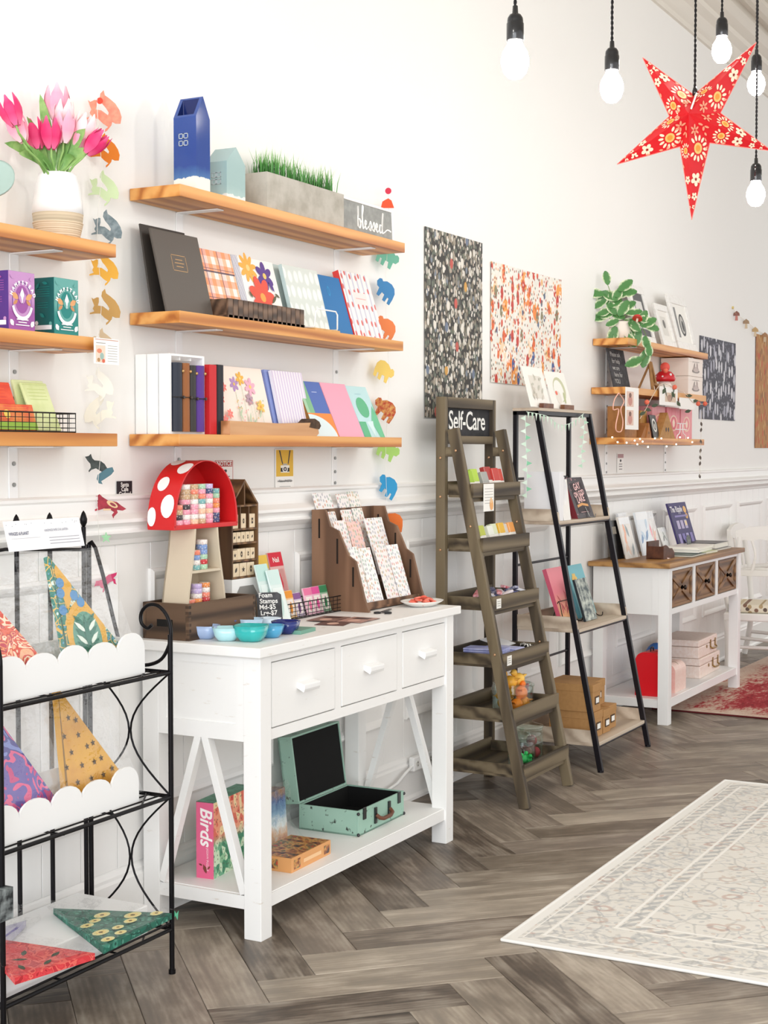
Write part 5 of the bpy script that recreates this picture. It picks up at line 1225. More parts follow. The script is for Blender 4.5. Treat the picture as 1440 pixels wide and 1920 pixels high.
star_pack('bagged folded star in blue, violet and pink', (2.735, -.310, ZM), (-.25, 0, 0), (.04, .32), (.0, 0), (.23, .02), mat('violet_star_print', rough=.5, fn=paisley_fn(['#7f8cc8', '#4a4690', '#e0608c', '#6a5aa4', '#c8407c', '#5a4a94'], 11, 3.0)), [(-.08, 0), (.25, 0), (.20, .32), (-.08, .32)])
# bottom shelf: white box tops with flat packs
o = B().box(0, .63, 0, .245, 0, .080).obj('white_tray', M_WHITE, None, (2.62, -.352, RZS[2] + .004), bevel=.003); tag(o, 'flat white box lid on the bottom shelf of the wire rack', 'box')
ZB = RZS[2] + .086
GP = lambda px, py, l: tuple((G(px, py, ZB + .016) - Vector(l)).xy)
def flat_pack(label, loc, rz, tri, m, bag, decals, tilt=0.0):
    t = thing('paper_star_pack', label, 'package', loc, (tilt, 0, rz), 'folded paper star lanterns in clear bags')
    B().prism(tri, 0, .016, 'XY').obj('folded_star', m, t)
    decal(t, [(q, c) for q, c in ((clip(p, list(tri)[:3]), c) for p, c in decals) if q], 'printed_design', plane='XY', z=.0166)
    n = 7; b = B(); vs = []; (ax, ay), (bx, by), (cx, cy), (dx, dy) = bag
    for j in range(n + 1):
        for i in range(n + 1):
            u, v = i / n, j / n
            vs.append(((ax * (1 - u) + bx * u) * (1 - v) + (dx * (1 - u) + cx * u) * v, (ay * (1 - u) + by * u) * (1 - v) + (dy * (1 - u) + cy * u) * v, .020 + random.uniform(0, .008)))
    b.add(vs, [(j * (n + 1) + i, j * (n + 1) + i + 1, (j + 1) * (n + 1) + i + 1, (j + 1) * (n + 1) + i) for j in range(n) for i in range(n)]).obj('clear_bag', M_FILM, t)
eyes = []
def bary(tri, u, v): return tuple(tri[0][i] + u * (tri[1][i] - tri[0][i]) + v * (tri[2][i] - tri[0][i]) for i in (0, 1))
GT = [GP(100, 1703, (2.960, -.350, ZB)), GP(194, 1777, (2.960, -.350, ZB)), GP(322, 1712, (2.960, -.350, ZB))]
RT = [GP(-40, 1755, (2.640, -.370, ZB)), GP(28, 1834, (2.640, -.370, ZB)), GP(178, 1787, (2.640, -.370, ZB))]
for (u, v, s_) in ((.45, .10, .9), (.62, .14, 1.1), (.15, .35, 1.1), (.32, .22, .8), (.12, .62, 1.2), (.80, .12, .9), (.48, .34, .8), (.05, .85, .9), (.62, .30, .8), (.30, .52, .9)):
    x, y = bary(GT, u, v)
    eyes += [(disc(x, y, .024 * s_, .016 * s_, 14), '#e8e0a0'), (disc(x, y, .015 * s_, .010 * s_, 12), '#f2d888'), (disc(x, y, .006 * s_, .005 * s_, 10), '#6a5a30')]
flat_pack('flat green star pack with yellow eye pattern on the bottom shelf', (2.960, -.350, ZB), 0, GT, mat('green_eye_print', rough=.45, fn=ornate_fn('#1f6a58', '#3f8c78', '#154a40', '#5aa08c', 24)), [(GT[0][0] - .02, GT[0][1] + .01), (GT[1][0] - .01, GT[1][1] - .005), (GT[2][0] + .01, GT[2][1]), (GT[2][0] - .03, GT[0][1] + .02)], eyes)
flat_pack('flat red star pack with dark leaves on the bottom shelf', (2.640, -.370, ZB), 0, RT, mat('red_star_print', rough=.45, fn=paisley_fn(['#b02830', '#d8444a', '#cf3a40', '#e46a60', '#c0303a'], 22)), [(RT[0][0], RT[0][1] + .01), (RT[1][0] - .02, RT[1][1] - .005), (RT[2][0] + .02, RT[2][1]), (RT[2][0] + .02, RT[0][1] - .02)], [(leafp(*bary(RT, u, v), .04, .014, a), '#3a4a34') for u, v, a in ((.3, .3, .6), (.5, .2, 2.2), (.2, .6, .2), (.7, .15, 1.1), (.45, .45, .3))])
flat_pack('empty looking clear star bag lying behind the green pack', (2.80, -.255, ZB), .30, [(.0, .0), (.16, .02), (.02, .10)], mat('violet_slip', '#c9c6d4', .5, mottle=('#6a60a0', 14, .4)), [(-.03, -.03), (.30, -.02), (.30, .16), (-.04, .13)], [(rect(.02, .10, .012, .020), '#6a5ca8')])
o = animal('paper_tag', 'small green paper tag stuck on the rack\'s front post', 'tag', 330, 1715, [(-5, -10), (-1, -2), (3, -10), (5, 8), (1, 2), (-4, 9)], '#5fb890', None, 1.0, y=-.386)
o = B().box(0, .05, 0, .03, 0, .075).obj('black_tin', mat('black_tin_print', '#1c2226', .4, mottle=('#c9d4d4', 30, .5)), None, (2.612, -.405, .345)); tag(o, 'black patterned card hanging on the rack\'s near post', 'card')

# ================================================================== WOODEN LADDER SHELF
M_LAD = mat('ladder_wood', rough=.6, fn=wood_fn('#352b21', '#5a4d3a', '#776951', 'Z', 60, 16, 4.0))
M_LADX = mat('ladder_wood_across', rough=.6, fn=wood_fn('#382e23', '#5f523e', '#7a6c55', 'X', 60, 16, 4.0))
M_COPPER = mat('copper_screw', '#c9a07c', .3, .8)
LX0, LX1 = 5.535, 6.050
ld = thing('ladder_shelf', 'brown wooden ladder shelf with six trays and a chalkboard', 'shelf', (LX0, 0, 0))
LWD = LX1 - LX0
for xx in (0, LWD - .030):
    p = B().box(xx, xx + .030, -.142, -.100, 0, 1.672).obj('back_post', M_LAD, ld, bevel=.002)
    for z in (1.42, 1.26, 1.04, .80, .58, .36, .15): B().ball((xx, -.121, z), .0045, .006, .006, 8, 6).obj('screw', M_COPPER, p)
for xx in (.002, LWD - .034):
    p = B().bar((xx + .016, -.172, 1.540), (xx + .016, -.498, .001), .032, .044, (0, -1, 0)).obj('front_rail', M_LAD, ld, bevel=.002)
    for z, y in ((1.45, -.19), (1.14, -.257), (.62, -.367)): B().ball((xx, y, z), .004, .006, .006, 8, 6).obj('screw', M_COPPER, p)
    B().box(xx + .002, xx + .028, -.20, -.142, 1.425, 1.465).obj('top_joint', M_LADX, ld)
B().box(.030, LWD - .030, -.142, -.110, 1.628, 1.672).obj('sign_rail', M_LADX, ld, bevel=.002)
B().box(.030, LWD - .030, -.142, -.110, 1.478, 1.512).obj('sign_rail', M_LADX, ld, bevel=.002)
cb = B().box(.030, LWD - .030, -.124, -.116, 1.512, 1.628).obj('chalkboard', mat('chalkboard', '#232325', .7, mottle=('#343438', 20, .8)), ld)
text(cb, 'Self-Care', .112, (LWD * .5 - .003, -.1246, 1.540), '#f2f1ec', bold=.0012, align='CENTER', sx=.92, space=.96)
TR = ((1.315, -.255), (1.092, -.300), (.852, -.345), (.620, -.393), (.398, -.440), (.175, -.487))
TRAYZ = []
for (zt, yf) in TR:
    tz = zt - .048
    tr = B().box(.034, LWD - .034, yf + .010, -.142, tz - .010, tz).obj('tray_board', M_LADX, ld)
    B().box(.024, LWD - .002, yf - .006, yf + .008, tz - .010, zt).obj('tray_front', M_LADX, tr, bevel=.0015)
    B().box(.034, LWD - .034, yf + .004, yf + .03, tz - .028, tz - .010).obj('tray_cleat', M_LADX, tr)
    for xx in (.034, LWD - .046): B().box(xx, xx + .012, yf + .008, -.142, tz, zt - .004).obj('tray_side', M_LADX, tr)
    B().box(.034, LWD - .034, -.142, -.130, tz, zt + .008).obj('tray_back', M_LADX, tr)
    TRAYZ.append(tz)
def sachet(label, x, y, z, w, h, lean, col, group, top=.45, yaw=0.0, body='#f3efe8'):
    r = thing('sachet', label, 'packet', (x, y, z), (-math.asin(lean / h), 0, yaw), group)
    B().prism([(0, 0), (w, 0), (w, h), (0, h)], 0, .022, 'XZ').obj('paper_bag', C(body), r, bevel=.003)
    B().box(-.0006, w + .0006, -.0008, .0228, h * (1 - top), h + .001).obj('colour_top', C(col), r, bevel=.003)
    B().box(w * .15, w * .85, -.0016, -.0008, h * .12, h * .42).obj('label', C('#fbf8f2'), r)
Gs = 'sachets on the ladder shelf'
z1 = TRAYZ[0]
for i, (nm, c, x, h) in enumerate((('lime green', '#a3c832', .070, .105), ('light green', '#b7d84a', .140, .110), ('grey', '#a9a9a4', .220, .098), ('dark red', '#b03a34', .275, .118), ('red', '#c8443c', .335, .112), ('coral red', '#d8584c', .395, .108))):
    sachet('%s topped sachet in the top tray of the ladder' % nm, LX0 + x, -.232 + .010 * (i % 2), z1, .062, h, .03, c, Gs, .5)
z2 = TRAYZ[1]
for i, (nm, c, x, h) in enumerate((('olive green', '#b4bc3c', .055, .095), ('yellow green', '#c3cc50', .118, .098), ('white', '#eef0e4', .190, .095), ('pale green', '#dfe6c4', .245, .100), ('golden yellow', '#eab83c', .305, .102), ('pale grey', '#d9d4cc', .362, .095), ('orange', '#f0a458', .412, .100))):
    sachet('%s topped sachet in the second tray of the ladder' % nm, LX0 + x, -.275 + .008 * (i % 2), z2, .055, h, .03, c, Gs, .45)
pc = B().box(0, .105, -.001, 0, -.105, .01).obj('price_sheet', C('#f8f6f0'), None, (LX0 + .115, -.264, 1.302)); tag(pc, 'white price sheet with a pear drawing hanging from the top tray', 'paper')
decal(pc, [(rect(.01, .095, -.012 - .012 * k, -.010 - .012 * k), '#a9a49c') for k in range(6)] + [(disc(.078, -.078, .018, .024, 14, .2), '#eeb070'), (disc(.074, -.060, .010, .012, 12), '#f2c894')], 'sheet_print', y=-.0014)
# third tray: a heap of blue, white and pink wrapped bars
z3 = TRAYZ[2]
for k in range(16):
    c = ['#3f4fa8', '#e8e8f0', '#c8505c', '#5c78c8', '#f0e0e4', '#28306c'][k % 6]; nm = ['blue', 'white', 'red', 'light blue', 'pinkish', 'navy'][k % 6]
    o = B().box(-.035, .035, -.012, .012, 0, .012).obj('wrapped_bar', mat('wrapper_' + c.lstrip('#'), c, .3, mottle=('#f4f4f8', 60, .5)), None, (LX0 + .075 + (k % 8) * .050, -.305 + .055 * (k // 8) + random.uniform(-.01, .01), z3 + .022 + .014 * (k % 3)), (random.uniform(-.2, .2), random.uniform(-.35, .35), random.uniform(-1.2, 1.2)), bevel=.003)
    tag(o, '%s wrapped bar heaped in the third ladder tray, %s of its kind' % (nm, ORD[k // 6]), 'bar', 'wrapped bars in the third tray')
for (i, zt, yf) in ((2, .852, -.345), (3, .620, -.393)):
    o = B().box(0, .045, -.001, 0, 0, .040).obj('price_tag', C('#f4f2ec'), None, (LX0 + .055, yf - .0065, zt - .050)); tag(o, 'small white price tag on the %s ladder tray' % ORD[i], 'tag', 'price tags on the ladder')
    decal(o, [(rect(.006, .036, .028 - .009 * k, .030 - .009 * k), '#8a857c') for k in range(3)], 'tag_print', y=-.0014)
# fourth tray: folded cloths, envelope, zebra scrunchie
z4 = TRAYZ[3]
def cloth(label, x, y, w, d, n, col, rz):
    t = thing('folded_cloth', label, 'cloth', (x, y, z4), (0, 0, rz))
    for k in range(n): B().prism([(0, 0), (w, 0), (w + .004, .004), (w, .008), (0, .008), (-.004, .004)], 0, d, 'XZ').obj('fold', mat('cloth_' + col.lstrip('#'), col, .8, mottle=('#e4e6f4', 14, .5)), t, (0.002 * (k % 2), 0, k * .0088), bevel=.002)
cloth('lavender blue folded cloth in the fourth ladder tray', LX0 + .072, -.372, .10, .17, 7, '#9aa0d8', .12)
cloth('pale lilac folded cloth beside the blue pack', LX0 + .190, -.378, .075, .15, 6, '#b9bce4', -.1)
o = B().box(0, .15, 0, .11, 0, .003).obj('white_envelope', C('#f4f4f6'), None, (LX0 + .265, -.290, z4 + .042), (.25, 0, .05)); tag(o, 'white envelope standing up in the fourth ladder tray', 'envelope')
o = B().box(0, .09, 0, .05, 0, .030).obj('blue_pack', mat('blue_pack', '#3f86cc', .3, mottle=('#e8f0f8', 40, .9)), None, (LX0 + .265, -.378, z4), (0, 0, .1), bevel=.006); tag(o, 'blue and white soft pack in the fourth ladder tray', 'packet')
def zebra_fn(t):
    w_ = t.n('ShaderNodeTexWave', {'Vector': t.co(), 'Scale': 22.0, 'Distortion': 6.0, 'Detail': 2.0}).outputs[1]
    return t.ramp(w_, [(.45, '#1c1a1a'), (.55, '#f0ece4')])
sz = B()
pts = [(math.cos(a) * .034, math.sin(a) * .030, .024 + .006 * math.sin(5 * a)) for a in [2 * PI * k / 40 for k in range(40)]]
sz.tube(pts, [.016 + .005 * math.sin(11 * 2 * PI * k / 40) for k in range(40)], 10, closed=True)
o = sz.obj('scrunchie', mat('zebra_cloth', rough=.8, fn=zebra_fn), None, (LX0 + .415, -.345, z4), (.25, .2, 0)); tag(o, 'black and white zebra scrunchie in the fourth ladder tray', 'scrunchie')
# jars
M_GLASS = clear('jar_glass', '#f8fcfa', .05, .03, .26)
def jar(label, x, y, z, r, h, lid=False):
    t = thing('glass_jar', label, 'jar', (x, y, z), (0, 0, 0), 'glass jars on the ladder shelf')
    b = B(); b.lathe([(r * .9, 0), (r, .006), (r, h * .86), (r * .94, h * .95), (r * .96, h), (r * .90, h), (r * .92, h * .86), (r * .93, .010), (0, .006)], n=28); b.obj('jar_body', M_GLASS, t)
    if lid:
        B().lathe([(r * 1.0, 0), (r * 1.02, .004), (r * 1.0, .012), (r * .4, .022), (r * .16, .026), (r * .2, .040), (0, .044)], (0, 0, h), 28).obj('jar_lid', M_GLASS, t)
    return t
def fish(label, x, y, z, r, col, group, rz=0.0):
    b = B(); b.ball((0, 0, r * .9), r, r * .85, r * .9, 14, 10); b.ball((r * .9, 0, r * 1.9), r * .5, r * .45, r * .5, 12, 8); b.prism([(r * 1.2, r * 1.8), (r * 1.75, r * 1.9), (r * 1.2, r * 2.05)], -r * .2, r * .2, 'XZ'); b.prism([(-r * .7, r), (-r * 1.5, r * 1.5), (-r * .8, r * 1.5)], -r * .3, r * .3, 'XZ')
    o = b.obj('bath_toy', mat('rubber_' + col.lstrip('#'), col, .35), None, (x, y, z), (0, 0, rz)); tag(o, label, 'toy', group)
z5 = TRAYZ[4]
jar('glass jar of orange and yellow ball toys in the fifth tray', LX0 + .235, -.345, z5, .086, .125)
for k, (dx, dy, dz, c) in enumerate(((-.03, -.03, .008, '#f08a28'), (.03, -.03, .008, '#f2a23c'), (0, .03, .008, '#ecb040'), (-.03, .02, .050, '#f0a030'), (.03, .015, .050, '#e8bc48'), (0, -.035, .052, '#f07a20'), (-.02, .0, .092, '#f0b040'), (.03, -.01, .096, '#f2c054'))):
    fish('%s round bath toy in the jar, %s of its colour' % (['orange', 'amber', 'golden', 'amber', 'golden', 'orange', 'amber', 'golden'][k], ORD[[0, 0, 0, 1, 1, 1, 2, 2][k]]), LX0 + .235 + dx * 1.2, -.345 + dy * 1.2, z5 + dz * 1.1, .031, c, 'bath toys in the jar', k * 1.3)
t_ = thing('plastic_tub', 'clear tub of pink toys in the fifth ladder tray', 'tub', (LX0 + .400, -.330, z5), group='glass jars on the ladder shelf')
B().lathe([(.036, 0), (.042, .085), (.044, .088), (.040, .088), (.034, .004), (0, .004)], n=24).obj('tub', M_GLASS, t_)
B().lathe([(.045, 0), (.045, .008), (.030, .014), (0, .015)], (0, 0, .088), 24).obj('tub_lid', M_GLASS, t_)
for k in range(4):
    fish('pink bath toy in the clear tub, %s from its bottom' % ORD[k], LX0 + .400 + .010 * (-1) ** k, -.330 + .008 * (k % 2), z5 + .006 + .024 * k, .018, ['#e02c62', '#e8477c', '#d8285c', '#ee5c8c'][k], 'bath toys in the jar', k * 2.1)
z6 = TRAYZ[5]
jar('glass jar of green ball toys in the bottom ladder tray', LX0 + .225, -.395, z6, .058, .12, True)
jar('glass jar of dark red ball toys in the bottom ladder tray', LX0 + .375, -.365, z6, .060, .135, True)
for k in range(5): fish('bright green toy in the jar of the bottom tray, %s one' % ORD[k], LX0 + .225 + .026 * math.cos(k * 1.26), -.395 + .026 * math.sin(k * 1.26), z6 + .007 + (.008 if k % 2 else 0), .020, ['#3fd070', '#58dc84', '#2fc060', '#4cd478', '#36c868'][k], 'green toys in the bottom jar', k)
for k in range(5): 
    o = B().ball((0, 0, 0), .024, n=14, m=10).obj('bath_ball', mat('plum_red', '#a83a44', .5), None, (LX0 + .375 + .026 * math.cos(k * 1.57), -.365 + .026 * math.sin(k * 1.57), z6 + .031 + (.044 if k == 4 else 0))); tag(o, 'dark red ball in the bottom tray jar, %s one' % ORD[k], 'ball', 'red balls in the bottom jar')

# ================================================================== BLACK METAL LADDER SHELF
KX0, KX1 = 6.350, 7.020
bk_ = thing('metal_shelf', 'black metal leaning shelf with three pale wood boards', 'shelf', (KX0, 0, 0))
KW = KX1 - KX0
M_BMET = mat('black_metal', '#18141a', .4, .4)
for xx in (0, KW):
    B().box(xx - .010, xx + .010, -.118, -.098, 0, 1.630).obj('back_post', M_BMET, bk_, bevel=.001)
    B().bar((xx, -.212, 1.630), (xx, -.530, .004), .020, .024, (0, -1, 0)).obj('front_leg', M_BMET, bk_, bevel=.001)
    B().cyl((xx, -.530, 0), (xx, -.530, .010), .014, n=10).obj('foot', M_BMET, bk_)
    B().box(xx - .010, xx + .010, -.222, -.098, 1.615, 1.632).obj('top_bar', M_BMET, bk_)
B().box(0, KW, -.222, -.204, 1.615, 1.632).obj('top_bar', M_BMET, bk_); B().box(0, KW, -.116, -.098, 1.615, 1.632).obj('top_bar', M_BMET, bk_)
M_PALE = mat('pale_wood', rough=.5, fn=wood_fn('#a99684', '#c2b09c', '#d3c3b0', 'X', 60, 18, 3.0))
B().box(-.012, KW + .012, -.228, -.096, 1.632, 1.646).obj('top_board', M_PALE, bk_, bevel=.002)
for (z, yf) in ((1.128, -.325), (.640, -.418), (.130, -.515)):
    bd = B().box(-.004, KW + .004, yf, -.120, z - .016, z).obj('shelf_board', M_PALE, bk_, bevel=.002)
    d = -.120 - yf
    for xx in (-.004, KW - .008):
        B().prism([(yf, z), (-.120, z), (-.120, z + .055), (yf + .03, z + .055), (yf + .006, z + .040)], xx, xx + .012, 'YZ').obj('side_lip', M_PALE, bd, bevel=.001)
    B().box(.008, KW - .008, -.132, -.120, z, z + .050).obj('back_lip', M_PALE, bd)
    B().cyl((0, yf + .006, z - .020), (KW, yf + .006, z - .020), .006, n=8).obj('front_rod', M_BMET, bk_)
for z in (1.32, .92, .45): B().cyl((0, -.108, z), (KW, -.108, z), .006, n=8).obj('cross_rod', M_BMET, bk_)
# prints on top with block stands
def art_print(label, x, w, h, shapes, yaw=0.0):
    r, w, h = book('art_print', label, 'print', x, x + w, -.178, 1.652, h, .05, .003, '#f6f3ec', 'art prints on the metal shelf', pages=False, yaw=yaw)
    decal(r, shapes(w, h))
art_print('faint grey art print on the metal shelf\'s top', 6.365, .245, .195, lambda w, h: [(rect(w * .22, w * .78, h * .22, h * .78), '#e2ddd2')] + [(leafp(w * random.uniform(.25, .75), h * random.uniform(.25, .75), .04, .014, random.random() * 3), random.choice(['#cfc8ba', '#d8d0c4', '#c4c2b4'])) for _ in range(16)])
art_print('art print of a figure under a green leafy arch', 6.640, .255, .185, lambda w, h: [(disc(w * .55, h * .52, w * .30, h * .34, 20), '#c9cba8'), (disc(w * .50, h * .48, w * .24, h * .30, 20), '#f6f3ec'), (disc(w * .42, h * .30, w * .12, h * .18, 14), '#e8e2d8'), (disc(w * .34, h * .42, w * .06, h * .06, 10), '#e8705c'), (disc(w * .7, h * .3, w * .05, h * .16, 12), '#b9c092')])
for (x, lab, c) in ((6.450, 'dark wooden block holding the faint grey print', '#5c3428'), (6.715, 'brown wooden block holding the leafy arch print', '#6d4228')):
    o = B().box(0, .125, 0, .022, 0, .024).obj('block_stand', mat('block_' + c.lstrip('#'), c, .5, mottle=('#8a5a3c', 30, .6)), None, (x, -.205, 1.646), bevel=.001); tag(o, lab, 'stand', 'block stands')
# mint bunting
def bunting(label, path, n, col, fl=.028, name='bunting'):
    t = thing(name, label, 'bunting', path[0]); o0 = Vector(path[0]); P = smooth([Vector(p) - o0 for p in path], 8)
    B().tube(P, .0012, 5).obj('string', C('#dfeee2'), t)
    m = [C(c) for c in col]; Ls = [0.0]
    for i in range(1, len(P)): Ls.append(Ls[-1] + (P[i] - P[i - 1]).length)
    for k in range(n):
        s_ = Ls[-1] * (k + .5) / n; i = max(j for j in range(len(Ls)) if Ls[j] <= s_); i = min(i, len(P) - 2)
        p = P[i].lerp(P[i + 1], (s_ - Ls[i]) / max(1e-6, Ls[i + 1] - Ls[i])); d = (P[i + 1] - P[i]).normalized()
        if abs(d.z) > .8: a, c_, tip = p + Vector((0, 0, fl * .45)), p - Vector((0, 0, fl * .45)), p + RGT * (fl * (1 if k % 2 else -1))
        else: a, c_, tip = p - d * fl * .45, p + d * fl * .45, p + Vector((0, 0, -fl * 1.2))
        off = _h * -.001
        b = B(); b.add([a, c_, tip, a + off, c_ + off, tip + off], [(0, 1, 2), (5, 4, 3), (0, 3, 4, 1), (1, 4, 5, 2), (2, 5, 3, 0)]); b.obj('flag', m[k % len(m)], t)
MINT = ('#cfe6d2', '#b9dcc2', '#dff0e0')
bunting('mint paper bunting draped over the metal shelf\'s front edge', [W(x, y, -.235) for x, y in ((987, 772), (1025, 780), (1048, 796), (1070, 793), (1095, 775))], 16, MINT)
bunting('mint paper bunting hanging down beside the white display stand', [W(x, y, -.24) for x, y in ((985, 778), (986, 830), (988, 880), (987, 935))], 13, MINT + ('#7fc49c',), .024)
bunting('mint paper bunting hanging down inside the metal shelf', [W(x, y, -.22) for x, y in ((1096, 778), (1094, 820), (1090, 850), (1092, 878))], 11, MINT, .022)
# middle shelf: white display and book
wd = thing('paper_display', 'white card display box with loose sheets on the metal shelf', 'stand', (6.368, -.318, 1.129))
B().box(0, .050, 0, .175, 0, .225).obj('box', mat('white_card', '#efeef0', .6), wd, bevel=.001)
for k in range(4): B().box(.056 + .011 * k, .0575 + .011 * k, .004, .15, 0, .205 - .012 * k).obj('sheet', mat('white_card'), wd, rot=(0, .06, 0))
B().box(.05, .135, -.004, -.002, .0, .19).obj('front_sheet', C('#f4f1ec'), wd, rot=(-.12, 0, 0))
r, w, h = book('dark_book', 'dark book with pink lettering on the metal shelf', 'book', 6.640, 6.862, -.305, 1.129, .205, .07, .030, mat('book_floral', rough=.4, fn=lambda t: t.mix(t.ramp(t.vor(t.mp(t.co(), (42, 1, 42)), 1.0)[0], [(.16, 1.0), (.2, 0.0)]), '#2a1820', '#d8909c')), spine='#7a2430')
decal(r, [(rect(w * .18, w * .86, h * .12, h * .86), '#2c1a20'), ([(w * .2, h * .26), (w * .5, h * .31), (w * .85, h * .27), (w * .85, h * .33), (w * .5, h * .37), (w * .2, h * .32)], '#dca060'), (rect(w * .3, w * .75, h * .14, h * .15), '#e8b8b8')])
for k, s in enumerate(('GAY', 'ON GOD', 'LAKE')): text(r, s, .046 if k != 1 else .034, (w * .52, -.0018, h * .70 - k * h * .155), '#f4c8c8', align='CENTER', bold=.0012, tilt=.12)
o = B().tube([(0, .02, .05), (0, -.004, .002), (0, -.03, .002), (0, -.034, .018)], .0025, 6).obj('wire_easel', M_STEEL, None, (6.78, -.307, 1.130)); tag(o, 'small wire easel under the dark pink-lettered book', 'easel')
# second shelf: three books on wire easels
def easel(label, x, y, z, w, m):
    t = thing('wire_easel', label, 'easel', (x, y, z), group='wire easels')
    for xx in (0, w): B().tube(smooth([(xx, .06, .004), (xx, .03, .10), (xx, .008, .03), (xx, -.012, .004), (xx, -.034, .003), (xx, -.038, .020)]), .0022, 6).obj('wire_arm', m, t)
    B().cyl((0, .03, .10), (w, .03, .10), .0022, n=6).obj('wire_bar', m, t)
r, w, h = book('pink_book', 'coral pink book on a wire easel of the metal shelf', 'book', 6.535, 6.735, -.270, .643, .265, .085, .020, mat('coral_book', rough=.5, fn=lambda t: t.ramp(t.math('DIVIDE', t.sep(t.co())[2], .265), [(.0, '#f2b87c'), (.3, '#f0a890'), (.55, '#ea8490'), (1.0, '#ee8c98')])), spine='#d8607c')
decal(r, [(leafp(w * random.uniform(.2, .7), h * random.uniform(.2, .6), .05, .012, random.uniform(.5, 2.5)), '#c86068') for _ in range(9)])
easel('black wire easel under the coral pink book', 6.545, -.275, .641, .14, M_BLKW)
r, w, h = book('blue_book', 'light blue book with a yellow blossom and white title', 'book', 6.775, 6.985, -.275, .643, .262, .085, .022, '#7cc0cc', spine='#6cb0c0')
decal(r, flower(w * .3, h * .72, .034, '#f0c86c', '#e8a04c', 7, .2, .55) + [(rect(w * .30, w * .80, h * (.48 - .10 * k), h * (.53 - .10 * k)), '#d4ecee') for k in range(4)])
easel('black wire easel under the light blue book', 6.815, -.285, .641, .12, M_BLKW)
r, w, h = book('comic_book', 'dark comic book standing in front of the light blue one', 'book', 6.648, 6.800, -.345, .643, .205, .06, .012, mat('comic_print', '#3c4c50', .4, mottle=('#c9d0c4', 30, 1.0)), spine='#1f2c34')
# kraft boxes
M_KRAFT = mat('kraft_card', '#b98c58', .75, mottle=('#ab7f4e', 60, .5))
def kraft(label, x, y, z, w, d, h):
    t = thing('kraft_box', label, 'box', (x, y, z), (0, 0, random.uniform(-.02, .02)), 'kraft storage boxes')
    B().box(.002, w - .002, .002, d - .002, 0, h - .02).obj('carton', M_KRAFT, t, bevel=.001)
    B().box(0, w, 0, d, h - .034, h).obj('lid', M_KRAFT, t, bevel=.0015)
    lh = B().box(w * .5 - .026, w * .5 + .026, -.0015, .002, h * .26, h * .26 + .036).obj('label_holder', mat('bronze_plate', '#5a4632', .4, .6), t)
    B().box(w * .5 - .020, w * .5 + .020, -.0022, -.0015, h * .26 + .006, h * .26 + .030).obj('paper_label', C('#fbfaf6'), lh)
KZ = .131
kraft('large kraft box at the bottom beside the ladder', 6.448, -.462, KZ, .112, .225, .118)
kraft('large kraft box stacked on the bottom one beside the ladder', 6.440, -.458, KZ + .119, .112, .225, .126)
kraft('small kraft box in the middle of the bottom row', 6.572, -.462, KZ, .098, .20, .110)
kraft('small kraft box at the end of the bottom row', 6.684, -.448, KZ, .106, .20, .112)
kraft('kraft box stacked on the two small ones', 6.598, -.400, KZ + .113, .160, .215, .120)

# ================================================================== BROWN-TOPPED CONSOLE
DZ, DL = .858, .132
M_OAK = mat('honey_oak', rough=.45, fn=wood_fn('#7c5630', '#a27643', '#b98c55', 'X', 70, 18, 3.0))
M_DRW = mat('brown_drawer_wood', rough=.5, fn=wood_fn('#5c3f28', '#7d5a3a', '#96704a', 'X', 70, 18, 3.0))
dc = thing('console_table', 'white console table with brown top and three carved brown drawers', 'table', (7.560, 0, 0))
Q = lambda v: v - 7.560
B().box(0, 1.505, -.465, -.012, DZ - .026, DZ).obj('tabletop', M_OAK, dc, bevel=.003)
for lx in (7.600, 8.982):
    for ly in (-.448, -.085): B().box(Q(lx), Q(lx) + .058, ly, ly + .058, 0, DZ - .026).obj('leg', M_WHITE, dc, bevel=.002)
ff = B()
for (a, c, z0, z1) in ((7.655, 8.985, .812, .832), (7.655, 8.985, .582, .612), (8.070, 8.108, .612, .812), (8.522, 8.560, .612, .812)): ff.box(Q(a), Q(c), -.440, -.420, z0, z1)
ff.obj('front_frame', M_WHITE, dc)
for k, (a, c) in enumerate(((7.658, 8.068), (8.110, 8.520), (8.562, 8.982))):
    d = B().box(Q(a), Q(c), -.430, -.10, .614, .810).obj('drawer', M_DRW, dc, bevel=.001)
    x0, x1, z0, z1 = Q(a) + .004, Q(c) - .004, .616, .808; cx, cz = (x0 + x1) / 2, (z0 + z1) / 2; y0 = -.430
    fm = .045
    b = B()
    for (A, Bb) in (((x0, z0), (x1, z0)), ((x1, z0), (x1, z1)), ((x1, z1), (x0, z1)), ((x0, z1), (x0, z0))):
        pass
    b.box(x0, x1, y0 - .006, y0, z0, z0 + .016).box(x0, x1, y0 - .006, y0, z1 - .016, z1).box(x0, x0 + .03, y0 - .006, y0, z0 + .016, z1 - .016).box(x1 - .03, x1, y0 - .006, y0, z0 + .016, z1 - .016)
    b.obj('drawer_frame', M_DRW, d, bevel=.001)
    for s_, nm in ((1, 0), (-1, 1)):
        B().bar((x0 + .02, y0 - .004, cz - s_ * (z1 - z0) * .42), (x1 - .02, y0 - .004, cz + s_ * (z1 - z0) * .42), .010, .030, (0, 0, 1)).obj('carved_diagonal', M_DRW, d, bevel=.002)
    for sx in (-1, 1):
        B().add([(cx, y0 - .001, cz), (cx + sx * .13, y0 - .001, cz + .055), (cx + sx * .13, y0 - .001, cz - .055), (cx + sx * .095, y0 - .010, cz)], [(0, 1, 3), (1, 2, 3), (2, 0, 3)]).obj('carved_facet', M_DRW, d)
    B().lathe([(.006, 0), (.006, .010), (.014, .016), (.012, .024), (0, .027)], (0, 0, 0), 14).obj('knob', mat('dark_iron_knob', '#2c221c', .4, .5), d, (cx, y0 - .008, cz), (PI / 2, 0, 0))
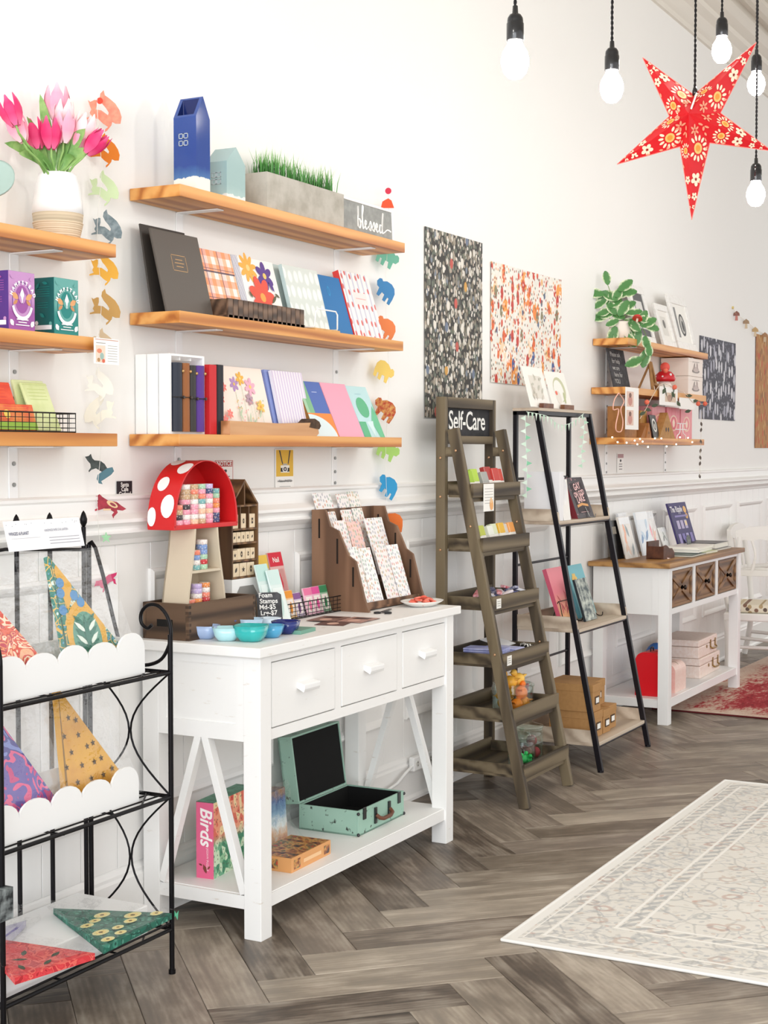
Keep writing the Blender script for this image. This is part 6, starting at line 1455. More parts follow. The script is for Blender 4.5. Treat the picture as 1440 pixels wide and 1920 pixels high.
for sx in (7.606, 9.020): B().box(Q(sx), Q(sx) + .014, -.392, -.085, .582, .832).obj('side_apron', M_WHITE, dc)
fr = B(); x0 = Q(7.602); fr.box(x0, x0 + .004, -.392, -.355, .582, .832).box(x0, x0 + .004, -.12, -.085, .582, .832).box(x0, x0 + .004, -.355, -.12, .802, .832); fr.obj('side_frame', M_WHITE, dc)
B().box(Q(7.620), Q(9.020), -.436, -.030, DL - .020, DL).obj('lower_shelf', M_WHITE, dc, bevel=.002)
B().box(Q(7.655), Q(8.985), -.440, -.424, DL - .044, DL - .002).obj('shelf_rail', M_WHITE, dc)
B().box(Q(7.606), Q(7.622), -.392, -.085, DL - .044, DL - .002).obj('shelf_end_rail', M_WHITE, dc)
# cases on its lower shelf
rc = thing('red_case', 'bright red child\'s suitcase standing under the console', 'suitcase', (7.700, -.372, DL), (0, 0, 0))
def rcase(t, w, d, h, m, met, rr=.05):
    pr = [(0, 0), (d, 0), (d, h - rr)] + [(d - rr + rr * math.cos(a), h - rr + rr * math.sin(a)) for a in [PI / 2 * k / 6 for k in range(1, 7)]] + [(rr - rr * math.sin(a), h - rr + rr * math.cos(a)) for a in [PI / 2 * k / 6 for k in range(0, 6)]] + [(0, h - rr)]
    B().prism(pr, 0, w, 'YZ').obj('shell', m, t, bevel=.002)
    B().prism([(y * .999 + .0002, z * 1.001) for y, z in pr], w * .48, w * .52, 'YZ').obj('seam_band', met, t)
    B().tube(smooth([(w * .35, d * .5, h - .001), (w * .38, d * .5, h + .018), (w * .62, d * .5, h + .018), (w * .65, d * .5, h - .001)]), .004, 6).obj('handle', met, t)
rcase(rc, .150, .140, .235, mat('red_gloss', '#e01020', .3), mat('dark_iron_knob'))
pk = thing('pink_case', 'pale pink round-topped case standing beside the red suitcase', 'suitcase', (7.86, -.405, DL), (0, 0, 0))
rcase(pk, .200, .130, .158, mat('pale_pink_card', '#efcfc4', .5, mottle=('#f6e0d6', 50, .6)), mat('brass', '#9a7a44', .35, .8), .045)
o = B().ball((0, 0, .115), .075, .07, .115, 20, 14).obj('blue_ball', C('#3f74c0'), None, (8.16, -.20, DL)); tag(o, 'blue rounded toy case behind the pale pink one', 'toy')
def pcase(label, z, w, d, h, x, y):
    t = thing('pink_suitcase', label, 'suitcase', (x, y, z), (0, 0, .03), 'stacked pink suitcases')
    m = mat('blush_card', '#edd8cc', .5, mottle=('#f7eae2', 60, .7)); met = mat('brass')
    B().box(0, w, 0, d, 0, h * .62).obj('base', m, t, bevel=.006); B().box(-.001, w + .001, -.001, d + .001, h * .64, h).obj('lid', m, t, bevel=.006)
    B().tube(smooth([(w * .62, -.001, h * .40), (w * .64, -.014, h * .30), (w * .86, -.014, h * .30), (w * .88, -.001, h * .40)]), .005, 6).obj('handle', met, t)
    for x_ in (.62, .88): B().box(w * x_ - .012, w * x_ + .012, -.004, 0, h * .36, h * .80).obj('clasp', met, t, bevel=.001)
    B().box(w * .40, w * .44, -.003, 0, h * .42, h * .58).obj('clasp', met, t)
pcase('pale pink suitcase at the bottom of the stacked pair', DL, .46, .26, .115, 8.42, -.380)
pcase('pale pink suitcase on top of the stacked pair', DL + .1162, .42, .25, .105, 8.42, -.372)
# things on the console
def bagged(label, x0, x1, y, h, lean, col, cols, yaw=0.0):
    r = thing('bagged_craft', label, 'packet', (x0, y, DZ), (-math.asin(lean / h), 0, yaw), 'bagged crafts on the brown-topped console')
    w = x1 - x0
    B().box(0, w, 0, .010, 0, h).obj('backing_card', C(col), r, bevel=.001)
    decal(r, [(leafp(w * (.2 + .6 * random.random()), h * (.15 + .6 * random.random()), h * .35, w * .16, random.uniform(.6, 2.4)), c) for c in cols for _ in range(2)] + [(rect(.004, w - .004, h * .82, h - .004), '#f0f2f4')], 'contents_print')
    film_sheet(r, [(-.004, 0), (w + .004, 0), (w + .004, h), (-.004, h)], 5, .008, -.004)
o = thing('black_picture', 'black framed card standing at the near end of the console', 'frame', (7.690, -.105, DZ), (-.18, 0, -.10))
B().box(0, .15, 0, .012, 0, .215).obj('frame', mat('gloss_black', '#0e0c0e', .25), o, bevel=.002); decal(o, [(rect(.03, .036, .05, .19), '#d8d4c8'), (rect(.05, .10, .14, .18), '#8a8478')])
bagged('bagged orange craft kit beside the black frame', 7.800, 7.985, -.150, .235, .06, '#e9e4dc', ['#f0a070', '#e8c0a0', '#7a8c90'])
bagged('bagged grey craft kit behind the blue pen kit', 7.955, 8.10, -.095, .250, .06, '#dfe2e6', ['#55606c', '#a9b0b8'])
bagged('bagged kit with a blue pen standing on the console', 8.085, 8.285, -.150, .250, .06, '#e8eef4', ['#4f82b8', '#b9d0e4'])
bagged('bagged white kit with a pink brush standing on the console', 8.290, 8.465, -.140, .250, .07, '#f2f0ee', ['#f0788c', '#f4c8b8'])
bagged('small bagged white kit in front of the purple poster', 8.455, 8.565, -.165, .150, .05, '#eef0ee', ['#b0b8b0', '#6a6a6a'])
hb = thing('card_holder', 'dark wooden card holder with pink slips on the console', 'holder', (7.860, -.335, DZ), (0, 0, -.06))
B().prism([(0, 0), (.165, 0), (.165, .030), (.13, .055), (.09, .055), (.05, .075), (0, .070)], 0, .012, 'XZ').box(0, .012, .012, .09, 0, .07).box(.153, .165, .012, .09, 0, .05).box(0, .165, .012, .09, 0, .008).box(0, .165, .09, .10, 0, .095).obj('holder_box', mat('walnut_block', '#4f2c1c', .5, mottle=('#6d4028', 30, .7)), hb)
for k in range(3): B().box(.055 + .022 * k, .105 + .022 * k, -.004, -.003, .004 + .01 * k, .082 - .006 * k).obj('paper_slip', C(['#f4dcd8', '#f8eae6', '#efd0cc'][k]), hb, rot=(-.25, .15, 0))
r, w, h = book('purple_poster_book', 'tall purple illustrated book with white lettering on the console', 'book', 8.575, 8.94, -.210, DZ + .002, .290, .085, .010, '#3a2f68', pages=False)
sh = [(disc(w * .84, h * .84, .030, .022, 16), '#e8b870'), (disc(w * .86, h * .70, .026, .018, 16), '#d9a860'), (rect(w * .22, w * .88, h * .69, h * .73), '#8a80b8')]
for i in range(3): sh.append((rect(w * (.22 + .2 * i), w * (.37 + .2 * i), h * .44, h * .62), '#b9aed0'))
sh += [(rect(w * .66, w * .76, h * .5, h * .6), '#f0d8a8')]
for i in range(4): sh.append((rect(w * (.12 + .21 * i), w * (.26 + .21 * i), h * .10, h * .34), ['#9c90c4', '#7a6eb0', '#a9a0cc', '#8478b4'][i]))
sh += [(rect(.004, .012, .004, h - .004), '#2a2050'), (disc(w * .5, h * .18, w * .08, h * .10, 14), '#55489c')]
decal(r, sh)
text(r, 'The Ripple', .052, (w * .06, -.0030, h * .80), '#f4f0f8', bold=.001, sx=1.0)
B().tube(smooth([(.10, .02, .06), (.10, -.012, .004), (.10, -.05, .003), (.10, -.055, .02)]), .003, 6).obj('book_rest', M_BLKW, None, (8.60, -.215, DZ)); tag(bpy.data.objects['book_rest'], 'thin black wire rest under the purple book', 'easel')
o = B().prism([(0, 0), (.07, 0), (.07, .085), (.035, .10), (0, .085)], 0, .005, 'XZ').obj('slate_sign', mat('grey_slate', '#5c6060', .7, mottle=('#8a8e8c', 40, .8)), None, (8.53, -.275, DZ), (-.15, 0, 0)); tag(o, 'small grey slate sign in front of the purple book', 'sign')
def flat(name, label, x, y, w, d, t, z, col, rz=0.0, page=True, grp='flat books on the console'):
    r = thing(name, label, 'book', (x, y, z), (0, 0, rz), grp)
    B().box(0, w, 0, d, t - .002, t).obj('front_cover', C(col, .35), r); B().box(0, w, 0, d, 0, .002).obj('back_cover', C(col, .35), r); B().box(.002, w - .003, .002, d - .003, .002, t - .002).obj('pages', M_PAPER, r)
    return z + t
z_ = flat('flat_book', 'dark green book lying at the front of the console', 8.10, -.425, .30, .15, .010, DZ, '#23463c', .03)
z_ = flat('flat_book', 'pale green book lying beside the dark green one', 8.36, -.415, .26, .16, .012, DZ, '#c3cba0', -.03)
z_ = flat('flat_book', 'white book lying at the bottom of the white pair', 8.28, -.405, .36, .20, .016, DZ + .0125, '#e9e7e2', .06)
z_ = flat('flat_book', 'white and orange book lying on top of the white pair', 8.30, -.400, .33, .19, .014, z_ + .0003, '#f0ece4', .02)
z_ = flat('flat_book', 'thin grey book lying under the black boxed book', 8.665, -.400, .33, .24, .010, DZ, '#9a9894', .0)
z_ = flat('flat_book', 'black boxed book lying at the far end of the console', 8.70, -.385, .30, .22, .032, z_ + .0003, '#1a1618', .02)

# ================================================================== SHORT SHELVES AND THEIR THINGS
pt = thing('potted_vine', 'trailing variegated vine in a cream pot on the short shelf', 'plant', (7.790, -.110, RZ1))
B().lathe([(.045, 0), (.060, .004), (.066, .05), (.064, .095), (.060, .098), (.055, .090), (.05, .01), (0, .008)], n=24).obj('pot', mat('cream_pot', '#efe6da', .5), pt)
B().lathe([(0, .080), (.056, .080), (.056, .075)], n=20).obj('soil', C('#4a3a2a', .9), pt)
def vleaf_fn(t):
    s = t.sep(t.co()); nz = t.math('MULTIPLY', t.math('SUBTRACT', t.noise(t.co(), 45, 3)[0], .5), .03)
    f = t.math('ADD', t.math('ABSOLUTE', s[0]), nz)
    return t.mix(t.ramp(f, [(.012, 0.0), (.020, 1.0)]), '#4f8448', '#e2e8c6')
M_VLEAF = mat('variegated_leaf', rough=.45, fn=vleaf_fn)
lb = B(); vs = []
for i in range(7):
    t = i / 6; w_ = .024 * math.sin(PI * (.06 + .90 * t)) ** .9
    vs += [(-w_, .075 * t, -.010 * t * t), (0, .075 * t, -.010 * t * t - .004), (w_, .075 * t, -.010 * t * t)]
fs = []
for i in range(6): fs += [(3 * i, 3 * i + 1, 3 * i + 4, 3 * i + 3), (3 * i + 1, 3 * i + 2, 3 * i + 5, 3 * i + 4)]
lb.add(vs, fs, 0, True); leaf_mesh = lb.mesh('leaf', M_VLEAF)
PB = Vector(pt.location)
def atp(px, py, off=0.0):
    d = _ray(px, py); p0 = PB - _h * off; return CAMP + d * ((p0 - CAMP).dot(_h) / d.dot(_h)) - PB
stems = [[(1160, 600), (1150, 575), (1145, 550), (1138, 530)], [(1160, 600), (1165, 575), (1160, 545)], [(1160, 600), (1180, 590), (1195, 600), (1205, 615), (1215, 640), (1212, 665), (1205, 675)], [(1155, 605), (1145, 600), (1140, 585)], [(1165, 605), (1175, 600), (1182, 610), (1190, 625)]]
for st_ in stems: B().tube(smooth([atp(x, y, .05) for x, y in st_], 4), .002, 5).obj('vine_stem', C('#6f8f4a'), pt)
leaves = [(1140, 534, 100), (1133, 552, 170), (1160, 545, 40), (1163, 550, 10), (1135, 563, 210), (1150, 565, 60), (1145, 580, 200), (1142, 590, 190), (1165, 580, 30), (1155, 590, 120), (1170, 585, 0), (1160, 600, 200), (1155, 612, 250), (1170, 600, -40), (1180, 590, 20), (1185, 600, -60), (1175, 612, 230), (1165, 618, 260), (1195, 598, 0), (1205, 605, -20), (1190, 615, -80), (1200, 620, 250), (1208, 630, -70), (1215, 645, -80), (1212, 655, -100), (1205, 672, 200), (1148, 625, 250), (1180, 622, -90), (1138, 545, 240), (1152, 555, 20), (1158, 562, 150), (1140, 575, 30), (1152, 585, 190), (1160, 592, 60), (1172, 596, 160), (1178, 604, -30), (1166, 608, 20), (1186, 612, 200), (1196, 610, 60), (1158, 618, -60), (1172, 625, -50), (1202, 612, 30)]
for (x, y, a) in leaves:
    o = link('leaf', leaf_mesh, pt, atp(x, y, .05 + .02 * random.random()))
    dirv = (RGT * math.cos(math.radians(a)) + Vector((0, 0, 1)) * math.sin(math.radians(a))).normalized()
    up = (-_h + Vector((0, 0, .4))).normalized(); xa = dirv.cross(up).normalized(); up = xa.cross(dirv)
    o.rotation_euler = Matrix((xa, dirv, up)).transposed().to_euler(); s_ = random.uniform(.95, 1.35); o.scale = (s_, s_, s_)
def frame3(label, x0, x1, yb, h, lean, mat_c, sh, fw=.022, inner='#f4f2ee'):
    w = x1 - x0; r = thing('picture_frame', label, 'frame', (x0, yb, RZ1), (-math.asin(lean / h), 0, 0), 'white picture frames')
    B().box(0, w, 0, .018, 0, fw).box(0, w, 0, .018, h - fw, h).box(0, fw, 0, .018, fw, h - fw).box(w - fw, w, 0, .018, fw, h - fw).obj('frame', mat('frame_white', '#f2f1ee', .5, mottle=('#dddad4', 40, .4)), r, bevel=.003)
    B().box(fw, w - fw, .008, .014, fw, h - fw).obj('mount', C(mat_c), r)
    decal(r, sh(w, h), y=.0074)
frame3('tall white picture frame with a dark mount behind the vine', 8.020, 8.300, -.150, .345, .09, '#5c5c5e', lambda w, h: [(rect(w * .28, w * .72, h * .26, h * .74), '#dcdad6'), (disc(w * .5, h * .5, w * .10, h * .12, 14), '#a9a8a6')], .045)
frame3('small white picture frame between the two tall ones', 8.390, 8.640, -.165, .265, .07, '#efece6', lambda w, h: [(rect(w * .30, w * .70, h * .28, h * .72), '#dedbd4'), (disc(w * .5, h * .55, w * .09, h * .10, 14), '#77746e')], .040)
frame3('tall white picture frame with a dark oval portrait', 8.700, 9.070, -.160, .350, .085, '#f2f0ea', lambda w, h: [(rect(w * .22, w * .32, h * .24, h * .78), '#8a8a8a'), (disc(w * .54, h * .48, w * .15, h * .20, 22), '#3c3c3e'), (disc(w * .54, h * .48, w * .11, h * .16, 20), '#b9b7b2'), (disc(w * .56, h * .46, w * .06, h * .10, 14), '#4a4a4a')], .055)
o = thing('toadstool_pick', 'little red toadstool ornament among the vine leaves', 'ornament', PB + atp(1195, 598, .09), (0, .5, 0))
B().lathe([(.028, 0), (.022, .014), (.010, .024), (0, .027)], n=16).obj('cap', C('#c83a30', .35), o); B().cyl((0, 0, -.02), (0, 0, .002), .006, n=8).obj('stem', C('#e8dcc8'), o)
# second short shelf
r, w, h = book('chalk_sign', 'tall little chalkboard with white handwriting on the short shelf', 'sign', 7.720, 7.985, -.100, RZ2, .222, .045, .010, mat('slate_board'), pages=False)
for k, s in enumerate(('Please ask', 'for help', 'we are', 'here for', 'YOU')): text(r, s, .036, (.025 + .01 * (k % 2), -.001, h * .80 - k * h * .17), '#d8d8d4', sx=1.1)
def gift(label, z, h):
    t = thing('gift_box', label, 'box', (8.790, -.185, z), (0, 0, 0), 'white gift boxes')
    B().box(0, .30, 0, .170, 0, h).obj('carton', mat('blush_white', '#eee2d8', .5), t, bevel=.002)
    B().box(-.001, .301, -.001, .171, h - .022, h + .001).obj('lid', mat('blush_white'), t, bevel=.002)
    decal(t, [(disc(.15, h * .30, .075, .012, 18), '#8f8580'), (disc(.15, h * .40, .06, .016, 18), '#c4b4ae'), (leafp(.12, h * .58, .05, .02, 1.0), '#9a908c'), (leafp(.18, h * .60, .05, .02, 2.0), '#b09c98'), (rect(.08, .22, h * .80, h * .83), '#a9a09a')], y=-.0016)
gift('cream gift box with a grey teacup print, lower of two', RZ2, .108)
gift('cream gift box with a grey teacup print, upper of two', RZ2 + .1105, .108)
ez = thing('wood_easel', 'tiny wooden A-frame easel on the short shelf', 'easel', (8.23, -.16, RZ2), (0, 0, .1))
for s_ in (-1, 1): B().bar((s_ * .06, 0, 0), (s_ * .012, .03, .165), .016, .010).obj('easel_leg', mat('oak_easel'), ez)
B().bar((0, .10, 0), (0, .035, .15), .014, .010).obj('rear_leg', mat('oak_easel'), ez); B().bar((-.05, -.004, .035), (.05, -.004, .035), .016, .012).obj('ledge', mat('oak_easel'), ez)
gn = thing('mushroom_doll', 'small doll with red spotted toadstool hat on the short shelf', 'doll', (8.395, -.165, RZ2))
B().lathe([(.040, 0), (.046, .02), (.034, .055), (.020, .065)], n=18).obj('body', C('#eee6dc'), gn)
hh_ = B().lathe([(.0, .058), (.055, .060), (.062, .072), (.055, .095), (.035, .115), (0, .124)], n=22).obj('hat', C('#c81e28', .35), gn)
for a in range(7): B().ball((.052 * math.cos(a * .9 + 3.2), .052 * math.sin(a * .9 + 3.2), .085 + .012 * (a % 2)), .008, n=8, m=6).obj('hat_dot', M_WHITE, hh_)
B().ball((0, 0, .142), .028, n=14, m=10).obj('bobble', C('#e2584c'), gn)
# lowest short shelf
def tri_box(label, x, w, h, y, c='#b07c44', eyes=True):
    t = thing('kraft_ornament', label, 'ornament', (x, y, RZ3), group='kraft ornaments on the fairy-light shelf')
    B().prism([(0, 0), (w, 0), (w * .5, h)], 0, .06, 'XZ').obj('body', mat('kraft_' + c.lstrip('#'), c, .7, mottle=('#9a6a38', 40, .5)), t, bevel=.002)
    if eyes: decal(t, [(disc(w * .42, h * .34, w * .04, h * .09, 12), '#3a2214'), (disc(w * .56, h * .34, w * .04, h * .09, 12), '#3a2214')])
o = B().box(0, .20, 0, .10, 0, .17).obj('kraft_block', mat('kraft_a8723c', '#a8723c', .6, mottle=('#8c5c2c', 30, .6)), None, (7.700, -.165, RZ3), bevel=.003); tag(o, 'tall brown wooden block beside the photo strip', 'block')
o = B().box(0, .115, 0, .10, 0, .155).obj('kraft_block', mat('kraft_b9843c', '#b9843c', .6, mottle=('#9a6a2c', 30, .6)), None, (8.035, -.140, RZ3), bevel=.003); tag(o, 'mustard wooden block behind the dark photo card', 'block')
tri_box('small brown triangle ornament beside the photo strip', 7.910, .16, .07, -.185, '#a56a38', False)
tri_box('small house shaped kraft ornament next to the triangle', 7.985, .09, .085, -.192, '#b07440', True)
tri_box('large kraft triangle ornament with two oval eyes', 8.205, .30, .150, -.195, '#b98a50')
o = B().box(0, .11, 0, .008, 0, .135).obj('photo_card', mat('photo_dark', '#241f1c', .4), None, (8.125, -.190, RZ3), (-.22, 0, 0), bevel=.001); tag(o, 'dark photo card with a round white picture', 'card')
decal(o, [(disc(.055, .075, .036, .040, 18), '#e8e6e0'), (disc(.055, .075, .024, .028, 16), '#4a4642'), (disc(.055, .07, .012, .016, 12), '#c9c4bc')])
def pinkbox(label, x, w, h, c):
    t = thing('pink_carton', label, 'box', (x, -.150, RZ3), group='pink cartons on the fairy-light shelf')
    B().box(0, w, 0, .12, 0, h).obj('carton', mat('carton_' + c.lstrip('#'), c, .5, mottle=('#f2a9b0', 20, .4)), t, bevel=.002)
    decal(t, [(disc(w * .5, h * .5, w * .30, h * .26, 20), '#f2cdb8'), (disc(w * .5, h * .5, w * .24, h * .21, 20), c), (leafp(w * .5, h * .5, h * .3, w * .2, 1.5), '#f4dcc8')])
pinkbox('dusty pink carton behind the kraft triangle', 8.215, .235, .185, '#dc8f94')
pinkbox('coral pink carton beside the white wire trivet', 8.490, .250, .185, '#dc6c78')
pinkbox('salmon pink carton at the end of the shelf', 8.760, .230, .180, '#e58a90')
tv = thing('wire_trivet', 'white wire jewellery stand in front of the coral carton', 'stand', (8.53, -.190, RZ3))
B().tube(smooth([(.02, 0, 0), (.03, 0, .02), (.075, 0, .035), (.085, 0, .07), (.085, 0, .09)]), .003, 6).obj('wire_leg', M_WHITE, tv); B().tube(smooth([(.20, 0, 0), (.19, 0, .02), (.145, 0, .035), (.135, 0, .07), (.135, 0, .09)]), .003, 6).obj('wire_leg', M_WHITE, tv)
B().cyl((0, 0, .055), (.22, 0, .055), .003, n=6).obj('wire_arm', M_WHITE, tv); B().cyl((.02, 0, .09), (.20, 0, .09), .003, n=6).obj('wire_arm', M_WHITE, tv)
# photo strips hanging from the middle short shelf
for (px0, py0, px1, py1, lab, ii) in ((1172, 728, 1197, 805, 'long white photo strip hanging over the brown blocks', 0), (1236, 728, 1270, 759, 'square white photo card hanging under the red-hatted doll', 1), (1273, 748, 1302, 766, 'blank white card hanging beside the square photo', 2)):
    a = W(px0, py1, -.212); c = W(px1, py0, -.212); w, h = c.x - a.x, c.z - a.z
    o = B().box(0, w, -.002, 0, 0, h).obj('photo_strip', C('#f6f3ee'), None, (a.x, -.212, a.z)); tag(o, lab, 'photo', 'hanging photo cards')
    if ii == 0:
        for q in (.10, .54): decal(o, [(rect(w * .08, w * .60, h * q, h * (q + .36)), '#e4c4b4'), (disc(w * .34, h * (q + .14), w * .16, h * .12, 14), '#c98a7c'), (disc(w * .34, h * (q + .27), w * .10, h * .06, 12), '#7c5244')], 'picture', y=-.0024)
    if ii == 1: decal(o, [(rect(w * .3, w * .9, h * .2, h * .7), '#d8c0a8'), (disc(w * .55, h * .4, w * .14, h * .2, 12), '#b08a74'), (leafp(w * .3, h * .8, w * .35, h * .2, -.8), '#4a5440'), (leafp(w * .75, h * .75, w * .4, h * .2, .9), '#4a5440')], 'picture', y=-.0024)
# pom-pom garland and cord loop
def pos(px, py, y=-.215): return W(px, py, y)
pg = thing('pompom_garland', 'garland of coral pom-poms and dark leaves along the middle short shelf', 'garland', pos(1200, 785))
O0 = Vector(pg.location); path = [pos(x, y) - O0 for x, y in ((1200, 785), (1212, 765), (1222, 745), (1240, 720), (1262, 726), (1285, 738), (1300, 755), (1320, 758), (1328, 757))]
B().tube(smooth(path), .002, 5).obj('string', C('#e8d8c4'), pg)
for (x, y) in ((1213, 754), (1265, 726), (1309, 757), (1322, 757), (1248, 695)): B().ball(tuple(pos(x, y, -.225) - O0), .014, n=12, m=8).obj('pompom', C('#e8745c', .9), pg)
for (x, y, a) in ((1205, 775, 30), (1215, 768, -20), (1228, 760, 20), (1245, 733, 60), (1262, 740, -60), (1272, 757, -50), (1292, 742, 0), (1303, 752, 10), (1290, 771, 15)):
    pts = leafp(0, 0, .042, .02, math.radians(a)); p = pos(x, y, -.222) - O0
    B().add([p + RGT * u + Vector((0, 0, v)) for u, v in pts], [tuple(range(6))]).obj('leaf', C('#3f4c34'), pg)
ls = thing('leaf_strand', 'thin strand of dark wooden leaves hanging off the short shelves', 'garland', pos(1316, 770))
O1 = Vector(ls.location)
B().cyl((0, 0, 0), pos(1312, 893) - O1, .001, n=5).obj('string', C('#e0d8c8'), ls)
for k, yy in enumerate((795, 806, 828, 845, 858, 869, 893)):
    p = pos(1315 - k * .5, yy) - O1; B().add([p + RGT * u + Vector((0, 0, v)) for u, v in leafp(0, 0, .030, .014, PI / 2 + .2 * (-1) ** k)], [tuple(range(6))]).obj('leaf', C('#554a42'), ls)
o = B().tube(smooth([pos(x, y, -.21) for x, y in ((1160, 737), (1152, 750), (1150, 768), (1160, 768), (1155, 795), (1156, 808), (1165, 808), (1168, 790), (1164, 768), (1170, 752), (1160, 737))]), .003, 6).obj('pink_necklace', C('#f2b9a4'), None); tag(o, 'pale pink cord necklace looped from the middle short shelf', 'necklace')
# fairy lights: wire and tiny warm bulbs
fl = thing('fairy_lights', 'string of tiny warm fairy lights along the lowest short shelf', 'lights', pos(1148, 820, -.208))
O2 = Vector(fl.location); P_ = [(1148, 820), (1158, 829), (1175, 830), (1190, 826), (1200, 823), (1205, 828), (1195, 833), (1215, 838), (1228, 822), (1240, 822), (1250, 837), (1268, 833), (1275, 820), (1290, 821), (1298, 829)]
B().tube(smooth([pos(x, y, -.208) - O2 for x, y in P_]), .0008, 4).obj('wire', C('#c9a878'), fl)
M_FAIRY = mat('fairy_glow', '#fff2d8', .4, emit=('#ffe6b8', 4.0))
for (x, y) in P_: B().ball(tuple(pos(x, y, -.212) - O2), .0048, n=8, m=6).obj('fairy_bulb', M_FAIRY, fl)
o, w, h, y = card('notice_card', 'tiny pink and white notice under the short shelves', 'sign', 1157, 850, 1169, 886)
decal(o, [(rect(.004, w - .004, h * .76, h - .004), '#b58a8c'), (disc(w * .5, h * .62, w * .14, h * .07, 12), '#3a3331'), (rect(w * .25, w * .75, h * .42, h * .46), '#77706c'), (rect(w * .25, w * .75, h * .30, h * .34), '#77706c'), (rect(w * .25, w * .75, h * .16, h * .20), '#77706c')], y=y - .0004)

# ================================================================== POSTERS
def poster(name, label, x0, x1, z0, z1, m, seed):
    b = B(); nx, nz = 10, 8; vs = []
    for j in range(nz + 1):
        for i in range(nx + 1):
            u, v = i / nx, j / nz
            y = -.003 - .004 * abs(math.sin(u * 4 + seed)) * abs(math.sin(v * 3 + seed * 2)) - .006 * (max(0, u - .9) * 10) ** 2 * (seed % 2)
            vs.append((x0 + (x1 - x0) * u, y, z0 + (z1 - z0) * v))
    n = len(vs); vs2 = vs + [(x, y + .0008, z) for x, y, z in vs]
    fs = [(j * (nx + 1) + i, j * (nx + 1) + i + 1, (j + 1) * (nx + 1) + i + 1, (j + 1) * (nx + 1) + i) for j in range(nz) for i in range(nx)]
    b.add(vs2, fs + [tuple(n + q for q in reversed(f)) for f in fs], 0, True)
    return tag(b.obj(name, m), label, 'poster', 'patterned paper posters')
def scatter(t, co, sc, thr, stops, rnd=1.0, asp=(1, 1, 1), soft=.04, loc=(0, 0, 0)):
    v = t.vor2(t.mp(t.xz(co), (asp[0], asp[2], 1), (loc[0], loc[2], 0)), sc, rnd=rnd)
    return t.ramp(v[0], [(thr, 1.0), (thr + soft, 0.0)]), t.ramp(t.sep(v[1])[0], stops, 'CONSTANT')
def forest_fn(t):
    co = t.co(); c = '#2d2b29'
    for (sc, thr, stops, asp, loc) in ((34, .36, [(0, '#5f6258'), (.3, '#77705f'), (.55, '#4b4f4e'), (.8, '#8b867a')], (1, 1, .7), (0, 0, 0)), (26, .24, [(0, '#d8d2c6'), (.35, '#6a7266'), (.5, '#a99f8e'), (.66, '#c9c4ba'), (.8, '#7f8894'), (.92, '#efeae0')], (1, 1, .6), (3, 0, 1)), (44, .25, [(0, '#e6e0d6'), (.25, '#8f8678'), (.55, '#b9a898'), (.75, '#6f7a6a'), (.9, '#e4ded4')], (1, 1, .8), (7, 0, 4))):
        f, col = scatter(t, co, sc, thr, stops, 1.0, asp, .05, loc); c = t.mix(f, c, col)
    v = t.vor2(t.mp(t.xz(co), (1, .7, 1), (1, 9, 0)), 15)
    pick = t.math('GREATER_THAN', t.sep(v[1])[1], .72)
    col = t.ramp(t.sep(v[1])[0], [(0, '#c8564c'), (.3, '#d9a24c'), (.5, '#6f7c94'), (.72, '#ece6dc'), (.88, '#cf5a50')], 'CONSTANT')
    c = t.mix(t.math('MULTIPLY', t.ramp(v[0], [(.20, 1.0), (.26, 0.0)]), pick), c, col)
    return t.mix(.10, c, '#6a655c')
def garden_fn(t):
    co = t.co(); c = t.mix(t.noise(co, 4, 2)[0], '#f4efe6', '#e8e4da')
    for (sc, thr, stops, asp, loc) in ((9, .33, [(0, '#f0a050'), (.22, '#f4efe8'), (.45, '#f08c44'), (.58, '#e9e6de'), (.8, '#f6d8b8')], (1, 1, .8), (0, 0, 0)), (26, .25, [(0, '#d8523c'), (.2, '#f4eee4'), (.5, '#5a6684'), (.62, '#e8b068'), (.75, '#f6f0e8'), (.88, '#c8402f')], (1, 1, .6), (2, 0, 5)), (16, .24, [(0, '#e06a3c'), (.2, '#f4efe8'), (.55, '#8c8468'), (.68, '#c9433a'), (.82, '#f4efe8'), (.93, '#3f5a94')], (1, 1, .55), (5, 0, 2)), (48, .2, [(0, '#a8462f'), (.3, '#f4efe8'), (.6, '#6f6f5c'), (.8, '#e89a5c')], (1, 1, .7), (8, 0, 1))):
        f, col = scatter(t, co, sc, thr, stops, 1.0, asp, .05, loc); c = t.mix(f, c, col)
    return c
def navy_fn(t):
    co = t.co(); f, col = scatter(t, co, 15, .27, [(0, '#c9c9d2'), (.4, '#dcdce2'), (.7, '#a9a9b8')], .7, (1, 1, .48), .03)
    f2, col2 = scatter(t, co, 34, .14, [(0, '#b9b9c6'), (.5, '#8a8a9c')], 1.0, (1, 1, .6), .03, (4, 0, 2))
    return t.mix(f, t.mix(f2, '#3a3846', col2), col)
def kraft_fn(t):
    co = t.co(); c = t.mix(t.noise(co, 5, 3)[0], '#c08a50', '#b07a44')
    f, col = scatter(t, co, 26, .30, [(0, '#b0663c'), (.35, '#8a6038'), (.6, '#c8a068'), (.8, '#c8583c')], 1.0, (1, 1, .5), .08)
    return t.mix(f, c, col)
poster('forest_poster', 'tall dark poster crowded with tiny woodland mushrooms and leaves', 5.622, 6.205, 1.590, 2.388, mat('forest_print', rough=.6, fn=forest_fn), 2)
poster('garden_poster', 'white poster with orange and red garden flowers', 6.298, 7.155, 1.765, 2.318, mat('garden_print', rough=.6, fn=garden_fn), 1)
poster('navy_poster', 'dark navy poster covered with pale leaf shapes', 9.640, 10.500, 1.660, 2.206, mat('navy_print', rough=.6, fn=navy_fn), 3)
poster('kraft_poster', 'brown kraft poster with rust patterning at the picture\'s edge', 11.080, 12.000, 1.470, 2.315, mat('kraft_print', rough=.7, fn=kraft_fn), 4)
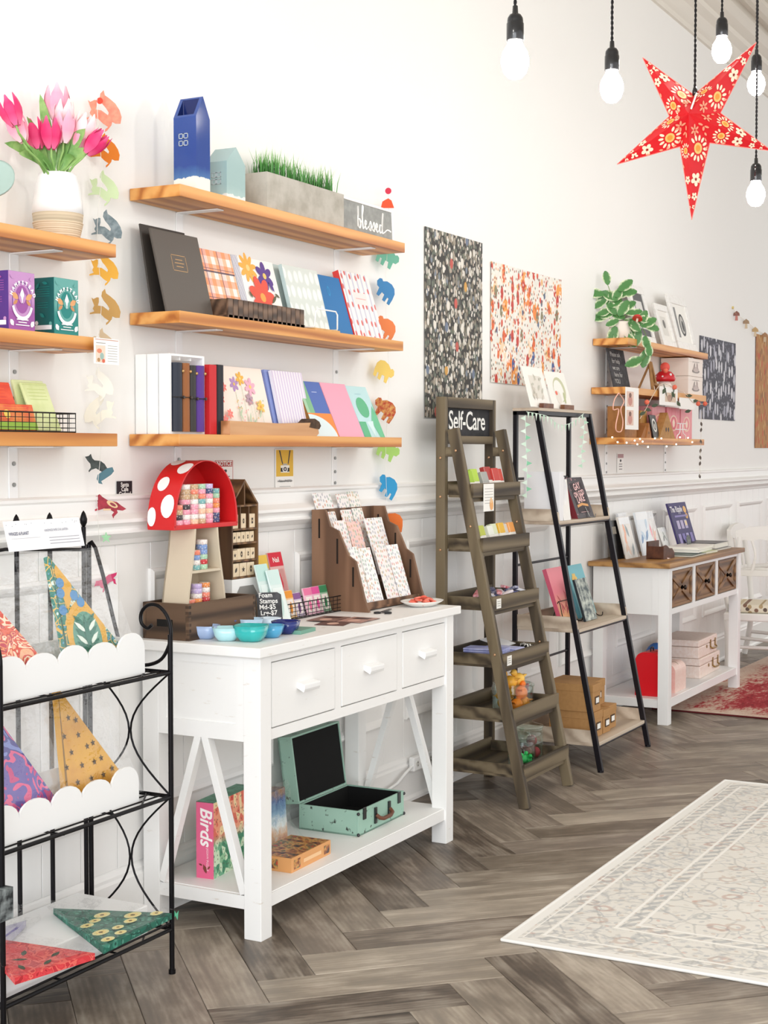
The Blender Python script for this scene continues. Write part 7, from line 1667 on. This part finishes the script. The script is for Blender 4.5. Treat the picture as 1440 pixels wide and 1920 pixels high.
# mushroom garland on the far wall
for k, (px, py, c, lab) in enumerate(((1381, 592, '#8a5c50', 'brown felt mushroom, first on the little wall garland'), (1399, 607, '#a08468', 'tan felt mushroom, second on the little wall garland'), (1416, 622, '#c0a070', 'gold felt mushroom, third on the little wall garland'), (1434, 632, '#a9805c', 'russet felt mushroom, fourth on the little wall garland'))):
    p = W(px, py, -.02); s_ = 1 / PXM(p)
    t = thing('felt_mushroom', lab, 'ornament', p, (0, 0, PAN - PI / 2), 'felt mushrooms on the far wall')
    B().prism([(-6 * s_, 0), (6 * s_, 0), (5 * s_, 5 * s_), (0, 9 * s_), (-5 * s_, 5 * s_)], -.004, .004, 'XZ').obj('cap', C(c), t, bevel=.001)
    B().prism([(-2.5 * s_, -9 * s_), (2.5 * s_, -9 * s_), (2 * s_, 0), (-2 * s_, 0)], -.003, .003, 'XZ').obj('stem', C('#c07a70' if k == 0 else '#d0bca0'), t)
string('garland_string', 'thin thread holding the felt mushrooms on the far wall', [W(1374, 577, -.008), W(1381, 590, -.02), W(1399, 602, -.02), W(1416, 617, -.02), W(1434, 627, -.02), W(1470, 640, -.008)], .001, '#d8c8a8')
o = B().cyl((0, 0, 0), (0, -.010, 0), .010, n=12).obj('wall_hook', C('#d8c070'), None, tuple(W(1373, 577, 0))); tag(o, 'small brass pin holding the felt mushroom garland', 'pin')

# ================================================================== RUGS
def rug_fn(t):
    s = t.sep(t.co()); x, y = s[0], s[1]
    L, D_ = 2.42, 1.9
    e = t.math('MINIMUM', t.math('MINIMUM', x, t.math('SUBTRACT', L, x)), t.math('MULTIPLY', y, -1.0))
    co = t.co()
    wob = t.n('ShaderNodeVectorMath', {0: co, 1: t.n('ShaderNodeVectorMath', {0: t.noise(co, 9, 2)[1], 1: (.05, .05, .05)}, operation='MULTIPLY').outputs[0]}, operation='ADD').outputs[0]
    v = t.vor2(wob, 6.5); ed = t.vor2(wob, 9, 'DISTANCE_TO_EDGE'); v3 = t.vor2(wob, 24); v4 = t.vor2(wob, 15, 'DISTANCE_TO_EDGE')
    c = t.mix(t.noise(co, 6, 4)[0], '#d9d4ca', '#e9e5dd')
    c = t.mix(t.math('MULTIPLY', t.ramp(ed[0], [(.02, 1.0), (.05, 0.0)]), .45), c, '#a9a6a0')
    c = t.mix(t.math('MULTIPLY', t.math('MULTIPLY', t.ramp(v4[0], [(.02, 1.0), (.06, 0.0)]), t.ramp(t.noise(co, 3.5, 3)[0], [(.45, 0.0), (.6, 1.0)])), .5), c, '#9fa2a6')
    ringf = t.ramp(v[0], [(.10, 0.0), (.14, 1.0), (.19, 1.0), (.23, 0.0)])
    c = t.mix(t.math('MULTIPLY', ringf, .5), c, t.ramp(t.sep(v[1])[0], [(0, '#b89a88'), (.3, '#a3a6a4'), (.6, '#c4b2a0'), (.8, '#b07c68')], 'CONSTANT'))
    c = t.mix(t.math('MULTIPLY', t.ramp(v3[0], [(.16, 1.0), (.22, 0.0)]), .4), c, t.ramp(t.sep(v3[1])[0], [(0, '#8f9298'), (.4, '#c9c2b6'), (.72, '#b59a84'), (.92, '#c07a60')], 'CONSTANT'))
    nav = t.ramp(t.noise(co, 30, 3)[0], [(.5, 0.0), (.62, 1.0)])
    def band(a, b_): return t.math('MULTIPLY', t.math('GREATER_THAN', e, a), t.math('LESS_THAN', e, b_))
    diag = t.math('LESS_THAN', t.math('FRACT', t.math('MULTIPLY', t.math('ADD', x, y), 16.0)), .5)
    c = t.mix(band(.0, .035), c, '#ece9e3')
    c = t.mix(t.math('MULTIPLY', t.math('MULTIPLY', band(.05, .085), diag), .6), c, '#a9a8a6')
    c = t.mix(t.math('MULTIPLY', band(.045, .05), .8), c, '#f2efe9'); c = t.mix(t.math('MULTIPLY', band(.09, .10), .9), c, '#f2efe9')
    c = t.mix(t.math('MULTIPLY', t.math('MULTIPLY', band(.27, .305), diag), .6), c, '#9a9c9e')
    c = t.mix(t.math('MULTIPLY', band(.255, .265), .9), c, '#f2efe9'); c = t.mix(t.math('MULTIPLY', band(.31, .32), .9), c, '#f2efe9')
    c = t.mix(t.math('MULTIPLY', t.math('MULTIPLY', band(.10, .25), nav), .35), c, '#8f949c')
    return {'Base Color': c, 'Normal': t.bump(t.noise(co, 350, 2)[0], .35, .002)}
rg = thing('light_rug', 'pale cream rug with faded floral pattern and border', 'rug', (4.005, -1.075, 0), (0, 0, 0))
B().box(0, 2.42, -1.9, 0, 0, .007).obj('pile', mat('cream_rug', rough=.95, fn=rug_fn, sheen=.2), rg)
M_BIND = mat('rug_binding', '#e6e4e0', .9)
B().cyl((0, 0, .0055), (0, -1.9, .0055), .0055, n=8).obj('edge_binding', M_BIND, rg); B().cyl((0, 0, .0055), (2.42, 0, .0055), .0055, n=8).obj('edge_binding', M_BIND, rg); B().cyl((2.42, 0, .0055), (2.42, -1.9, .0055), .0055, n=8).obj('edge_binding', M_BIND, rg)
def redrug_fn(t):
    co = t.mp(t.co(), (1, 2.2, 1)); n1 = t.noise(co, 4, 5, .65)[0]; n2 = t.noise(co, 22, 4, .7)[0]
    e = t.math('MINIMUM', t.sep(t.co())[0], t.math('MULTIPLY', t.sep(t.co())[1], -1.0))
    edge = t.ramp(e, [(.0, .28), (.18, .12), (.4, 0.0)])
    f = t.math('ADD', t.math('ADD', t.math('MULTIPLY', n1, .55), t.math('MULTIPLY', n2, .5)), edge)
    return t.ramp(f, [(.40, '#6d1018'), (.52, '#a5202c'), (.58, '#b03a3e'), (.66, '#cfae9c'), (.8, '#dcc9b8')])
rr = thing('red_rug', 'worn red rug with a faded pale border under the white chair', 'rug', (8.045, -.215, 0), (0, 0, -.02))
B().box(0, 3.2, -2.2, 0, 0, .006).obj('pile', mat('red_rug', rough=.95, fn=redrug_fn), rr)
B().cyl((0, 0, .005), (0, -2.2, .005), .005, n=8).obj('edge_binding', C('#5a1418', .9), rr)

# ================================================================== WHITE CHAIRS
def chair(label, loc, rz):
    t = thing('white_chair', label, 'chair', loc, (0, 0, rz), 'white painted chairs')   # faces local -y
    M = mat('chair_white', '#f1efea', .45)
    for sx in (-1, 1):
        B().tube(smooth([(sx * .205, -.205, .0), (sx * .200, -.195, .15), (sx * .205, -.200, .36)]), [.017, .0175, .018, .0185, .019, .0195, .02, .0205, .021, .0215, .022][:11], 8).obj('front_leg', M, t)
        B().tube(smooth([(sx * .195, .250, .0), (sx * .195, .215, .18), (sx * .195, .205, .36), (sx * .195, .225, .60), (sx * .180, .262, .86)]), .020, 8).obj('back_post', M, t)
        B().cyl((sx * .20, -.19, .14), (sx * .195, .215, .16), .012, n=8).obj('stretcher', M, t)
        B().tube(smooth([(sx * .20, .225, .62), (sx * .215, .05, .635), (sx * .225, -.13, .62)]), .016, 8).obj('arm', M, t)
        B().tube(smooth([(sx * .225, -.12, .615), (sx * .222, -.15, .5), (sx * .21, -.10, .40)]), .014, 8).obj('arm_support', M, t)
    B().cyl((-.20, -.01, .15), (.20, -.01, .15), .012, n=8).obj('stretcher', M, t)
    B().box(-.225, .225, -.225, .225, .345, .395).obj('seat', M, t, bevel=.008)
    crest = [(-.20, .82), (-.15, .845), (-.10, .835), (-.05, .85), (0, .842), (.05, .85), (.10, .835), (.15, .845), (.20, .82), (.21, .90), (.12, .93), (0, .94), (-.12, .93), (-.21, .90)]
    B().prism(crest, .250, .275, 'XZ').obj('crest_rail', M, t, bevel=.004)
    B().box(-.19, .19, .232, .250, .60, .64).obj('back_rail', M, t, bevel=.003)
    for sx in (-1, 1): B().tube(smooth([(sx * .10, .258, .84), (sx * .075, .245, .74), (sx * .10, .238, .62)]), .010, 6).obj('back_splat', M, t)
    return t
def cush_fn(t):
    f, col = scatter(t, t.co(), 26, .30, [(0, '#b9a27c'), (.4, '#8a6a58'), (.6, '#d8c8a8'), (.8, '#6a5a50')], 1.0, (1, 1, 1), .08)
    return t.mix(f, '#e9e0cc', col)
ch1 = chair('white armchair with a floral cushion on the red rug', (9.78, -.40, .006), -1.42)
cu = B().box(-.20, .20, -.20, .19, .0, .055).obj('seat_cushion', mat('floral_cushion', rough=.9, fn=cush_fn), None, (9.78, -.40, .402), (0, 0, -1.42), bevel=.022, seg=4); tag(cu, 'cream cushion with a brown floral print on the white chair', 'cushion')
chair('white chair standing against the wall beyond the console', (10.36, -.33, .006), .0)

# ================================================================== PENDANT BULBS AND PAPER STAR
M_SOCK = mat('bakelite_socket', '#1e1e20', .18, .1, coat=.3)
M_CORD = mat('black_twist_cord', '#151214', .7)
M_BULB = mat('lit_bulb', '#ffffff', .4, emit=('#fffaf3', 76.0))
def twist(b, p0, p1, r, pitch):
    n = max(8, int((p1 - p0).length / pitch * 8)); ax = (p1 - p0).normalized()
    for ph in (0, PI): b.tube([p0.lerp(p1, k / n) + Vector((math.cos(k * PI / 4 + ph), math.sin(k * PI / 4 + ph), 0)) * r for k in range(n + 1)], r * 1.05, 5)
def pendant(label, loc, sway=0.0):
    t = thing('pendant_bulb', label, 'lamp', loc, (0, sway, 0), 'bare pendant bulbs')
    # origin at the bulb's middle
    B().lathe([(0, -.044), (.016, -.041), (.028, -.028), (.0345, -.007), (.0345, .007), (.030, .024), (.020, .040), (.0165, .052), (.0165, .062)], n=22).obj('glass_bulb', M_BULB, t)
    B().lathe([(.0205, .050), (.0215, .052), (.0215, .092), (.0200, .094), (.0200, .098), (.0190, .106), (.014, .114), (.0075, .117), (.0065, .135), (.0045, .137), (0, .137)], n=22).obj('socket', M_SOCK, t)
    b = B(); top = Vector((0.0, 0, 4.30 - loc[2])); twist(b, Vector((0, 0, .135)), top, .0022, .030); b.obj('twisted_cord', M_CORD, t)
pendant('lit pendant bulb hanging nearest the shelves', (3.452, -1.345, 2.414))
pendant('lit pendant bulb hanging second in the row', (4.236, -1.317, 2.518))
pendant('lit pendant bulb hanging high behind the paper star', (5.291, -1.349, 2.868))
pendant('lit pendant bulb beside the paper star\'s upper tip', (5.950, -1.304, 2.896))
pendant('lit pendant bulb hanging low behind the paper star', (5.632, -1.388, 2.409))
for i_, q_ in enumerate(((2.50, -1.35, 2.75), (1.60, -1.40, 2.65), (6.90, -1.35, 2.75), (7.80, -1.32, 2.85), (8.70, -1.35, 2.75))):  # unseen bulbs added to the row for more overhead light along the wall
    pendant('unseen lit pendant bulb added further along the row, %s beyond the picture' % ORD[i_], q_)
# star lantern
SP = CAMP + _ray(1283, 222) / FPX * 5.15
sl = thing('star_lantern', 'red five-pointed paper star lantern printed with cream flowers', 'lantern', SP)
def star2(px, py): return ((px - 1283) / FPX * 5.15, -(py - 222) / FPX * 5.15)
tips = [star2(*p) for p in ((1205, 108), (1418, 80), (1447, 283), (1297, 412), (1157, 308))]
inn = [star2(*p) for p in ((1301, 178), (1351, 212), (1331, 268), (1275, 275), (1255, 218))]     # inner corner after each tip
def L3(p, f=0.0): return RGT * p[0] + _U * p[1] - _h * f
Cf, Cb = L3((0, 0), .075), L3((0, 0), -.075)
M_STARR = mat('star_red', '#d3141f', .55, mottle=('#e2252c', 6, .5))
for k in range(5):
    T = L3(tips[k]); A = L3(inn[k - 1]); Bn = L3(inn[k])
    arm = B().add([Cf, Cb, T, A, Bn], [(0, 3, 2), (0, 2, 4), (1, 2, 3), (1, 4, 2)]).obj('star_arm', M_STARR, sl)
    for side, I in ((0, A), (1, Bn)):
        e1 = (T - Cf); ln = e1.length; e1 = e1 / ln; v = I - Cf; e2 = (v - e1 * v.dot(e1)); wd = e2.length; e2 = e2 / wd; ai = v.dot(e1)
        nrm = e1.cross(e2); nrm = nrm if nrm.dot(-_h) > 0 else -nrm
        def wmax(a): return wd * (a / ai if a < ai else max(0.0, (ln - a) / (ln - ai)))
        cream = '#f6e4c8'; shp = []
        def ins(poly): return all(0 < p[1] < wmax(p[0]) - .001 and 0 < p[0] < ln for p in poly)
        a0 = ai * 1.15; b0 = wmax(a0) * .42; R_ = min(.040, b0 * .9)
        for q in range(13):
            an = 2 * PI * q / 13; shp.append((disc(a0 + R_ * 1.0 * math.cos(an), b0 + R_ * math.sin(an), R_ * .30, R_ * .15, 10, an), cream))
        shp.append((disc(a0, b0, R_ * .55, n=14), '#f0c070')); shp.append((disc(a0, b0, R_ * .32, n=12), '#e8983c'))
        for q, (fa, fr) in enumerate(((.62, .026), (.78, .017), (.88, .010))):
            aa = ln * fa; bb_ = wmax(aa) * .46; r_ = min(fr, wmax(aa) * .46)
            for p_ in range(5): shp.append((disc(aa + r_ * .6 * math.cos(p_ * 1.257), bb_ + r_ * .6 * math.sin(p_ * 1.257), r_ * .42, r_ * .34, 10, p_ * 1.257), cream))
            shp.append((disc(aa, bb_, r_ * .14, n=8), '#7a2a1c'))
        for q in range(9):
            aa = ai * .35 + (ln * .8 - ai * .35) * q / 9.0; shp.append((leafp(aa, wmax(aa) * .86, .016, .007, .6 * (-1) ** q), '#f2a888'))
        for q in range(6): an = q * 1.05; shp.append((disc(ai * .55 + .012 * math.cos(an), wmax(ai * .55) * .45 + .012 * math.sin(an), .009, .004, 8, an), '#f2a080'))
        b = B(); mats_ = []
        for i, (poly, c) in enumerate(shp):
            if not ins(poly): continue
            m = C(c)
            if m not in mats_: mats_.append(m)
            b.add([Cf + e1 * p[0] + e2 * p[1] + nrm * (.0008 + .00004 * i) for p in poly], [tuple(range(len(poly)))], mats_.index(m))
        pf_ = b.obj('printed_flowers', mats_, arm); pf_['kind'] = 'stuff'
        B().tube([Cf + nrm * .0005 if False else I, T], .0016, 5).obj('edge_piping', C('#f08a80'), arm)
b = B(); twist(b, Vector((0.0, 0, 0)) + L3(star2(1303, 166)), Vector((L3(star2(1303, 166)).x, L3(star2(1303, 166)).y, 4.30 - SP.z)), .0024, .034); b.obj('twisted_cord', M_CORD, sl)
p = L3(star2(1303, 166)); B().lathe([(.010, 0), (.009, .02), (.005, .034)], (p.x, p.y, p.z - .028), 12).obj('cord_grip', M_SOCK, sl)
B().bar(L3(star2(1303, 178), .03), L3(star2(1287, 214), .078), .006, .002, tuple(-_h)).obj('white_tie', C('#f4efe8'), sl)
